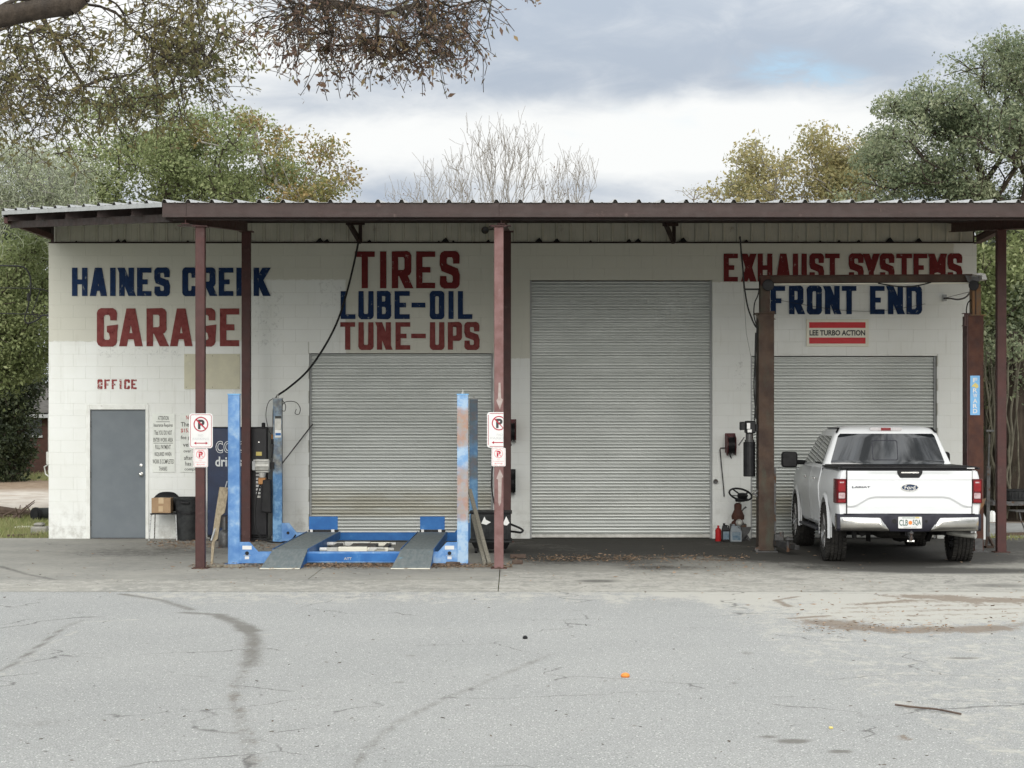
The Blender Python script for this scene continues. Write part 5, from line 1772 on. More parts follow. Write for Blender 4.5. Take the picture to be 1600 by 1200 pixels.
MB().bar(Vector((X(764.5, 27.5), 27.5, 0.02)), PT(734, 766, 29.6), 0.05, 0.045).build('board', M['woodgrey'], o)
o = thing('loose_timber', (X(755, 27.5), 27.5, 0), 'shorter grey timber leaning to the left of the longer one by the tub', 'timber')
MB().bar(Vector((X(757, 27.45), 27.45, 0.02)), PT(739, 806, 29.3), 0.045, 0.045).build('board', M['woodgrey'], o)
tag(MB().tube([PT(795, 830, TY + .3), PT(805, 831, TY + .1), PT(813, 832, TY), PT(817, 829, TY), PT(812, 825, TY), PT(800, 820, TY + .1), PT(794, 817, TY + .3)], 0.016, 7, sub=5).build('looped_hose', M['cable']),
    'dark hose looping out beside the black tub bin', 'hose')
for a, b, c, lab in ((797, 822, 870, 'dark rotten timber on the slab nearest the black tub bin'), (800, 817, 879, 'short dark rotten timber lying at the foot of the centre post')):
    D = GD(c + 3)
    tag(MB().box(X(a, D), X(b, D), D, D + 0.14, 0.0, 0.06).build('rotten_timber', M['wooddark'], None, bevel=0.012), lab, 'timber')

tag(MB().tube([PT(771, 708, 26.95), PT(769, 735, 26.98), PT(768, 760, 26.98), PT(772, 785, 26.98), PT(775, 792, 26.98)], 0.010, 6, sub=5).build('bent_strap', M['cable']),
    'thin black strap bowing out left of the centre post', 'strap')


def hose_reel(px, py, D, w, h, mtl, label):
    t = thing('hose_reel', (X(px, D), D, Z(py, D) - h / 2), label, 'hose reel')
    x, z = X(px, D), Z(py, D)
    MB().box(x - w / 2, x + w / 2, D + 0.10, D + 0.115, z - h / 2 + 0.08, z + h / 2).build('wall_bracket', mtl, t)
    for s in (-1, 1):
        MB().prismx([(D + 0.1, z + h * .48), (D - 0.12, z + h * .30), (D - 0.16, z - h * .05), (D - 0.08, z - h * .42), (D + 0.1, z - h * .36)], x + s * w * 0.42, x + s * w * 0.42 + 0.006).build('side_plate', mtl, t)
    MB().lathe((x, D - 0.02, z), [(h * .20, -w * .36), (h * .40, -w * .35), (h * .40, -w * .33), (h * .22, -w * .32), (h * .22, w * .32), (h * .40, w * .33), (h * .40, w * .35), (h * .2, w * .36)], 18, 'x').build('drum', mtl, t)
    for k in range(5):
        xx = x - w * .27 + k * w * .135
        m = MB()
        ri = h * (.33 if k % 2 else .36)
        m.lathe((xx, D - 0.02, z), [(ri - 0.014, -0.012), (ri, -0.008), (ri, 0.008), (ri - 0.014, 0.012)], 18, 'x', caps=False)
        m.build('hose_coil', M['black'], t)
    m = MB().tube([(x - w * .2, D - 0.1, z - h * .3), (x - w * .1, D - 0.1, z - h * .45), (x, D - 0.08, z - h * .52)], 0.010, 6)
    m.build('hose_end', M['black'], t)
    return t


hose_reel(1142, 696, WD - 0.13, 0.17, 0.40, M['reelred'], 'dark red hose reel on the white pillar right of the tall roll-up door')
hose_reel(799, 675, WD - 0.13, 0.16, 0.42, M['reelred'], 'dark red hose reel on the pillar behind the centre post, upper of two')
hose_reel(798, 755, WD - 0.13, 0.16, 0.46, M['black'], 'black hose reel on the pillar behind the centre post, lower of two')
tag(MB().tube([PT(1133, 700, WD - .06), PT(1126, 700, WD - .05), PT(1125, 703, WD - .05), PT(1127.5, 730, WD - .05), PT(1130.5, 760, WD - .05), PT(1131.5, 776, WD - .05)], 0.010, 6).build('bent_pipe', M['dsteel']),
    'thin bent pipe hanging from the red hose reel on the pillar', 'pipe')

# steering column standing on a rusty steering box, bottles beside it
SY = 33.5
st = thing('steering_column', (X(1152, SY), SY, 0), 'old steering wheel and column standing on a rusty steering box', 'car part')
c = PT(1157, 772.5, SY)
m = MB()
tilt = Matrix.Rotation(R(-14), 3, 'X') @ Matrix.Rotation(R(11), 3, 'Y')
pts = []
for i in range(25):
    t = 2 * math.pi * i / 24
    pts.append(c + Matrix.Rotation(R(11), 3, 'Y') @ (Matrix.Rotation(R(28), 3, 'X') @ Vector((0.185 * math.cos(t), 0.185 * math.sin(t), 0))))
m.tube(pts, 0.016, 8)
wh = m.build('steering_wheel', M['black'], st, smooth=True)
m = MB()
m.lathe(tuple(c + Vector((0.03, -0.02, -0.12))), [(0.03, 0), (0.06, 0.03), (0.09, 0.10), (0.07, 0.14), (0, 0.15)], 14)
m.build('airbag_hub', M['black'], wh, smooth=True)
m = MB()
for i in (3, 9, 14, 21):
    m.bar(c + Vector((0.03, -0.02, -0.03)), pts[i], 0.03, 0.014)
m.build('spoke', M['black'], wh)
MB().box(X(1149, SY), X(1160, SY), SY - 0.05, SY + 0.05, Z(784, SY), Z(778, SY)).build('column_switch', M['black'], st, bevel=0.01)
MB().cyl(PT(1154.5, 797, SY), PT(1155.5, 784, SY), 0.022, n=10).build('shaft', M['steel'], st)
MB().tube([PT(1158, 800, SY), PT(1162, 795, SY), PT(1166, 792, SY)], [0.014, 0.012, 0.016], 7).build('lever', M['dsteel'], st)
m = MB()
m.lathe((X(1153, SY), SY, 0.42), [(0.10, -0.08), (0.105, -0.02), (0.075, 0.05), (0.06, 0.08), (0.062, 0.16), (0.04, 0.18), (0.03, 0.19)], 14)
m.bar(PT(1142, 830, SY), PT(1153, 806, SY), 0.07, 0.06)
m.bar(PT(1163, 828, SY), PT(1155, 808, SY), 0.06, 0.06)
m.cyl(PT(1147, 818, SY - .06), PT(1152, 818, SY + .06), 0.05, n=12)
m.build('steering_box', M['rustred'], st)
MB().lathe((X(1154, SY), SY - 0.09, Z(816, SY)), [(0.055, 0.02), (0.055, -0.01), (0.03, -0.03), (0, -0.03)], 14, 'y').build('end_cover', M['alu'], st)
MB().box(X(1141, SY), X(1166, SY), SY - 0.07, SY + 0.10, 0.16, 0.27).build('mount', M['dsteel'], st, bevel=0.01)
MB().prism([(X(1157, SY), 0.22), (X(1172, SY), 0.22), (X(1169, SY), 0.13), (X(1158, SY), 0.02), (X(1155, SY), 0.02)], SY - 0.16, SY - 0.02).build('oil_drip_pan', M['dsteel'], st)
MB().bar(PT(1158, 847, SY - 0.1), PT(1171, 826, SY - 0.05), 0.05, 0.03).bar(PT(1173, 848, SY), PT(1163, 832, SY), 0.05, 0.04).bar((X(1140, SY), SY + .05, 0.03), (X(1166, SY), SY + .05, 0.03), 0.1, 0.06).bar((X(1145, SY), SY + .05, 0.0), (X(1145, SY), SY + .05, 0.18), 0.05, 0.05).bar((X(1163, SY), SY + .05, 0.0), (X(1163, SY), SY + .05, 0.18), 0.05, 0.05).build('bracket', M['dsteel'], st)


def bottle(px0, px1, pytop, D, mtl, label, name, lab=None, capm=None, jug=True):
    x0, x1, zt = X(px0, D), X(px1, D), Z(pytop, D)
    w = x1 - x0
    t = thing(name, ((x0 + x1) / 2, D, 0), label, 'bottle')
    if jug:
        m = MB()
        m.box(x0, x1, D - w * .32, D + w * .32, 0, zt * 0.62)
        m.add([(x0, D - w * .32, zt * .62), (x1, D - w * .32, zt * .62), (x1, D + w * .32, zt * .62), (x0, D + w * .32, zt * .62),
               (x0 + w * .12, D - w * .15, zt * .9), (x0 + w * .55, D - w * .15, zt * .9), (x0 + w * .55, D + w * .15, zt * .9), (x0 + w * .12, D + w * .15, zt * .9)],
              [(4, 5, 6, 7), (0, 1, 5, 4), (1, 2, 6, 5), (2, 3, 7, 6), (3, 0, 4, 7)])
        m.build('body', mtl, t, bevel=0.008)
        MB().tube([(x0 + w * .5, D, zt * .88), (x0 + w * .85, D, zt * .84), (x0 + w * .9, D, zt * .6)], 0.012, 6).build('grip', mtl, t)
        MB().cyl((x0 + w * .3, D, zt * .9), (x0 + w * .3, D, zt), 0.02, n=10).build('cap', capm or mtl, t)
        if lab:
            MB().box(x0 + w * .15, x1 - w * .12, D - w * .32 - .002, D - w * .32 - .0005, zt * .12, zt * .55).build('label', lab, t)
    else:
        MB().lathe(((x0 + x1) / 2, D, 0), [(w * .46, 0), (w * .5, 0.01), (w * .5, zt * .72), (w * .3, zt * .82), (w * .16, zt * .86), (w * .16, zt * .94)], 16).build('body', mtl, t, smooth=True)
        MB().lathe(((x0 + x1) / 2, D, zt * .94), [(w * .2, 0), (w * .2, zt * .06), (0, zt * .06)], 10).build('cap', capm or mtl, t)
    return t


bottle(1117.5, 1127, 821, 33.25, M['redcan'], 'small red bottle on the floor left of the black jug', 'red_bottle', capm=M['redcan'], jug=False)
bottle(1127.5, 1140.5, 817.5, 33.2, M['black'], 'black oil jug standing between the red bottle and the grey jug', 'oil_jug', lab=M['jugblue'])
bottle(1141, 1158.5, 819, 33.1, M['greyjug'], 'grey oil jug with a dark blue label in front of the steering column', 'oil_jug', lab=M['jugblue'])

# ------------------------------------------------------------------ rusty two-post lift
TD = 30.55
tl = thing('two_post_lift', (X(1355, TD), TD, 0), 'rusty two-post car lift with an overhead beam around the white pickup truck', 'car lift')


def tl_col(pa, pb, ptop, pneck, pa2, pb2, mtl, s):
    xa, xb = X(pa, TD), X(pb, TD)
    zn, zt = Z(pneck, TD), Z(ptop, TD)
    m = MB()
    d = 0.16
    m.box(xa, xb, TD - d, TD - d + 0.01, 0.02, zn)
    m.box(xa, xb, TD + d - 0.01, TD + d, 0.02, zn)
    if s > 0:
        m.box(xa, xa + 0.01, TD - d + 0.01, TD + d - 0.01, 0.02, zn)
    else:
        m.box(xb - 0.01, xb, TD - d + 0.01, TD + d - 0.01, 0.02, zn)
    c_ = m.build('column', mtl, tl, bevel=0.003)
    return c_, xa, xb, zn, zt


c1, xa, xb, zn, zt = tl_col(1183.5, 1207.5, 430, 491, 1187, 1202, M['rust'], 1)
MB().box(X(1187, TD), X(1202, TD), TD - 0.10, TD + 0.10, zn + 0.011, Z(437, TD)).build('extension', M['rust'], c1, bevel=0.003)
MB().box(X(1179, TD), X(1210, TD), TD - 0.2, TD + 0.2, zn, zn + 0.012).build('collar_flange', M['rust'], c1)
m = MB()
px_poly(m, [(1178, 488), (1184, 491), (1190, 502), (1186, 502)], TD - 0.17)
px_poly(m, [(1200, 486), (1211, 486), (1209, 497), (1213, 499), (1203, 500)], TD - 0.17)
m.build('gusset', M['rust'], c1)
MB().box(X(1178, TD), X(1212, TD), TD - 0.25, TD + 0.25, 0.0, 0.02).bar((X(1177, TD), TD - .2, 0.04), (X(1184, TD), TD - .2, 0.06), 0.08, 0.05).build('base_plate', M['dsteel'], c1)
MB().box(X(1207.5, TD) + 0.002, X(1207.5, TD) + 0.035, TD - 0.12, TD + 0.06, 0.02, Z(730, TD)).build('carriage', M['dsteel'], c1)
m = MB()
m.bar((X(1210, TD), TD - 0.18, 0.14), (X(1229, TD), TD - 0.75, 0.11), 0.09, 0.09)
m.bar((X(1224, TD), TD - 0.60, 0.11), (X(1232, TD), TD - 0.95, 0.11), 0.07, 0.07)
m.build('swing_arm', M['dsteel'], c1, bevel=0.005)
MB().cyl((X(1231, TD - .9), TD - .92, 0.05), (X(1231, TD - .9), TD - .92, 0.27), 0.025, n=10).box(X(1226, TD - .9), X(1238, TD - .9), TD - 1.0, TD - .85, 0.225, 0.245).build('lift_pad', M['dsteel'], c1)
MB().box(X(1207, TD), X(1221, TD), TD - 0.25, TD + 0.1, 0.16, 0.27).cyl((X(1218, TD), TD - .2, .10), (X(1218, TD), TD - .2, .30), 0.04, n=10).build('arm_hub', M['dsteel'], c1, bevel=0.005)

c2, xa2, xb2, zn2, zt2 = tl_col(1509.5, 1533, 430, 494, 1515, 1530, M['rustred'], -1)
MB().box(X(1507.5, TD), X(1509.5, TD) - 0.001, TD - 0.155, TD + 0.155, 0.02, zn2).build('inner_lip', M['brown'], c2)
MB().box(X(1517, TD), X(1530.5, TD), TD - 0.10, TD + 0.10, zn2 + 0.011, Z(445, TD)).build('extension', M['rustbright'], c2, bevel=0.003)
MB().box(X(1521, TD), X(1523, TD), TD - 0.108, TD - 0.101, zn2 + 0.02, Z(450, TD)).build('seam', M['rust'], c2)
MB().box(X(1511, TD), X(1536, TD), TD - 0.2, TD + 0.2, zn2, zn2 + 0.012).build('collar_flange', M['rustbright'], c2)
MB().box(X(1504, TD), X(1514, TD), TD - 0.13, TD - 0.10, Z(509, TD), Z(491, TD)).box(X(1501, TD), X(1514, TD), TD - 0.16, TD - 0.06, Z(491, TD) + .001, Z(490, TD)).box(X(1501, TD), X(1510, TD), TD - 0.16, TD - 0.06, Z(510, TD), Z(509, TD) - .001).build('side_bracket', M['brown'], c2)
MB().box(X(1506, TD), X(1540, TD), TD - 0.25, TD + 0.25, 0.0, 0.02).box(X(1519, TD), X(1531, TD), TD - 0.19, TD - 0.165, 0.02, 0.2).build('base_plate', M['dsteel'], c2)
m = MB()
px_poly(m, [(1526, 783), (1541, 778), (1537, 790), (1530, 799), (1527, 799)], TD - 0.17)
m.build('bent_flap', M['rustbright'], c2)
# overhead beam
ob_ = MB()
ob_.bar(PT(1200, 437.5, TD), PT(1517, 435.5, TD), 0.12, 0.10)
ovb = ob_.build('overhead_beam', M['rust'], tl)
MB().bar(PT(1192, 431.2, TD), PT(1520, 429.4, TD), 0.16, 0.014).build('top_flange', M['rustred'], ovb)
MB().bar(PT(1203, 444.3, TD), PT(1515, 442.5, TD), 0.14, 0.012).build('bottom_flange', M['cream'], ovb)
MB().box(X(1187, TD), X(1203, TD), TD - 0.11, TD + 0.11, Z(447, TD), Z(430.5, TD)).build('head_box', M['rustred'], ovb, bevel=0.01)
MB().cyl(PT(1200.5, 445.5, TD - 0.18), PT(1200.5, 445.5, TD - 0.1), 0.085, n=20).build('pulley', M['black'], ovb, bevel=0.006)
MB().cyl(PT(1521.5, 446, TD - 0.18), PT(1521.5, 446, TD - 0.1), 0.075, n=20).build('pulley', M['black'], ovb, bevel=0.006)
m = MB()
px_poly(m, [(1508, 430), (1530, 432), (1531, 440), (1517, 444), (1512, 440)], TD - 0.12)
m.build('head_plate', M['dsteel'], ovb)
m = MB().prism([(X(1516, TD), Z(429.5, TD)), (X(1528, TD), Z(427.3, TD)), (X(1536, TD), Z(429, TD)), (X(1539, TD), Z(438, TD)), (X(1530.5, TD), Z(438, TD)), (X(1530.5, TD), Z(431.5, TD))], TD - 0.16, TD + 0.12)
m.build('pale_cover', M['bluelab'] if False else M['white'], ovb, bevel=0.004)
tag(MB().tube([PT(1372, 442.5, TD - .1), PT(1382, 444.5, TD - .1), PT(1398, 447, TD - .1), PT(1420, 448, TD - .1), PT(1440, 445, TD - .1), PT(1455, 441, TD - .1)], 0.010, 6, sub=4).build('sagging_cable', M['cable'], tl))
# blue FORWARD label down the right column
FD = TD - 0.163
fw = MB().box(X(1516, FD), X(1531, FD), FD - 0.002, FD, Z(648.5, FD), Z(587, FD)).build('maker_label', M['bluelab'], c2)
m = MB()
for i, cch in enumerate('FORWARD'):
    za = 590.5 + i * 8.1
    if cch == 'O':
        fit_text(m, cch, X(1521, FD), X(1526.5, FD), Z(za + 6.6, FD), Z(za, FD), FD - 0.0035, 0.02)
        continue
    fit_text(m, cch, X(1520.2, FD), X(1527, FD), Z(za + 6.6, FD), Z(za, FD), FD - 0.0035, 0.02)
m.build('label_lettering', M['white'], c2)
m = MB()
px_poly(m, [(1518, 605), (1520, 601), (1524, 598), (1528, 601), (1529, 605), (1525, 607), (1522, 604)], FD - 0.0045)
m.build('label_emblem', M['yellowlab'], c2)

# second power unit, on the left column of the rusty lift
DU = TD - 0.02
pu = thing('hydraulic_power_unit', (X(1170, DU), DU, Z(745, DU)), 'black power unit with a long oil tank hung beside the left rusty column', 'power unit')
MB().box(X(1156, DU), X(1164, DU), DU - 0.07, DU + 0.07, Z(672, DU), Z(659, DU)).build('capacitor_box', M['black'], pu, bevel=0.01)
MB().box(X(1164, DU), X(1180, DU), DU - 0.09, DU + 0.09, Z(677, DU), Z(657.5, DU)).build('motor', M['black'], pu, bevel=0.015)
MB().box(X(1180, DU), X(1184, DU), DU - 0.04, DU + 0.04, Z(674, DU), Z(663, DU)).build('mounting_bracket', M['black'], pu)
MB().box(X(1166, DU), X(1171, DU), DU - 0.093, DU - 0.0905, Z(670, DU), Z(661, DU)).box(X(1167, DU), X(1173.5, DU), DU - 0.093, DU - 0.0905, Z(675.5, DU), Z(671, DU)).build('label', M['white'], pu)
MB().cyl(PT(1171, 688, DU), PT(1171, 676, DU), 0.055, n=14).cyl(PT(1171, 691, DU), PT(1171, 687, DU), 0.07, n=14).build('pump_block', M['dsteel'], pu)
MB().cyl(PT(1170.8, 744.5, DU), PT(1170.8, 690.5, DU), 0.088, n=20).build('oil_tank', M['black'], pu, bevel=0.008)
MB().tube([PT(1154, 696, DU - .1), PT(1163, 683, DU - .1)], [0.012, 0.008], 7).build('release_lever', M['dsteel'], pu)
m = MB()
m.bar(PT(1177, 755, TD - .05), PT(1177, 771, TD - .05), 0.04, 0.04)
m.bar(PT(1177, 770, TD - .05), PT(1183, 775, TD - .05), 0.04, 0.03)
m.bar(PT(1180, 767, TD - .05), PT(1185, 767, TD - .05), 0.05, 0.03)
m.build('arm_bracket', M['dsteel'], c1)
tag(MB().tube([PT(1156.5, 372, TD - .1), PT(1158, 392, TD - .1), PT(1160.5, 418, TD - .1), PT(1163, 448, TD - .1), PT(1168, 478, TD - .1), PT(1174, 496, TD - .1), PT(1180, 509, TD - .1), PT(1184, 513, TD - .1)], 0.012, 6, sub=4).build('bowed_rod', M['cable']),
    'thin black rod bowing up above the left rusty column', 'rod')
tag(MB().bar(PT(1163, 452, TD - .1), PT(1187, 452, TD - .05), 0.02, 0.025).cyl(PT(1156.3, 374, TD - .1), PT(1156.3, 369.5, TD - .1), 0.014, n=6).build('spreader_bar', M['cable'], c1))
tag(MB().tube([PT(1186, 452, TD - .1), PT(1184, 462, TD - .1), PT(1179, 474, TD - .1), PT(1178, 492, TD - .1), PT(1181, 505, TD - .1), PT(1184, 513, TD - .1)], 0.009, 6, sub=4).build('control_cable', M['cable'], c1))
tag(MB().tube([PT(1181, 520, TD - .05), PT(1180, 560, TD - .1), PT(1181, 600, TD - .1), PT(1180, 640, TD - .1), PT(1179, 657, TD - .1)], 0.012, 6, sub=4).tube([PT(1183, 515, TD - .1), PT(1178, 600, TD - .12), PT(1182, 655, TD - .1)], 0.009, 6, sub=4).build('hydraulic_hose', M['cable'], c1))
tag(MB().tube([PT(1161, 440, TD), PT(1166, 520, TD + 1), PT(1173, 556, WD - .02)], 0.003, 4).build('thin_wire', M['cable']), 'very thin wire slanting down to the corner of the right roll-up door', 'wire')
ol = thing('outlet_box', (X(1475, WD), WD, Z(470, WD)), 'small grey outlet box on the wall right of the FRONT END lettering', 'outlet')
MB().box(X(1472.5, WD), X(1478.5, WD), WD - 0.05, WD - 0.003, Z(470.5, WD), Z(460.5, WD)).build('box', M['trimgrey'], ol, bevel=0.004)
MB().cyl(PT(1475, 466, WD - .05), PT(1477, 466, WD - .08), 0.014, n=8).build('plug', M['black'], ol)
tag(MB().tube([PT(1477, 466, WD - .08), PT(1486, 466.5, WD - .3), PT(1497, 468, WD - 1), PT(1508, 465, TD + 1), PT(1515, 458, TD + .3), PT(1519, 450, TD - .1)], 0.014, 6, sub=5).build('outlet_cable', M['dsteel']),
    'grey cable running from the wall outlet to the right rusty column', 'cable')
tag(MB().tube([PT(1217, 469, WD - .02), PT(1300, 483, WD - .04), PT(1370, 486, WD - .04), PT(1440, 476, WD - .03), PT(1475, 466, WD - .02), PT(1519, 455, TD + .4)], 0.004, 4, sub=5).build('sagging_wire', M['cable']),
    'hair-thin wire sagging across the FRONT END lettering', 'wire')
tag(MB().tube([PT(1517, 468, TD), PT(1512, 474, TD - .1), PT(1510, 484, TD - .1), PT(1510.5, 491, TD - .1)], 0.009, 6, sub=4).build('bracket_hose', M['cable'], c2))

# right side clutter
ps = thing('jack_stand_pole', (X(1544, 31.5), 31.5, 0), 'tall dark pole on a stand right of the rusty column', 'stand')
MB().bar(Vector((X(1543, 31.5), 31.5, 0.05)), PT(1544.5, 728, 31.5), 0.05, 0.05).build('pole', M['dsteel'], ps)
MB().bar(PT(1544.5, 728, 31.5), PT(1546, 678, 31.5), 0.022, 0.022).bar(PT(1541, 673, 31.5), PT(1553, 673, 31.5), 0.03, 0.03).build('handle', M['dsteel'], ps)
MB().box(X(1538, 31.5), X(1550, 31.5), 31.35, 31.65, 0, 0.03).bar(Vector((X(1538, 31.5), 31.4, 0.02)), PT(1543, 838, 31.5), 0.03, 0.04).bar(Vector((X(1550, 31.5), 31.4, 0.02)), PT(1544, 838, 31.5), 0.03, 0.04).bar(Vector((X(1549, 31.5), 31.4, 0.02)), Vector((X(1549, 31.5), 31.4, 0.24)), 0.08, 0.08).build('foot', M['rust'], ps)
wp = thing('leaning_panel', (X(1539, 32.5), 32.5, 0), 'white curved panel leaning behind the right rusty column', 'panel')
m = MB()
plank(m, [(1527, 843), (1544, 843), (1543, 825), (1540, 808), (1535, 799), (1527, 797)], 32.4, 32.8, 0.015)
m.build('sheet', M['white'], wp)

# ------------------------------------------------------------------ white pickup truck (own axes: x right, y forward, z up, origin under the rear bumper)
TX, TYY, TROT = 5.24, 27.2, -0.030
trk = thing('pickup_truck', (TX, TYY, 0), 'white crew-cab pickup truck parked nose-in at the right roll-up door', 'truck', rz=TROT)


def tb_(mb, name, mtl, parent=None, **k):
    return mb.build(name, mtl, parent or trk, local=True, **k)


def ringz(w, zb, zt, crown=0.0):
    h = [(0, zb), (.80 * w, zb), (.93 * w, zb + .01), (.955 * w, zb + .06), (.975 * w, .70), (.992 * w, .83), (1.0 * w, .95), (1.0 * w, 1.02), (.985 * w, 1.10), (.965 * w, 1.19), (.945 * w, zt - .02), (.925 * w, zt - .004), (.90 * w, zt), (.5 * w, zt + crown * .7), (0, zt + crown)]
    return h + [(-x, z) for x, z in reversed(h[1:-1])]


def loft(secs):
    m = MB()
    n = len(secs[0][1])
    for y, r in secs:
        m.v.extend([(x, y, z) for x, z in r])
    for k in range(len(secs) - 1):
        for i in range(n):
            m.f.append((k * n + i, k * n + (i + 1) % n, (k + 1) * n + (i + 1) % n, (k + 1) * n + i))
    m.f.append(tuple(range(n)))
    m.f.append(tuple((len(secs) - 1) * n + i for i in range(n - 1, -1, -1)))
    return m


def cut_arches(o, axles, r, zc):
    cu = MB()
    for y in axles:
        for s in (-1, 1):
            cu.cyl((s * 0.62, y, zc), (s * 1.3, y, zc), r, n=40)
    c = cu.build('cutter', M['well'], trk, local=True)
    md = o.modifiers.new('cut', 'BOOLEAN')
    md.operation = 'DIFFERENCE'
    md.object = c
    md.solver = 'EXACT'
    md.material_mode = 'TRANSFER'
    dg = bpy.context.evaluated_depsgraph_get()
    me = bpy.data.meshes.new_from_object(o.evaluated_get(dg), preserve_all_data_layers=True, depsgraph=dg)
    o.modifiers.clear()
    o.data = me
    bpy.data.objects.remove(c)
    bm = bmesh.new()
    bm.from_mesh(me)
    for f in bm.faces:
        f.smooth = True
    for e in bm.edges:
        if len(e.link_faces) == 2 and e.calc_face_angle(0) > R(32):
            e.smooth = False
    bm.to_mesh(me)
    bm.free()


RA, FA, AR = 1.20, 4.86, 0.475
bed = tb_(loft([(.10, ringz(.93, .50, 1.262)), (.14, ringz(.955, .50, 1.272)), (.30, ringz(.968, .49, 1.275)), (1.0, ringz(.975, .48, 1.275)), (1.86, ringz(.975, .46, 1.275))]), 'bed', M['tpaint'], smooth=True)
cut_arches(bed, [RA], AR, 0.41)
cab = tb_(loft([(1.885, ringz(.972, .44, 1.285)), (2.4, ringz(.978, .44, 1.29)), (4.2, ringz(.978, .44, 1.29)), (4.36, ringz(.975, .44, 1.285))]), 'cab', M['tpaint'], smooth=True)
nose = tb_(loft([(4.375, ringz(.972, .44, 1.27, .03)), (4.9, ringz(.975, .44, 1.23, .05)), (5.4, ringz(.955, .45, 1.18, .05)), (5.62, ringz(.90, .47, 1.13, .04)), (5.74, ringz(.80, .50, 1.08, .02))]), 'front_end', M['tpaint'], smooth=True)
cut_arches(nose, [FA], AR, 0.41)
# wheel-arch lips
for ya, par in ((RA, bed), (FA, nose)):
    for s in (-1, 1):
        m = MB()
        pts = []
        for i in range(19):
            a = R(-8 + 196 * i / 18)
            pts.append((s * 0.968, ya + (AR + .004) * math.cos(a), 0.41 + (AR + .004) * math.sin(a)))
        vs, fs = [], []
        for i, p in enumerate(pts):
            a = R(-8 + 196 * i / 18)
            for (dr, dx) in ((-0.012, -0.03), (-0.012, 0.030), (0.020, 0.034), (0.062, 0.006)):
                rr = AR + .004 + dr
                vs.append((s * (0.965 + dx), ya + rr * math.cos(a), 0.41 + rr * math.sin(a)))
        for i in range(18):
            for j in range(3):
                fs.append((i * 4 + j, i * 4 + j + 1, (i + 1) * 4 + j + 1, (i + 1) * 4 + j))
        m.add(vs, fs)
        tb_(m, 'wheel_arch', M['tpaint'], par, smooth=True)


def gring(z, hw, y0, y1, r=0.07, n=5):
    p = []
    for cx, cy, a in ((hw - r, y1 - r, 0), (-hw + r, y1 - r, 90), (-hw + r, y0 + r, 180), (hw - r, y0 + r, 270)):
        for i in range(n):
            t = R(a + 90 * i / (n - 1))
            p.append((cx + r * math.cos(t), cy + r * math.sin(t), z))
    return p


lv = [gring(1.27, .915, 1.93, 4.60), gring(1.30, .905, 1.945, 4.52), gring(1.745, .725, 2.115, 3.75), gring(1.79, .695, 2.15, 3.64, .09), gring(1.825, .645, 2.22, 3.52, .10), gring(1.85, .54, 2.36, 3.36, .12), gring(1.862, .30, 2.6, 3.2, .12)]
m = MB()
n = len(lv[0])
for r_ in lv:
    m.v.extend(r_)
for k in range(len(lv) - 1):
    for i in range(n):
        m.f.append((k * n + i, k * n + (i + 1) % n, (k + 1) * n + (i + 1) % n, (k + 1) * n + i))
m.f.append(tuple(range((len(lv) - 1) * n, len(lv) * n)))
roof = tb_(m, 'cab_roof', M['tpaint'], smooth=True, angle=28)


def gx(z):
    return .905 + (z - 1.30) / (1.745 - 1.30) * (.725 - .905)


def gy(z):
    return 1.945 + (z - 1.30) / (1.745 - 1.30) * (2.115 - 1.945)


def rear_quad(pts, off, name, mtl, parent=None, th=0.004):
    m = MB()
    n = len(pts)
    m.add([(x, gy(z) - off - th, z) for x, z in pts] + [(x, gy(z) - off, z) for x, z in pts],
          [tuple(range(n)), tuple(range(2 * n - 1, n - 1, -1))] + [(i, i + n, (i + 1) % n + n, (i + 1) % n) for i in range(n)])
    return tb_(m, name, mtl, parent)


m = MB()
for j in range(15):
    v = j / 14
    z = 1.315 + v * .430
    hw = .808 - v * .138 - (.02 if j in (0, 14) else 0)
    for i in range(31):
        u = -1 + 2 * i / 30
        m.v.append((u * hw, gy(z) - .004 - .045 * (1 - u * u), z))
for j in range(14):
    for i in range(30):
        m.f.append((j * 31 + i, j * 31 + i + 1, (j + 1) * 31 + i + 1, (j + 1) * 31 + i))
n0 = len(m.v)
m.v += [(p[0], gy(p[2]) + .004, p[2]) for p in m.v]
edge = [i for i in range(31)] + [k * 31 + 30 for k in range(1, 15)] + [14 * 31 + i for i in range(29, -1, -1)] + [k * 31 for k in range(13, 0, -1)]
for a_, b_ in zip(edge, edge[1:] + edge[:1]):
    m.f.append((a_, a_ + n0, b_ + n0, b_))
rw = tb_(m, 'rear_window', M['tglass'], smooth=True, angle=60)


def gyb(x, z):
    v = (z - 1.315) / .43
    u = x / (.808 - v * .138)
    return gy(z) - .004 - .045 * (1 - u * u) - .003



m = MB()
oo, ii = rrect(-.215, .145, 1.37, 1.655, .03), rrect(-.203, .133, 1.382, 1.643, .025)
n = len(oo)
m.add([(p[0], gyb(p[0], p[1]), p[1]) for p in oo] + [(p[0], gyb(p[0], p[1]), p[1]) for p in ii], [(i, (i + 1) % n, (i + 1) % n + n, i + n) for i in range(n)])
tb_(m, 'sliding_pane_frame', M['tgrey'], rw)
# brake light in the roof edge
bl = tb_(MB().prism(rrect(-.225, .225, 1.785, 1.832, .022), 2.13, 2.24), 'high_brake_light', M['lamphousing'])
tb_(MB().box(-.07, .07, 2.126, 2.14, 1.789, 1.828), 'red_lens', M['tred'], bl)
for s in (-1, 1):
    m = MB()
    m.bar((s * .70, 2.10, 1.762), (s * .655, 2.22, 1.828), .026, .012)
    m.bar((s * .655, 2.22, 1.828), (s * .655, 3.5, 1.832), .026, .010)
    tb_(m, 'roof_ditch_moulding', M['tblack'], roof)
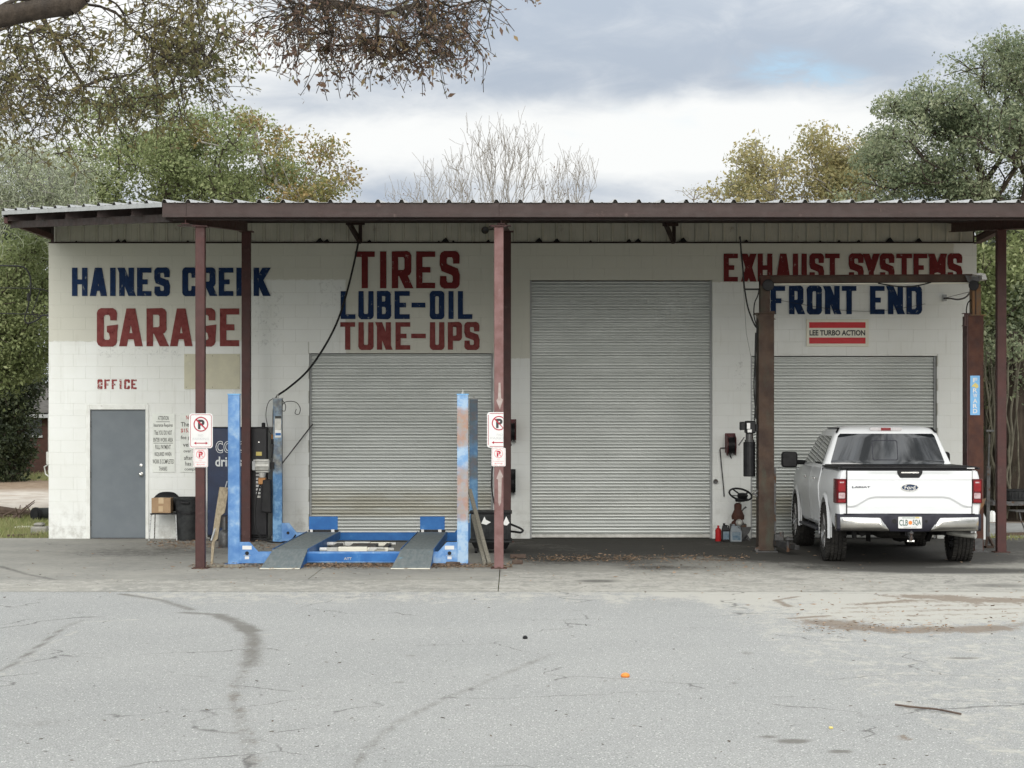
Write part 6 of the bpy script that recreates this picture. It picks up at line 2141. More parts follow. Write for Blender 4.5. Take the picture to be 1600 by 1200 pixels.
# windscreen
m = MB()
m.add([(-.80, 4.44, 1.335), (.80, 4.44, 1.335), (.66, 3.79, 1.73), (-.66, 3.79, 1.73), (-.80, 4.455, 1.342), (.80, 4.455, 1.342), (.66, 3.80, 1.737), (-.66, 3.80, 1.737)],
      [(0, 1, 2, 3), (7, 6, 5, 4), (0, 4, 5, 1), (1, 5, 6, 2), (2, 6, 7, 3), (3, 7, 4, 0)])
tb_(m, 'windscreen', M['tglass'])


def side_poly(s, pts, off, th=0.004):
    """pts (y, z) on the sloping side of the cab"""
    m = MB()
    n = len(pts)
    m.add([(s * (gx(z) + off), y, z) for y, z in pts] + [(s * (gx(z) + off + th), y, z) for y, z in pts],
          [tuple(range(n)), tuple(range(2 * n - 1, n - 1, -1))] + [(i, i + n, (i + 1) % n + n, (i + 1) % n) for i in range(n)])
    return m


def body_x(z):
    t = [(.44, .93), (.50, .955), (.70, .975), (.83, .992), (.95, 1.0), (1.02, 1.0), (1.10, .985), (1.19, .965), (1.265, .945), (1.285, .92)]
    return .978 * float(np.interp(z, [a for a, _ in t], [b for _, b in t]))


for s in (-1, 1):
    for (y0, y1, win) in ((1.93, 3.03, [(2.12, 1.315), (3.03, 1.315), (3.03, 1.715), (2.36, 1.715), (2.30, 1.70)]), (3.05, 4.30, [(3.12, 1.315), (4.33, 1.315), (3.82, 1.70), (3.78, 1.715), (3.12, 1.715)])):
        m = MB()
        zs_ = [.50, .56, .64, .70, .76, .83, .90, .95, 1.02, 1.10, 1.19, 1.265, 1.285]
        ys_ = [y0, y1]
        vs = []
        for y in ys_:
            for z in zs_:
                vs.append((s * (body_x(z) + .007), y, z))
        k = len(zs_)
        fs = [(i, i + 1, k + i + 1, k + i) for i in range(k - 1)]
        m.add(vs, fs)
        m.add([(v[0] - s * .012, v[1], v[2]) for v in vs], [])
        off = 2 * k
        fs = [(i, i + 1, off + i + 1, off + i) for i in range(k - 1)] + [(k + i, off + k + i, off + k + i + 1, k + i + 1) for i in range(k - 1)] + [(0, off, off + k, k), (k - 1, 2 * k - 1, off + 2 * k - 1, off + k - 1)]
        m.f.extend(fs)
        d = tb_(m, 'door', M['tpaint'], smooth=True)
        tb_(side_poly(s, win, .002), 'window', M['tglass'], d)
        hy = y0 + .12 if y0 > 3 else y0 + .14
        tb_(MB().bar((s * (.978 + .035), hy, 1.115), (s * (.978 + .035), hy + .20, 1.115), .025, .03), 'door_handle', M['chrome'], d, bevel=0.008, seg=2)
        # shut line beside the door
    tb_(MB().box(s * .90 - .03, s * .90 + .03, 1.858, 1.887, .5, 1.27), 'cab_gap', M['well'])
    # mirror
    mi = tb_(MB().bar((s * .90, 4.28, 1.30), (s * 1.10, 4.22, 1.31), .06, .07), 'mirror', M['tblack'], bevel=0.015)
    tb_(MB().prism(rrect(min(s * 1.03, s * 1.27), max(s * 1.03, s * 1.27), 1.225, 1.465, .05), 4.13, 4.27), 'mirror_housing', M['tblack'], mi, bevel=0.02, seg=2)
    tb_(MB().bar((s * .93, 2.02, .395), (s * .93, 4.22, .395), .14, .035), 'running_board', M['tgrey'], bevel=0.01)
    tb_(MB().box(s * .90 - .015, s * .90 + .015, 2.4, 2.44, .40, .5).box(s * .90 - .015, s * .90 + .015, 3.7, 3.74, .40, .5), 'step_bracket', M['tblack'])
tb_(MB().bar((.99, 4.42, 1.20), (1.0, 4.42, 1.62), .012, .012), 'antenna', M['tblack'])

# tailgate: a relief surface
TW = 0.815
xs_ = list(np.linspace(-TW, TW, 131))
zs_ = list(np.linspace(.70, 1.262, 75))
m = MB()
for z in zs_:
    for x in xs_:
        ax = abs(x)
        sw = float(np.interp(ax, [0, .44, .53, .70, .76, .9], [.93, .93, .915, .815, .80, .80]))
        st_ = min(max((z - (sw - .032)) / .032, 0), 1)
        st_ = st_ * st_ * (3 - 2 * st_)
        y = 0.062 - .020 * st_ + .010 * max(0, (.80 - z)) / .1
        t = min(max((z - 1.135) / .02, 0), 1)
        y -= .008 * t
        cr = max(0, min(1, (.62 - ax) / .12))
        bowl = math.exp(-((z - 1.205) / .035) ** 2) * cr
        y += .016 * bowl
        y += .014 * (ax / TW) ** 4
        m.v.append((x, y, z))
nx = len(xs_)
for j in range(len(zs_) - 1):
    for i in range(nx - 1):
        m.f.append((j * nx + i, j * nx + i + 1, (j + 1) * nx + i + 1, (j + 1) * nx + i))
tg = tb_(m, 'tailgate', M['tpaint'], smooth=True, angle=80)
tb_(MB().box(-TW, TW, .075, .11, .69, 1.27), 'tailgate_frame', M['tpaint'], tg)
tb_(MB().box(-TW, TW, .045, .13, 1.2625, 1.282), 'tailgate_cap', M['tblack'], tg, bevel=.006)
for s in (-1, 1):
    tb_(MB().box(s * (TW + .006) - .005, s * (TW + .006) + .005, .068, .12, .69, 1.27), 'tailgate_gap', M['well'], tg)
h = tb_(MB().prism([(-.165, 1.268), (-.165, 1.235), (-.125, 1.172), (.125, 1.172), (.165, 1.235), (.165, 1.268)], .020, .06), 'tailgate_handle', M['tblack'], tg, bevel=.008, seg=2)
tb_(MB().box(-.118, .118, .012, .022, 1.228, 1.252), 'handle_bar', M['chrome'], h, bevel=.004)
e = tb_(MB().prism([(.118 * math.cos(2 * math.pi * i / 32), 1.045 + .048 * math.sin(2 * math.pi * i / 32)) for i in range(32)], .026, .045), 'oval_emblem', M['chrome'], tg)
tb_(MB().prism([(.106 * math.cos(2 * math.pi * i / 32), 1.045 + .040 * math.sin(2 * math.pi * i / 32)) for i in range(32)], .022, .0255), 'emblem_field', M['emblem'], e)
m = MB()
fit_text(m, 'Ford', -.070, .070, 1.018, 1.070, .0205, 0.01)
tb_(m, 'emblem_lettering', M['chrome'], e)
m = MB()
fit_text(m, 'LARIAT', -.755, -.515, 1.035, 1.060, .042, 0.03)
tb_(m, 'model_lettering', M['tgrey'], tg)

# tail lights
for s in (-1, 1):
    x0_, x1_ = sorted((s * .832, s * .958))
    m = MB()
    yo = .055
    pl = [(s * .828, yo + .01), (s * .93, yo + .0), (s * .955, yo + .02), (s * .975, yo + .10), (s * .975, yo + .22), (s * .828, yo + .22)]
    n = len(pl)
    m.add([(a, b, .835) for a, b in pl] + [(a, b, 1.155) for a, b in pl], [tuple(range(n)), tuple(range(2 * n - 1, n - 1, -1))] + [(i, i + n, (i + 1) % n + n, (i + 1) % n) for i in range(n)])
    L = tb_(m, 'tail_light', M['treddark'], bevel=.006, seg=2)
    xa_, xb_ = sorted((s * .842, s * .935))
    tb_(MB().prism(rrect(xa_, xb_, .985, 1.135, .02), yo - .004, yo + .01), 'brake_lens', M['tred'], L, bevel=.003)
    tb_(MB().prism(rrect(xa_ + .004, xb_ - .004, .895, .972, .012), yo - .003, yo + .01), 'reversing_lens', M['tclear'], L, bevel=.003)
    tb_(MB().prism(rrect(xa_, xb_, .845, .885, .008), yo - .003, yo + .01), 'lower_lens', M['tred'], L)
    tb_(MB().box(xa_ + .02, xb_ - .02, yo - .006, yo, 1.10, 1.118), 'glint_strip', M['tclear'], L)

# bumper
m = MB()
prof = [(.30, .69), (.03, .69), (.004, .672), (.0, .60), (.004, .50), (.03, .462), (.14, .45), (.30, .46)]
N_ = 41
for i in range(N_):
    x = -.945 + 1.89 * i / (N_ - 1)
    cy = .085 * abs(x / .945) ** 3.5 + (0.03 if abs(x) < .27 else .03 * max(0, 1 - (abs(x) - .27) / .06))
    for (a, z) in prof:
        m.v.append((x, a + cy if a < .25 else a, z + (.01 * (abs(x) / .945) if z < .47 else 0)))
k = len(prof)
for i in range(N_ - 1):
    for j in range(k):
        m.f.append((i * k + j, i * k + (j + 1) % k, (i + 1) * k + (j + 1) % k, (i + 1) * k + j))
m.f.append(tuple(range(k)))
m.f.append(tuple((N_ - 1) * k + i for i in range(k - 1, -1, -1)))
bp = tb_(m, 'rear_bumper', M['tgrey'], smooth=True)
for s in (-1, 1):
    m = MB()
    cols = 22
    zz = [.652, .640, .60, .55, .50, .475, .462]
    yy = [.008, -.006, -.010, -.010, -.006, .006, .030]
    for i in range(cols):
        t = i / (cols - 1)
        for z, y in zip(zz, yy):
            xin = .255 + (z - .462) / (.652 - .462) * .115
            x = xin + (.958 - xin) * t
            cy = .085 * (x / .945) ** 3.5 + (.16 * max(0, (x - .90) / .058) ** 2) + .02 * max(0, 1 - (x - xin) / .05)
            m.v.append((s * x, y + cy, z + .008 * t))
    k = len(zz)
    for i in range(cols - 1):
        for j in range(k - 1):
            m.f.append((i * k + j, i * k + j + 1, (i + 1) * k + j + 1, (i + 1) * k + j))
    o = tb_(m, 'chrome_cover', M['chrome'], bp, smooth=True, angle=60)
    mo = o.modifiers.new('thick', 'SOLIDIFY')
    mo.thickness = .006
tb_(MB().box(-.86, .86, .06, .24, .6905, .697), 'step_pad', M['tblack'], bp)
for s, x in ((-1, -.205), (1, .215)):
    tb_(MB().prism(circ(x, .60, .03 if s < 0 else .018, 16), .022, .031), 'socket', M['tblack'], bp)
lp = tb_(MB().prism(rrect(-.155, .155, .505, .658, .012), .012, .018), 'license_plate', M['white'], bp)
m = MB()
fit_text(m, 'CLB', -.142, -.028, .540, .620, .0105, 0.02)
fit_text(m, '5QA', .034, .142, .540, .620, .0105, 0.02)
fit_text(m, 'SUNSHINE STATE', -.085, .085, .513, .526, .0105)
tb_(m, 'plate_lettering', M['platetext'], lp)
m = MB()
fit_text(m, 'MYFLORIDA.COM', -.10, .06, .636, .650, .0105, 0.01)
tb_(m, 'plate_header', M['plategreen'], lp)
tb_(MB().prism(circ(.003, .58, .026, 12), .0095, .011), 'plate_orange', M['orange'], lp)
tb_(MB().box(.07, .12, .0095, .011, .638, .655), 'plate_sticker', M['yellowlab'], lp)

# under the truck
tb_(MB().box(-.05, .05, .10, .5, .40, .47).box(-.035, .035, .0, .10, .40, .46), 'hitch_receiver', M['tblack'])
hb = tb_(MB().bar((0, -.10, .37), (0, .06, .42), .05, .04).lathe((0, -.09, .39), [(.012, 0), (.012, .03), (.028, .045), (.028, .065), (0, .09)], 12), 'hitch_ball', M['dsteel'])
tb_(MB().cyl((-.045, -.03, .34), (.045, -.03, .34), .02, n=10).bar((0, -.04, .39), (0, -.04, .30), .06, .05), 'hitch_mount', M['steel'], hb)
tb_(MB().lathe((0, .95, .46), [(.16, -.10), (.30, -.12), (.37, -.08), (.37, .06), (.30, .10), (.16, .08)], 28, 'z'), 'spare_wheel', M['rubber'])
m = MB()
for s in (-1, 1):
    m.box(s * .48 - .04, s * .48 + .04, .25, 5.4, .46, .58)
    m.bar((s * .50, .35, .43), (s * .50, 2.1, .43), .07, .05)
    m.bar((s * .40, 1.05, .30), (s * .45, .75, .55), .06, .06)
m.cyl((-.74, RA, .41), (.74, RA, .41), .055, n=14).lathe((.05, RA, .41), [(0, -.17), (.13, -.08), (.15, 0), (.13, .08), (0, .17)], 14, 'x')
m.box(-.85, .85, .35, 5.3, .585, .60)
m.cyl((-.74, FA, .41), (.74, FA, .41), .05, n=10).box(-.4, .4, 3.6, 5.3, .34, .5)
m.box(-.7, -.2, 1.9, 3.2, .36, .5)
tb_(m, 'chassis', M['well'])
tb_(MB().tube([(.30, 2.6, .42), (.52, 1.7, .44), (.55, .7, .46), (.60, .45, .43), (.80, .30, .405), (.90, .22, .40)], .036, 12, sub=4), 'exhaust_pipe', M['alu'], smooth=True)
tb_(MB().box(-.70, -.66, .3, .5, .36, .50).prism([(-.66, .47), (-.52, .47), (-.55, .40), (-.60, .38)], .28, .32), 'tow_bracket', M['well'])

# wheels
def wheel(x, y, s):
    r, w = .405, .275
    c = (x, y, r)
    hw = w / 2
    pf = [(.235, -hw + .02), (.30, -hw), (.36, -hw + .003), (.392, -hw + .022), (.401, -hw + .045)]
    for g in (-.075, -.025, .025, .075):
        pf += [(.405, g - .008), (.394, g - .006), (.394, g + .006), (.405, g + .008)]
    pf += [(.401, hw - .045), (.392, hw - .022), (.36, hw - .003), (.30, hw), (.235, hw - .02)]
    wl = thing('wheel', (0, 0, 0), None, None)
    wl.parent = trk
    wl.location = (0, 0, 0)
    m = MB().lathe(c, pf, 56, 'x', caps=False)
    ty = m.build('tyre', M['rubber'], wl, local=True, smooth=True, angle=40)
    m = MB()
    for k in range(44):
        a = 2 * math.pi * k / 44
        for g, off in ((-.112, 0), (.112, .5), (-.05, .25), (.05, .75), (0, .5)):
            aa = a + off * 2 * math.pi / 44
            rr = .4055 if abs(g) < .1 else .402
            d = Vector((0, math.cos(aa), math.sin(aa)))
            t = Vector((0, -math.sin(aa), math.cos(aa)))
            p = Vector(c) + Vector((g, 0, 0)) + d * rr
            hx = .018 if abs(g) < .1 else .026
            vs = [p + Vector((ix * hx, 0, 0)) + t * (it * .019) + d * iz for iz in (-.006, .005) for ix, it in ((-1, -1), (1, -1), (1, 1), (-1, 1))]
            m.add(vs, [(4, 5, 6, 7), (0, 1, 5, 4), (1, 2, 6, 5), (2, 3, 7, 6), (3, 0, 4, 7)])
    m.build('tread_block', M['rubber'], wl, local=True, kind='stuff')
    m = MB().lathe(c, [(.24, s * .135), (.25, s * .13), (.235, s * .11), (.215, s * .0), (.22, -s * .12)], 36, 'x', caps=False)
    for k in range(6):
        a = 2 * math.pi * k / 6 + .3
        p = Vector(c)
        d = Vector((0, math.cos(a), math.sin(a)))
        m.bar(p + Vector((s * .105, 0, 0)) + d * .04, p + Vector((s * .118, 0, 0)) + d * .232, .055, .03, up=(1, 0, 0))
    m.cyl((x + s * .06, y, r), (x + s * .125, y, r), .06, .045, n=18)
    rm = m.build('rim', M['rimalu'], wl, local=True, smooth=True)
    MB().cyl((x - s * .05, y, r), (x + s * .03, y, r), .17, n=24).build('brake_disc', M['dsteel'], wl, local=True)


for yy_ in (RA, FA):
    for s in (-1, 1):
        wheel(s * .862, yy_, s)
# folding bed cover
tn = tb_(MB().box(-.895, .895, .10, 1.90, 1.283, 1.318), 'bed_cover', M['tblack'], bevel=.012, seg=2)
tb_(MB().box(-.93, -.90, .10, 1.86, 1.28, 1.305).box(.90, .93, .10, 1.86, 1.28, 1.305), 'bed_rail_cap', M['tblack'])
tb_(MB().box(.76, .86, .098, .102, 1.290, 1.302), 'cover_tag', M['white'], tn)
# headlights and grille, facing the door
for s in (-1, 1):
    tb_(MB().box(min(s * .55, s * .86), max(s * .55, s * .86), 5.60, 5.76, .82, 1.02), 'headlight', M['tclear'], bevel=.02)
tb_(MB().box(-.52, .52, 5.70, 5.78, .74, 1.04), 'grille', M['tgrey'], bevel=.02)
tb_(MB().box(-.92, .92, 5.62, 5.84, .42, .66), 'front_bumper', M['chrome'], bevel=.04, seg=2)

# ------------------------------------------------------------------ far left: house, log, barrel, service mast
HD = 78.0
hs = thing('brick_house', (X(20, HD), HD, 0), 'low dark brick house with a grey shingle roof behind the trees at the far left', 'house')
hx0, hx1 = X(-170, HD), X(110, HD)
m = MB()
wz = Z(652, HD)
w0, w1, wb, wt = X(32, HD), X(67, HD), Z(680, HD), Z(656, HD)
m.box(hx0, w0, HD, HD + 8, 0, wz).box(w1, hx1, HD, HD + 8, 0, wz).box(w0, w1, HD, HD + 0.3, 0, wb).box(w0, w1, HD, HD + 0.3, wt, wz)
m.build('wall', M['brick'], hs)
wn = MB().box(w0, w1, HD + 0.12, HD + 0.14, wb, wt).build('window', M['darkglass'], hs)
MB().box(w0, w1, HD - 0.08, HD + 0.1, wb - 0.09, wb).build('sill', M['eave'], wn)
MB().box(w0, w1, HD + 0.08, HD + 0.12, (wb + wt) / 2 - 0.02, (wb + wt) / 2 + 0.02).box(w0, w0 + .05, HD + .07, HD + .12, wb, wt).box(w1 - .05, w1, HD + .07, HD + .12, wb, wt).build('frame', M['brick'], wn)
MB().box(hx0 - 0.4, hx1 + 0.4, HD - 0.55, HD - 0.5, wz - 0.02, wz + 0.16).box(hx0 - 0.4, hx1 + 0.4, HD - 0.5, HD, wz - 0.02, wz).build('eave_board', M['eave'], hs)
m = MB()
rz0, rz1 = wz + 0.14, Z(600, HD + 4)
for k in range(9):
    t0, t1 = k / 9, (k + 1.05) / 9
    m.box(hx0 - 0.4, hx1 + 0.4, HD - 0.55 + t0 * 4.5, HD - 0.55 + t1 * 4.5, rz0 + t0 * (rz1 - rz0) - 0.03, rz0 + t0 * (rz1 - rz0) + 0.16)
m.build('shingle_course', M['shingle'], hs)
MB().box(hx0 - 0.4, hx1 + 0.4, HD + 4.0, HD + 8.5, rz0, rz1).build('roof', M['shingle'], hs)

# log and debris beside the lane
t = thing('fallen_log', (X(10, 41), 41.5, 0), 'dark rotting log lying in the grass left of the garage', 'log')
m = MB()
m.tube([(X(-60, 41.5), 41.5, .12), (X(-10, 41.5), 41.2, .16), (X(28, 41.5), 41.6, .10), (X(48, 41.5), 42, .06)], [.16, .15, .11, .05], 10, sub=5)
m.build('trunk', M['wooddark'], t)
m = MB()
rr0 = random.Random(5)
for k in range(14):
    a = Vector((X(rr0.uniform(-20, 45), 41), 41 + rr0.uniform(-.6, .6), .05))
    m.tube([a, a + Vector((rr0.uniform(-.5, .5), rr0.uniform(-.3, .3), rr0.uniform(.05, .35)))], [.025, .008], 5)
m.build('branch', M['wooddark'], t)
t = thing('black_barrel', (X(66, 40.5), 40.5, 0), 'black plastic barrel lying on its side by the garage corner', 'barrel')
D = 40.5
MB().tube([(X(60, D), D - .2, .13), (X(90, D), D + .3, .13)], .125, 20).build('shell', M['blackdust'], t)
MB().tube([(X(59, D), D - .22, .13), (X(61, D), D - .18, .13)], .140, 20).build('rim', M['black'], t)
MB().tube([(X(58.6, D), D - .226, .13), (X(59.2, D), D - .218, .13)], .105, 20).build('end_hollow', M['well'], t)
o = MB()
D = 35.4
o.box(X(47, D), X(74, D), D, D + .35, 0, .13).box(X(50, D), X(66, D), D + .05, D + .3, .13, .19)
tag(o.build('concrete_lump', M['concrete'], None, bevel=.03), 'pale broken concrete lump in the grass at the garage corner', 'rubble')
tag(MB().box(X(24, 37.5), X(78, 37.5), 37.4, 37.8, -.02, .03).build('pale_board', M['cream'], None, bevel=.01), 'pale flat board lying in the grass behind the concrete lump', 'board')
tag(MB().bar((X(22, 35), 34.6, .02), (X(70, 35), 34.9, .03), .12, .03).build('flat_stick', M['wooddark'], None), 'dark flat stick at the edge of the slab by the garage corner', 'stick')
# service mast and meter on the hidden side wall
t = thing('service_mast', (WX0 - .05, WD + .4, Z(700, WD)), 'grey electrical conduit and meter loop on the left side of the garage', 'conduit')
MB().cyl((WX0 - .035, WD + .3, Z(520, WD)), (WX0 - .035, WD + .3, Z(432, WD)), .022, n=10).build('conduit', M['white'], t)
MB().cyl((WX0 - .05, WD + .3, Z(740, WD)), (WX0 - .05, WD + .3, Z(646, WD)), .028, n=10).build('lower_conduit', M['alu'], t)
MB().box(WX0 - .10, WX0 - .002, WD + .25, WD + .45, Z(726, WD), Z(706, WD)).build('meter_box', M['alu'], t, bevel=.01)
MB().tube([(X(74, WD), WD + .2, Z(724, WD)), (X(65, WD), WD + .2, Z(730, WD)), (X(67, WD), WD + .2, Z(741, WD)), (X(72, WD), WD + .2, Z(745, WD)), (X(76, WD), WD + .2, Z(745, WD))], .014, 7).build('bent_conduit', M['alu'], t)
MB().box(X(73, WD), X(76.5, WD), WD + .2, WD + .3, Z(424, WD), Z(417, WD)).box(X(73, WD), X(76.5, WD), WD + .2, WD + .3, Z(460, WD), Z(455, WD)).build('insulator', M['white'], t)
for pts, r_, lab in (
    ([(-60, 412), (0, 415), (30, 416), (40, 420), (47, 432), (48, 452), (44, 478), (39, 495), (40, 503), (46, 505), (58, 500), (66, 493), (77, 493)], .014, 'thick black service wire drooping beside the garage corner'),
    ([(-60, 450), (0, 450), (40, 450.5), (65, 452), (76, 456)], .009, 'straight wire running to the garage corner, middle of three'),
    ([(-60, 489), (10, 490), (50, 491.5), (77, 494)], .009, 'straight wire running to the garage corner, lowest of three'),
    ([(63, 453), (56, 472), (51, 487), (53, 494), (60, 496)], .009, 'short looping wire between the two straight wires by the corner')):
    tag(MB().tube([PT(a, b, WD + .3) for a, b in pts], r_, 6, sub=4).build('overhead_wire', M['cable']), lab, 'wire')
tag(MB().cyl(PT(45.5, 470, WD + .3), PT(44, 458, WD + .3), .035, .02, n=8).build('wire_splice', M['cable']), 'dark splice on the drooping service wire', 'splice')

# ------------------------------------------------------------------ right background: trailer with tubs, things on the ground
D = 41.0
t = thing('flat_trailer', (X(1600, D), D, 0), 'low dark flat trailer beside the vine-covered tree trunk', 'trailer')
MB().box(X(1550, D), X(1760, D), D - .1, D + 1.6, .28, .36).build('deck', M['dsteel'], t)
MB().cyl((X(1690, D), D - .15, .25), (X(1690, D), D + .05, .25), .25, n=20).build('wheel', M['rubber'], t)
MB().box(X(1562, D), X(1566, D), D, D + .05, 0, .28).build('leg', M['dsteel'], t)
for a, b, lab in ((1576, 1604, 'grey-black storage tub on the flat trailer, nearer the brown post'), (1606, 1640, 'grey-black storage tub on the flat trailer at the photo edge')):
    tt = thing('storage_tub', (X((a + b) / 2, D), D + .3, .36), lab, 'tub')
    m = MB()
    frust(m, X(a, D), X(b, D), D, D + .5, .362, Z(767, D), .03)
    m.build('body', M['blackdust'], tt, bevel=.015)
    MB().box(X(a, D) - .015, X(b, D) + .015, D - .015, D + .515, Z(767, D) + .001, Z(765, D)).build('rim', M['black'], tt)
    for k in range(4):
        xx = X(a, D) + .06 + k * (X(b, D) - X(a, D) - .12) / 3.4
        MB().box(xx, xx + .02, D - .006, D + .02, .42, Z(768.5, D)).build('rib', M['black'], tt)
D = 36.6
t = thing('garden_table', (X(1600, D), D, 0), 'dark low metal table at the right photo edge', 'table')
MB().box(X(1588, D), X(1660, D), D, D + .6, .33, .35).build('top', M['dsteel'], t)
for a in (1594, 1650):
    MB().tube([(X(a, D), D + .05, .33), (X(a + 2, D), D + .02, .18), (X(a + 8, D), D, 0)], .013, 6).build('leg', M['dsteel'], t)
tag(MB().bar((X(1560, 35), 35, .02), (X(1640, 35), 35.3, .02), .09, .05).build('dark_pole', M['wooddark']), 'dark pole lying across the ground right of the end post', 'pole')
tag(MB().lathe((X(1550, 40), 40, 0), [(.09, 0), (.10, .1), (.05, .2), (0, .22)], 8).build('white_bag', M['paper'], None, smooth=True), 'small white bag on the ground under the dark trees at right', 'bag')

# ------------------------------------------------------------------ trees
def grow(seeds, pts, rng, alpha=0.35, step=0.45, wob=0.10, sag=0.0):
    """seeds: list of (point, parent index, radius floor). Joins every point to the cheapest node, adding nodes on the way"""
    N = len(seeds)
    P = [np.array(s[0], float) for s in seeds]
    par = [s[1] for s in seeds]
    floor = [s[2] for s in seeds]
    pl = [0.0] * N
    for i in range(1, N):
        if par[i] >= 0:
            pl[i] = pl[par[i]] + float(np.linalg.norm(P[i] - P[par[i]])) * 0.4
    cap = len(pts) * 14 + N + 10
    A = np.zeros((cap, 3))
    L = np.zeros(cap)
    A[:N] = P
    L[:N] = pl
    n = N
    d0 = np.min(np.linalg.norm(pts[:, None, :] - A[None, :N, :], axis=2), axis=1)
    tips = []
    for k in np.argsort(d0):
        p = pts[k]
        c = np.linalg.norm(A[:n] - p, axis=1) + alpha * L[:n]
        j = int(np.argmin(c))
        d = float(np.linalg.norm(p - A[j]))
        m = max(1, int(d / step))
        m = min(m, 12)
        a = A[j].copy()
        q = j
        for i in range(1, m + 1):
            t = i / m
            v = a + (p - a) * t
            if i < m:
                v = v + rng.normal(0, wob * min(d, 2.0) * 0.35, 3) + np.array((0, 0, sag * d * math.sin(math.pi * t)))
            if n >= cap:
                break
            A[n] = v
            L[n] = L[q] + float(np.linalg.norm(A[n] - A[q]))
            par.append(q)
            floor.append(0)
            q = n
            n += 1
        tips.append(n - 1)
    return A[:n], par, floor, tips


def radii(par, floor, n, r0, power=0.42):
    cnt = np.ones(n)
    kids = np.zeros(n)
    for i in range(n - 1, 0, -1):
        if par[i] >= 0:
            kids[par[i]] += 1
    leaf = kids == 0
    w = np.where(leaf, 1.0, 0.0)
    for i in range(n - 1, 0, -1):
        if par[i] >= 0:
            w[par[i]] += w[i]
    r = r0 * np.maximum(w, 1) ** power
    return np.maximum(r, np.array(floor))


def limbs_mesh(name, A, par, r, parent, material, kmin=3, rmin=0.0):
    V, Fc = [], []
    base = 0
    for i in range(len(A)):
        j = par[i]
        if j < 0:
            continue
        k = kmin if r[i] < 0.03 else (5 if r[i] < 0.08 else 9)
        d = A[i] - A[j]
        ln = np.linalg.norm(d)
        if ln < 1e-5:
            continue
        d = d / ln
        a = np.cross(d, (0.31, 0.84, 0.44))
        a /= np.linalg.norm(a)
        b = np.cross(d, a)
        t = np.arange(k) * 2 * math.pi / k
        ring_ = np.outer(np.cos(t), a) + np.outer(np.sin(t), b)
        rj = min(r[j], r[i] * 1.6)
        V.append(A[j] - d * rj * 0.3 + ring_ * rj)
        V.append(A[i] + ring_ * r[i])
        for q in range(k):
            Fc.append((base + q, base + (q + 1) % k, base + k + (q + 1) % k, base + k + q))
        base += 2 * k
    V = np.concatenate(V)
    V = V - np.array(ORG[parent.name])
    me = bpy.data.meshes.new(name)
    me.from_pydata(V.tolist(), [], Fc)
    me.polygons.foreach_set('use_smooth', [True] * len(me.polygons))
    me.materials.append(material)
    o = bpy.data.objects.new(name, me)
    COL.objects.link(o)
    o.parent = parent
    ORG[o.name] = ORG[parent.name].copy()
    return o


def leaves_mesh(name, C, size, rng, parent, material, aspect=0.5, droop=0.0, kind=None):
    """C centres (n,3); one folded kite per leaf"""
    n = len(C)
    u = rng.normal(size=(n, 3))
    u[:, 2] = u[:, 2] * (1 - droop * 0.5) - droop * 1.2
    u /= np.linalg.norm(u, axis=1)[:, None]
    w = rng.normal(size=(n, 3))
    w -= u * np.sum(u * w, 1)[:, None]
    w /= np.linalg.norm(w, axis=1)[:, None]
    nn = np.cross(u, w)
    s = size * np.clip(0.45 + rng.gamma(2.0, 0.22, n), 0.45, 1.45)[:, None]
    hw = s * aspect * 0.5
    v0 = C
    v1 = C + u * s * 0.45 + w * hw + nn * hw * 0.35
    v2 = C + u * s
    v3 = C + u * s * 0.45 - w * hw + nn * hw * 0.35
    V = np.stack([v0, v1, v2, v3], 1).reshape(-1, 3)
    if parent is not None:
        V = V - np.array(ORG[parent.name])
    q = np.arange(4 * n)
    me = bpy.data.meshes.new(name)
    me.vertices.add(4 * n)
    me.vertices.foreach_set('co', V.ravel())
    me.loops.add(4 * n)
    me.loops.foreach_set('vertex_index', q)
    me.polygons.add(n)
    me.polygons.foreach_set('loop_start', np.arange(0, 4 * n, 4))
    me.polygons.foreach_set('loop_total', np.full(n, 4))
    me.update(calc_edges=True)
    me.materials.append(material)
    o = bpy.data.objects.new(name, me)
    COL.objects.link(o)
    if parent is not None:
        o.parent = parent
    if kind:
        o['kind'] = kind
    return o


def ell(px, py, D, rx, ry, rd, n, hollow=0.0):
    """crown lobe: centre from the photo, half sizes rx, ry in photo pixels, rd metres deep, n cluster points"""
    s = D / F
    return (np.array(PT(px, py, D)), np.array((rx * s, rd, ry * s)), n, hollow)


def sample(lobes, rng, even=False):
    out = []
    for c, rad, n, hol in lobes:
        if even:
            v = rng.normal(size=(n, 3))
            v /= np.linalg.norm(v, axis=1)[:, None]
            out.append(c + v * (rng.uniform(0.05, 1, n) ** (1 / 2.2))[:, None] * rad)
            continue
        k = max(3, n // 8)
        v = rng.normal(size=(k, 3))
        v /= np.linalg.norm(v, axis=1)[:, None]
        rr = rng.uniform(0.25, 1, k) ** (1 / 2.4)
        rr *= rng.uniform(0.8, 1.18, k)
        cen = v * rr[:, None]
        pick = rng.integers(0, k, n)
        sig = rng.uniform(0.10, 0.24, k)[pick][:, None]
        out.append(c + (cen[pick] + rng.normal(size=(n, 3)) * sig) * rad)
    return np.concatenate(out)


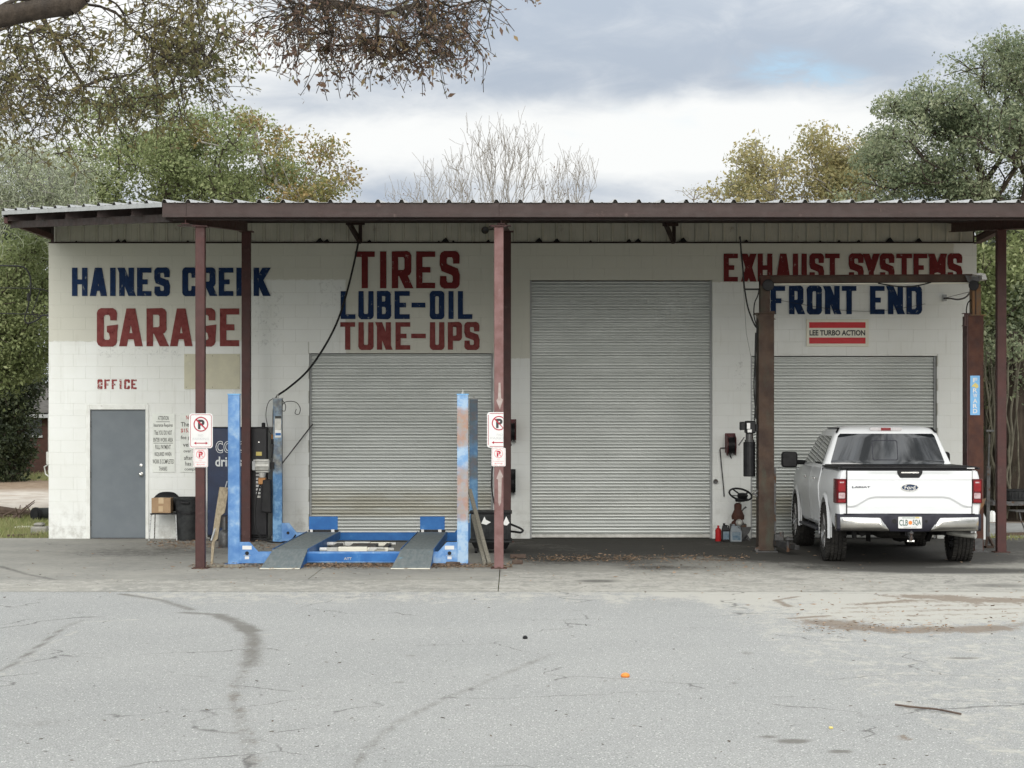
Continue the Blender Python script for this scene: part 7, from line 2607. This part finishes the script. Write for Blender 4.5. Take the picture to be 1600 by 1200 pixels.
def tree(name, base, trunk_pts, lobes, leaf_m, bark_m, label, seed, leaf=0.07, per=40, spread=0.28, r0=0.010, alpha=0.35, aspect=0.5, wob=0.12, droop=0.0, power=0.42, step=0.45, extra=None, group=None, cat='tree', sag=0.0, crown_drop=0.0):
    rng = np.random.default_rng(seed)
    th = thing(name, (base[0], base[1], 0.0), label, cat, group)
    seeds = []
    for i, (p, r) in enumerate(trunk_pts):
        seeds.append((p, i - 1, r))
    pts = sample(lobes, rng)
    A, par, fl, tips = grow(seeds, pts, rng, alpha, step, wob, sag)
    if crown_drop:
        pass
    r = radii(par, fl, len(A), r0, power)
    limbs_mesh('trunk', A, par, r, th, bark_m)
    if per:
        # clusters vary: some thin, some dense
        C = []
        T = A[np.array(tips)]
        dens = rng.gamma(1.5, 1 / 1.5, len(T))
        for p, d in zip(T, dens):
            k = int(per * d) + 1
            g = rng.normal(size=(k, 3))
            g *= np.minimum(1, 1.5 / np.linalg.norm(g, axis=1))[:, None]
            g *= spread * 0.95 * np.array((1.15, 1.15, 0.7))
            C.append(p + g)
        # and along finer twigs
        idx = np.where(r < r0 * 3)[0]
        if len(idx):
            sel = rng.choice(idx, size=min(len(idx) * 3, int(len(T) * per * 0.35)))
            C.append(A[sel] + rng.normal(size=(len(sel), 3)) * spread * 0.45)
        C = np.concatenate(C)
        leaves_mesh('crown', C, leaf, rng, th, leaf_m, aspect, droop)
    if extra:
        extra(th, A, par, r, tips, rng)
    return th


LM = dict(
    oak=leaf_material('oak_leaves', [(0.106, 0.134, 0.053), (0.180, 0.217, 0.090), (0.247, 0.284, 0.127), (0.360, 0.374, 0.196)]),
    oakdark=leaf_material('dark_oak_leaves', [(0.080, 0.106, 0.058), (0.144, 0.180, 0.100), (0.235, 0.260, 0.152), (0.360, 0.379, 0.252)]),
    olive=leaf_material('olive_leaves', [(0.106, 0.127, 0.044), (0.196, 0.196, 0.067), (0.300, 0.226, 0.090), (0.226, 0.127, 0.060)]),
    gold=leaf_material('gold_leaves', [(0.19, 0.20, 0.10), (0.30, 0.28, 0.13), (0.38, 0.32, 0.15), (0.24, 0.25, 0.14)], 0.4),
    brown=leaf_material('brown_leaves', [(0.10, 0.11, 0.06), (0.16, 0.16, 0.09), (0.106, 0.074, 0.053), (0.180, 0.113, 0.074), (0.150, 0.097, 0.083), (0.256, 0.180, 0.090), (0.134, 0.134, 0.074)], 0.4),
    moss=leaf_material('pale_moss', [(0.330, 0.360, 0.226), (0.450, 0.480, 0.330), (0.256, 0.300, 0.166), (0.540, 0.540, 0.406)], 0.3),
    evergreen=leaf_material('evergreen_leaves', [(0.012, 0.018, 0.008), (0.025, 0.035, 0.015), (0.045, 0.058, 0.025), (0.08, 0.09, 0.045)]),
    spray=leaf_material('near_spray_leaves', [(0.07, 0.08, 0.03), (0.14, 0.14, 0.055), (0.20, 0.17, 0.07), (0.13, 0.09, 0.05)], 0.4),
    dry=leaf_material('fallen_leaf_litter', [(0.20, 0.125, 0.075), (0.32, 0.22, 0.14), (0.12, 0.08, 0.05), (0.42, 0.31, 0.21)], 0.1),
    grass=leaf_material('grass_blades', [(0.12, 0.17, 0.05), (0.22, 0.25, 0.09), (0.32, 0.30, 0.15), (0.16, 0.20, 0.07)], 0.3),
)


def trunkline(px, D, ytop, r, lean=0.0, n=5, dx=0.0):
    x = X(px, D)
    zt = Z(ytop, D)
    return [((x + lean * (i / n) + 0.08 * math.sin(i * 1.7 + px), D + dx * i / n, zt * i / n), r * (1 - 0.35 * i / n)) for i in range(n + 1)]


# oak behind the left half of the garage
D = 47
tree('oak_tree', (X(250, D), D), trunkline(250, D, 420, 0.30), [ell(235, 265, D, 120, 80, 2.2, 230), ell(160, 250, D, 70, 90, 1.8, 90), ell(330, 250, D, 95, 75, 2.2, 170), ell(270, 200, D + .6, 80, 55, 1.5, 90), ell(420, 285, D, 70, 55, 1.6, 90), ell(250, 370, D, 190, 90, 2.2, 120)],
     LM['oak'], M['bark'], 'dense green oak rising behind the left part of the roof', 11, leaf=0.09, per=60, spread=0.27)
# looser greyish tree to its right
tree('oak_tree', (X(450, D - 1), D - 1), trunkline(455, D - 1, 400, 0.16), [ell(470, 255, D - 1, 48, 50, 1.0, 55), ell(520, 285, D - 1, 28, 38, .8, 34), ell(420, 210, D - 1, 35, 40, .8, 22), ell(385, 195, D - 1, 30, 35, .8, 26), ell(500, 310, D - 1, 48, 28, 1.0, 60), ell(330, 190, D - 1, 60, 38, .8, 40)],
     LM['olive'], M['barkpale'], 'sparse twiggy tree behind the roof between the green oak and the bare tree', 12, leaf=0.095, per=18, spread=0.22, r0=0.009)
# bare tree in the middle
D = 52


def bare(seed, basepx, top, lobes, label, r=0.09):
    rng = np.random.default_rng(seed)
    th = thing('bare_tree', (X(basepx, D), D, 0), label, 'tree')
    seeds = [(p, i - 1, rr) for i, (p, rr) in enumerate(trunkline(basepx, D, top, r))]
    pts = sample(lobes, rng, True)
    A, par, fl, tips = grow(seeds, pts, rng, 0.80, 0.30, 0.07, -0.05)
    r_ = radii(par, fl, len(A), 0.0050, 0.40)
    limbs_mesh('trunk', A, par, r_, th, M['barkpale'])
    # short upright twigs on the outer nodes
    T = np.array(tips)
    V2, par2 = [], []
    for t in np.concatenate([T, rng.choice(T, len(T) // 2)]):
        V2.append(A[t]); par2.append(-1)
        b0 = len(V2) - 1
        p = A[t].copy()
        dirv = rng.normal(0, 0.35, 3) + np.array((0, 0, 0.9))
        for k in range(2):
            p = p + dirv * rng.uniform(0.10, 0.20) + rng.normal(0, 0.02, 3)
            V2.append(p.copy()); par2.append(len(V2) - 2)
    limbs_mesh('twig', np.array(V2), par2, np.full(len(V2), 0.0048), th, M['barktwig'])['kind'] = 'stuff'
    C = A[rng.choice(T, 120)] + rng.normal(0, 0.05, (120, 3))
    leaves_mesh('bud', C, 0.05, rng, th, LM['brown'], kind='stuff')


bare(21, 772, 520, [ell(775, 275, D, 82, 85, 1.2, 250), ell(800, 245, D, 58, 55, 1.0, 60)], 'largest leafless tree behind the middle of the roof')
bare(22, 875, 520, [ell(893, 290, D, 44, 55, 1.0, 110), ell(852, 305, D, 30, 35, 1.0, 30)], 'leafless tree behind the roof, right of the largest bare one', 0.07)
bare(23, 690, 520, [ell(692, 300, D, 52, 48, 1.0, 85), ell(635, 308, D, 36, 30, .9, 34)], 'low leafless tree behind the roof, left of the largest bare one', 0.07)
# golden trees to the right
D = 50
tree('golden_tree', (X(1200, D), D), trunkline(1205, D, 430, 0.14), [ell(1200, 285, D, 50, 40, 1.2, 100), ell(1160, 268, D, 28, 34, 1.0, 34), ell(1215, 262, D, 25, 30, .9, 30), ell(1130, 300, D, 28, 24, .9, 34), ell(1200, 350, D, 90, 50, 1.0, 60)],
     LM['gold'], M['barkpale'], 'golden-leaved tree behind the roof, left of two', 31, leaf=0.10, per=20, spread=0.22, r0=0.009)
tree('golden_tree', (X(1300, D), D), trunkline(1305, D, 430, 0.16), [ell(1285, 245, D, 34, 46, 1.2, 80), ell(1320, 262, D, 42, 40, 1.2, 100), ell(1290, 300, D, 70, 40, 1.2, 120), ell(1355, 290, D, 50, 45, 1.2, 90), ell(1300, 360, D, 100, 50, 1.0, 60)],
     LM['gold'], M['barkpale'], 'taller golden-leaved tree behind the roof beside the right oak', 32, leaf=0.10, per=28, spread=0.23, r0=0.009)
tag(tree('small_bare_tree', (X(1070, 54), 54), trunkline(1070, 54, 480, 0.07), [ell(1075, 308, 54, 45, 14, .8, 40)], LM['gold'], M['barktwig'], 'low twiggy treetop just showing above the roof right of centre', 33, leaf=0.05, per=2, spread=0.12, r0=0.007))
# big oak at right
D = 45
tree('oak_tree', (X(1600, D), D), trunkline(1610, D, 330, 0.34, lean=-0.2), [ell(1555, 100, D, 42, 42, 1.8, 90), ell(1600, 90, D, 60, 50, 2.0, 90), ell(1470, 165, D, 55, 45, 1.8, 130), ell(1400, 190, D, 34, 36, 1.4, 44), ell(1545, 190, D, 60, 50, 2.0, 120),
                                                                           ell(1430, 240, D, 70, 55, 2.0, 150), ell(1530, 260, D, 90, 65, 2.2, 210), ell(1640, 200, D, 70, 120, 2.2, 170), ell(1440, 305, D, 95, 45, 2.0, 140), ell(1510, 335, D, 120, 30, 2.0, 80)],
     LM['oakdark'], M['bark'], 'large dark oak with a tall open crown behind the right end of the roof', 41, leaf=0.085, per=44, spread=0.25, r0=0.011, wob=0.16)
# foliage below the eave at right, vine-clad trunks
D = 44
tree('oak_tree', (X(1580, D), D), trunkline(1590, D, 560, 0.38), [ell(1560, 430, D, 70, 60, 1.8, 170), ell(1640, 470, D, 60, 110, 1.8, 170), ell(1570, 520, D, 65, 70, 1.8, 190), ell(1560, 600, D, 60, 60, 1.8, 140), ell(1500, 480, D + 1.2, 60, 110, 1.6, 120), ell(1600, 640, D + 1, 60, 50, 1.2, 60)],
     LM['oak'], M['bark'], 'leafy tree filling the gap between the garage corner and the end post', 42, leaf=0.11, per=50, spread=0.27)


def vines(th, A, par, r, tips, rng):
    m = MB()
    for k in range(46):
        a = rng.uniform(0, 2 * math.pi)
        R_ = rng.uniform(0.42, 0.72)
        x0, y0 = ORG[th.name][0] + R_ * math.cos(a), ORG[th.name][1] + 0.4 * R_ * math.sin(a) - 0.3
        pts = []
        for i in range(9):
            pts.append(Vector((x0 + rng.normal(0, 0.035) + 0.03 * i * math.sin(a * 3 + k), y0 + rng.normal(0, 0.03), i * 0.42)))
        m.tube(pts, float(rng.uniform(0.006, 0.024)), 5, sub=3)
    m.build('climbing_vine', M['vine'], th)


for px, D, seed, lab in ((1588, 42.0, 51, 'thick vine-covered trunk right of the end post'), (1556, 43.2, 52, 'dark vine-covered trunk between the rusty lift and the end post'), (1645, 43.0, 53, 'vine-covered trunk at the right photo edge')):
    tree('vine_covered_tree', (X(px, D), D), trunkline(px, D, 520, 0.36 if seed != 52 else 0.26, n=7), [ell(px, 560, D, 40, 70, 1.0, 60), ell(px + 10, 480, D, 50, 60, 1.2, 60)], LM['oakdark'], M['bark'], lab, seed, leaf=0.10, per=26, spread=0.24, extra=vines)
# dark wood behind everything at right and left, single trees
for px, D, seed, lab, lb in ((1545, 58, 61, 'dark tree standing far back behind the vine-covered trunks', 'r'), (1650, 60, 62, 'dark tree far back at the right photo edge', 'r'),
                             (20, 94, 63, 'dark evergreen tree far back left of the brick house', 'l'), (-60, 96, 64, 'dark evergreen tree beyond the left photo edge', 'l')):
    tree('dark_tree', (X(px, D), D), trunkline(px, D, 540, 0.25), [ell(px, 480, D, 95, 130, 3.0, 230), ell(px - 20, 620, D, 80, 70, 2.5, 120), ell(px + 20, 370, D, 90, 70, 2.5, 110)], LM['evergreen'], M['bark'], lab, seed, leaf=0.16, per=42, spread=0.42)
D = 44
tree('oak_tree', (X(20, D), D), trunkline(-75, D, 520, 0.30), [ell(20, 430, D, 70, 70, 2.0, 220), ell(45, 500, D, 55, 70, 2.0, 190), ell(0, 560, D, 60, 70, 2.0, 170), ell(60, 400, D, 45, 50, 1.6, 90), ell(25, 560, D, 45, 35, 1.6, 60), ell(-60, 500, D, 70, 130, 2.0, 150)],
     LM['oak'], M['bark'], 'leafy tree filling the left edge beside the service wires', 71, leaf=0.085, per=50, spread=0.25)
D = 71
tree('dark_shrub', (X(18, D), D), [((X(18, D), D, 0), .06), ((X(18, D), D, .5), .05)], [ell(4, 705, D, 34, 52, 1.2, 190), ell(-10, 640, D, 50, 50, 1.4, 130), ell(28, 600, D, 34, 30, .8, 70)], LM['evergreen'], M['bark'], 'dark evergreen shrub in front of the brick house', 72, leaf=0.15, per=60, spread=0.36, cat='shrub')
# pale moss-hung tree at the left edge
D = 41


def moss(th, A, par, r, tips, rng):
    V2, p2 = [], []
    for t in np.concatenate([rng.choice(tips, 900), rng.choice(len(A), 500)]):
        p = A[t] + rng.normal(0, .16, 3)
        V2.append(p.copy())
        p2.append(-1)
        d = rng.normal(0, .7, 3)
        for k in range(4):
            d = d * .6 + rng.normal(0, .35, 3) + np.array((0, 0, -.15))
            p = p + d * .13
            V2.append(p.copy())
            p2.append(len(V2) - 2)
    limbs_mesh('hanging_moss', np.array(V2), p2, np.full(len(V2), .006), th, M['mossmat'])


M['mossmat'] = mat('moss_strand', (0.30, 0.32, 0.24), (0.20, 0.22, 0.15), 5, 0.9)
tree('moss_hung_tree', (X(130, D), D), trunkline(130, D, 380, 0.2), [ell(50, 275, D, 80, 50, 1.2, 170), ell(0, 260, D, 70, 60, 1.2, 120), ell(110, 290, D, 40, 30, 1.0, 70), ell(40, 340, D, 80, 40, 1.0, 80)],
     LM['moss'], M['barkpale'], 'pale moss-hung tree at the left edge above the roof corner', 73, leaf=0.07, per=26, spread=0.24, r0=0.008, extra=moss, aspect=0.3)

# trees across the road, behind the camera (seen only in reflections and as a darker horizon)
rngb = np.random.default_rng(77)
src = tree('roadside_tree', (-60, -45), [((-60 + .2 * i, -45, .9 * i), .35 - .03 * i) for i in range(5)], [(np.array((-60, -45, 4.6)), np.array((5.2, 4.5, 2.7)), 200, 0)], LM['oakdark'], M['bark'],
           'broad oak across the road behind the viewer', 99, leaf=0.42, per=34, spread=0.6, r0=0.02, step=1.0, group='oaks across the road')
for k in range(1, 10):
    c = src.copy()
    COL.objects.link(c)
    c.location = (-60 + k * 13 + rngb.normal(0, 2.5), -45 + rngb.normal(0, 4), 0)
    c.rotation_euler = (0, 0, float(rngb.uniform(0, 6.28)))
    sc_k = float(rngb.uniform(.85, 1.2))
    c.scale = (sc_k, sc_k, sc_k)
    for chd in list(src.children):
        q = chd.copy()
        COL.objects.link(q)
        q.parent = c

# near tree over the camera: heavy limb at top left and two hanging sprays
rng = np.random.default_rng(8)
near = thing('overhanging_oak', (-6.4, 12.6, 0), 'near oak whose limb and hanging leafy sprays enter at the top left', 'tree')
D = 12.4
seeds = [((-6.4, 12.6, 0), -1, .34), ((-6.3, 12.6, 2.0), 0, .29), ((-6.0, 12.6, 3.6), 1, .25), ((-5.0, 12.5, 4.25), 2, .11), (tuple(PT(-120, 40, D)), 3, .082), (tuple(PT(0, 27, D)), 4, .070), (tuple(PT(70, 14, D)), 5, .062), (tuple(PT(112, 7, D)), 6, .070), (tuple(PT(128, -6, D)), 7, .06), (tuple(PT(150, -60, D)), 8, .035),
         ((-5.9, 12.8, 5.0), 2, .20), ((-4.6, 13.2, 5.6), 10, .11), ((-3.0, 13.6, 5.7), 11, .07), ((-1.7, 13.6, 5.35), 12, .045), (tuple(PT(420, -70, 13.6)), 13, .028), (tuple(PT(500, 2, 13.6)), 14, .016), (tuple(PT(590, 18, 13.6)), 15, .010),
         ((-5.6, 15.5, 6.2), 10, .12), ((-4.2, 18.5, 6.9), 17, .08), ((-3.0, 19.5, 6.6), 18, .05)]
# spray one: left, spreads behind the limb.  Half of it hangs from a farther bough
lob1 = [ell(60, 110, 17, 110, 80, 1.5, 110), ell(190, 80, 17, 110, 75, 1.4, 110), ell(300, 30, 17, 80, 40, 1.2, 60), ell(330, 95, 17.5, 60, 40, 1.0, 40), ell(40, 170, 18, 90, 45, 1.2, 80), ell(230, 140, 18, 100, 35, 1.2, 60), ell(470, 90, 0.001 + 17, 1, 1, .1, 1)]
lob1 = lob1[:-1]
pts1 = sample(lob1, rng)
lob2 = [ell(600, 40, 13.6, 130, 36, .7, 120), ell(500, 20, 13.6, 90, 34, .6, 60), ell(700, 5, 13.6, 80, 22, .6, 50), ell(560, 82, 13.6, 75, 18, .4, 34), ell(660, 60, 13.6, 60, 20, .4, 34), ell(455, 50, 13.6, 26, 36, .3, 12), ell(745, 75, 13.6, 8, 4, .1, 2)]
pts2 = sample(lob2, rng)
pts3 = np.array([PT(a, b, 17.5) for a, b in ((370, 62), (330, 72), (300, 88), (340, 102), (372, 100), (350, 115), (270, 60), (300, 120), (320, 140), (380, 64), (355, 66), (366, 108), (275, 110), (250, 95))])
A, par, fl, tips = grow(seeds, np.concatenate([pts1, pts2, pts3]), rng, 0.30, 0.16, 0.10, 0.06)
r = radii(par, fl, len(A), 0.0035, 0.46)
limbs_mesh('trunk', A, par, r, near, M['bark'])
T = A[np.array(tips)]
V2, p2, CN, CF = [], [], [], []
for p in T:
    far_ = p[1] > 15.5
    for q in range(int(rng.integers(1, 4)) if far_ else int(rng.integers(1, 4))):
        d = rng.normal(0, 1, 3) * (1, 1, .7) + np.array((0, 0, -.25))
        d /= np.linalg.norm(d)
        ln = rng.uniform(.05, .10) * (1.35 if far_ else 1.0)
        x = p.copy()
        V2.append(x.copy()); p2.append(-1)
        for k in range(4):
            d = d + rng.normal(0, .22, 3) + np.array((0, 0, -.10))
            d /= np.linalg.norm(d)
            x = x + d * ln
            V2.append(x.copy()); p2.append(len(V2) - 2)
            nl = rng.poisson(1.9 if far_ else (1.6 if k > 1 else .6))
            for _ in range(nl):
                (CF if far_ else CN).append(x + rng.normal(0, .018, 3))
limbs_mesh('twig', np.array(V2), p2, np.full(len(V2), .0026), near, M['bark'])['kind'] = 'stuff'
leaves_mesh('far_spray', np.array(CF), 0.058, rng, near, LM['spray'], 0.42, 0.2)
leaves_mesh('near_spray', np.array(CN), 0.046, rng, near, LM['brown'], 0.42, 0.3)
# star-shaped leaf bunches at the drooping tips
tipn = T[(T[:, 1] < 15.5)]
tipn = tipn[np.argsort(tipn[:, 2])[:70]]
C = np.repeat(tipn, 6, axis=0) + rng.normal(0, 0.004, (420, 3))
leaves_mesh('leaf_bunch', C, 0.055, rng, near, LM['brown'], 0.40, 0.35, 'stuff')

# ------------------------------------------------------------------ fallen leaves, grass
rng = np.random.default_rng(5)


def litter(name, zones, size, material, label, cat='leaves'):
    C = []
    for (a, b, c, d, n) in zones:      # pixel box on the ground
        px = rng.uniform(a, b, n)
        py = rng.normal((c + d) / 2, (d - c) / 3.2, n)
        Dd = CAMZ * F / np.maximum(py - HY, 40)
        C.append(np.stack([(px - 800) * Dd / F, Dd, rng.uniform(0.008, 0.03, n)], 1))
    C = np.concatenate(C)
    n = len(C)
    o = leaves_mesh(name, C, size, rng, None, material, 0.55, 0.0, 'stuff')
    co = np.zeros(len(o.data.vertices) * 3)
    o.data.vertices.foreach_get('co', co)
    co = co.reshape(-1, 4, 3)
    co[:, :, 2] = C[:, None, 2] + (co[:, :, 2] - C[:, None, 2]) * 0.28
    co[:, :, 2] = np.maximum(co[:, :, 2], 0.006)
    o.data.vertices.foreach_set('co', co.ravel())
    return tag(o, label, cat)


litter('fallen_leaves', [(300, 800, 882, 889, 1500), (440, 740, 883, 887, 1500), (230, 340, 846, 856, 420), (840, 1170, 869, 878, 700), (800, 1000, 870, 880, 300), (970, 1200, 880, 892, 120), (0, 1600, 850, 925, 260), (1250, 1480, 975, 990, 160), (540, 720, 866, 880, 160), (340, 430, 846, 860, 220), (1240, 1600, 925, 985, 140)],
       0.055, LM['dry'], 'brown fallen leaves drifted along the slab under the canopy')
litter('scattered_litter', [(-50, 1650, 930, 1230, 330), (0, 300, 850, 920, 60)], 0.035, leaf_material('dark_litter', [(0.04, 0.035, 0.03), (0.10, 0.08, 0.06), (0.06, 0.05, 0.04), (0.2, 0.15, 0.1)], 0.0), 'dark twigs and leaf scraps scattered over the asphalt')
# orange peel, pebble, twigs on the asphalt
D = GD(1058)
m = MB().lathe((X(977, D), D, 0.0), [(0.030, 0.0), (0.034, 0.012), (0.026, 0.026), (0.012, 0.032), (0, 0.033)], 14)
tag(m.build('orange_peel', M['orange'], None, smooth=True), 'small orange peel lying on the asphalt right of centre', 'peel')
D = GD(998)
tag(MB().lathe((X(820.5, D), D, 0.0), [(0.020, 0.0), (0.023, 0.012), (0.014, 0.026), (0, 0.03)], 8).build('dark_pebble', M['black'], None), 'small black pebble on the asphalt below the centre post', 'pebble')
D = GD(1112)
tag(MB().tube([(X(1410, D), GD(1104), .012), (X(1440, D), GD(1109), .014), (X(1465, D), GD(1111), .012), (X(1492, D), GD(1118), .010)], .007, 6, sub=3).build('fallen_twig', M['wooddark']), 'thin crooked twig on the asphalt at lower right', 'twig')
D = GD(1139)
tag(MB().box(X(1296, D), X(1302, D), D, D + .03, 0, .012).build('yellow_scrap', M['yellowlab'], None, bevel=.003), 'tiny pale yellow scrap on the asphalt at lower right', 'scrap')
D = GD(884)
tag(MB().bar((X(700, D), D, .03), (X(716, D), D - .1, .03), .12, .05).build('flat_stone', M['wooddark'], None, bevel=.01), 'flat dark stone at the foot of the rust-stained blue column', 'stone')
t = thing('timber_strip', (X(345, 26.9), 26.9, 0), 'short brown timber strip at the foot of the left post', 'timber')
MB().bar((X(326, 27), 27.05, .02), (X(378, 27), 27.15, .02), .07, .035).build('board', M['woodgrey'], t)

# grass left of the garage and beyond
def grass_patch(name, x0, x1, y0, y1, n, size, label):
    C = np.stack([rng.uniform(x0, x1, n), rng.uniform(y0, y1, n), np.full(n, -0.05)], 1)
    keep = (np.sin(C[:, 0] * 1.9 + C[:, 1]) + np.sin(C[:, 1] * 2.3 - C[:, 0] * .7) + rng.normal(0, .8, n)) > -0.9
    C = C[keep]
    n = len(C)
    h = size * rng.uniform(.5, 1.3, n)
    a = rng.uniform(0, 6.28, n)
    lean = rng.normal(0, .45, (n, 2)) * h[:, None]
    w = 0.011
    V = np.zeros((n, 3, 3))
    V[:, 0] = C + np.stack([np.cos(a) * w, np.sin(a) * w, 0 * a], 1)
    V[:, 1] = C - np.stack([np.cos(a) * w, np.sin(a) * w, 0 * a], 1)
    V[:, 2] = C + np.stack([lean[:, 0], lean[:, 1], h], 1)
    me = bpy.data.meshes.new(name)
    me.vertices.add(3 * n)
    me.vertices.foreach_set('co', V.ravel())
    me.loops.add(3 * n)
    me.loops.foreach_set('vertex_index', np.arange(3 * n))
    me.polygons.add(n)
    me.polygons.foreach_set('loop_start', np.arange(0, 3 * n, 3))
    me.polygons.foreach_set('loop_total', np.full(n, 3))
    me.update(calc_edges=True)
    me.materials.append(LM['grass'])
    o = bpy.data.objects.new(name, me)
    COL.objects.link(o)
    return tag(o, label, 'grass', None, 'stuff')


grass_patch('grass', -13.5, -7.75, 34.3, 45, 42000, 0.13, 'patchy grass beside the left wall of the garage')
grass_patch('grass', -26, -12.0, 72, 77.8, 12000, 0.22, 'green grass strip in front of the brick house')
grass_patch('grass', 7.8, 12.5, 33.5, 35.3, 4500, 0.09, 'straw-coloured grass right of the end post')
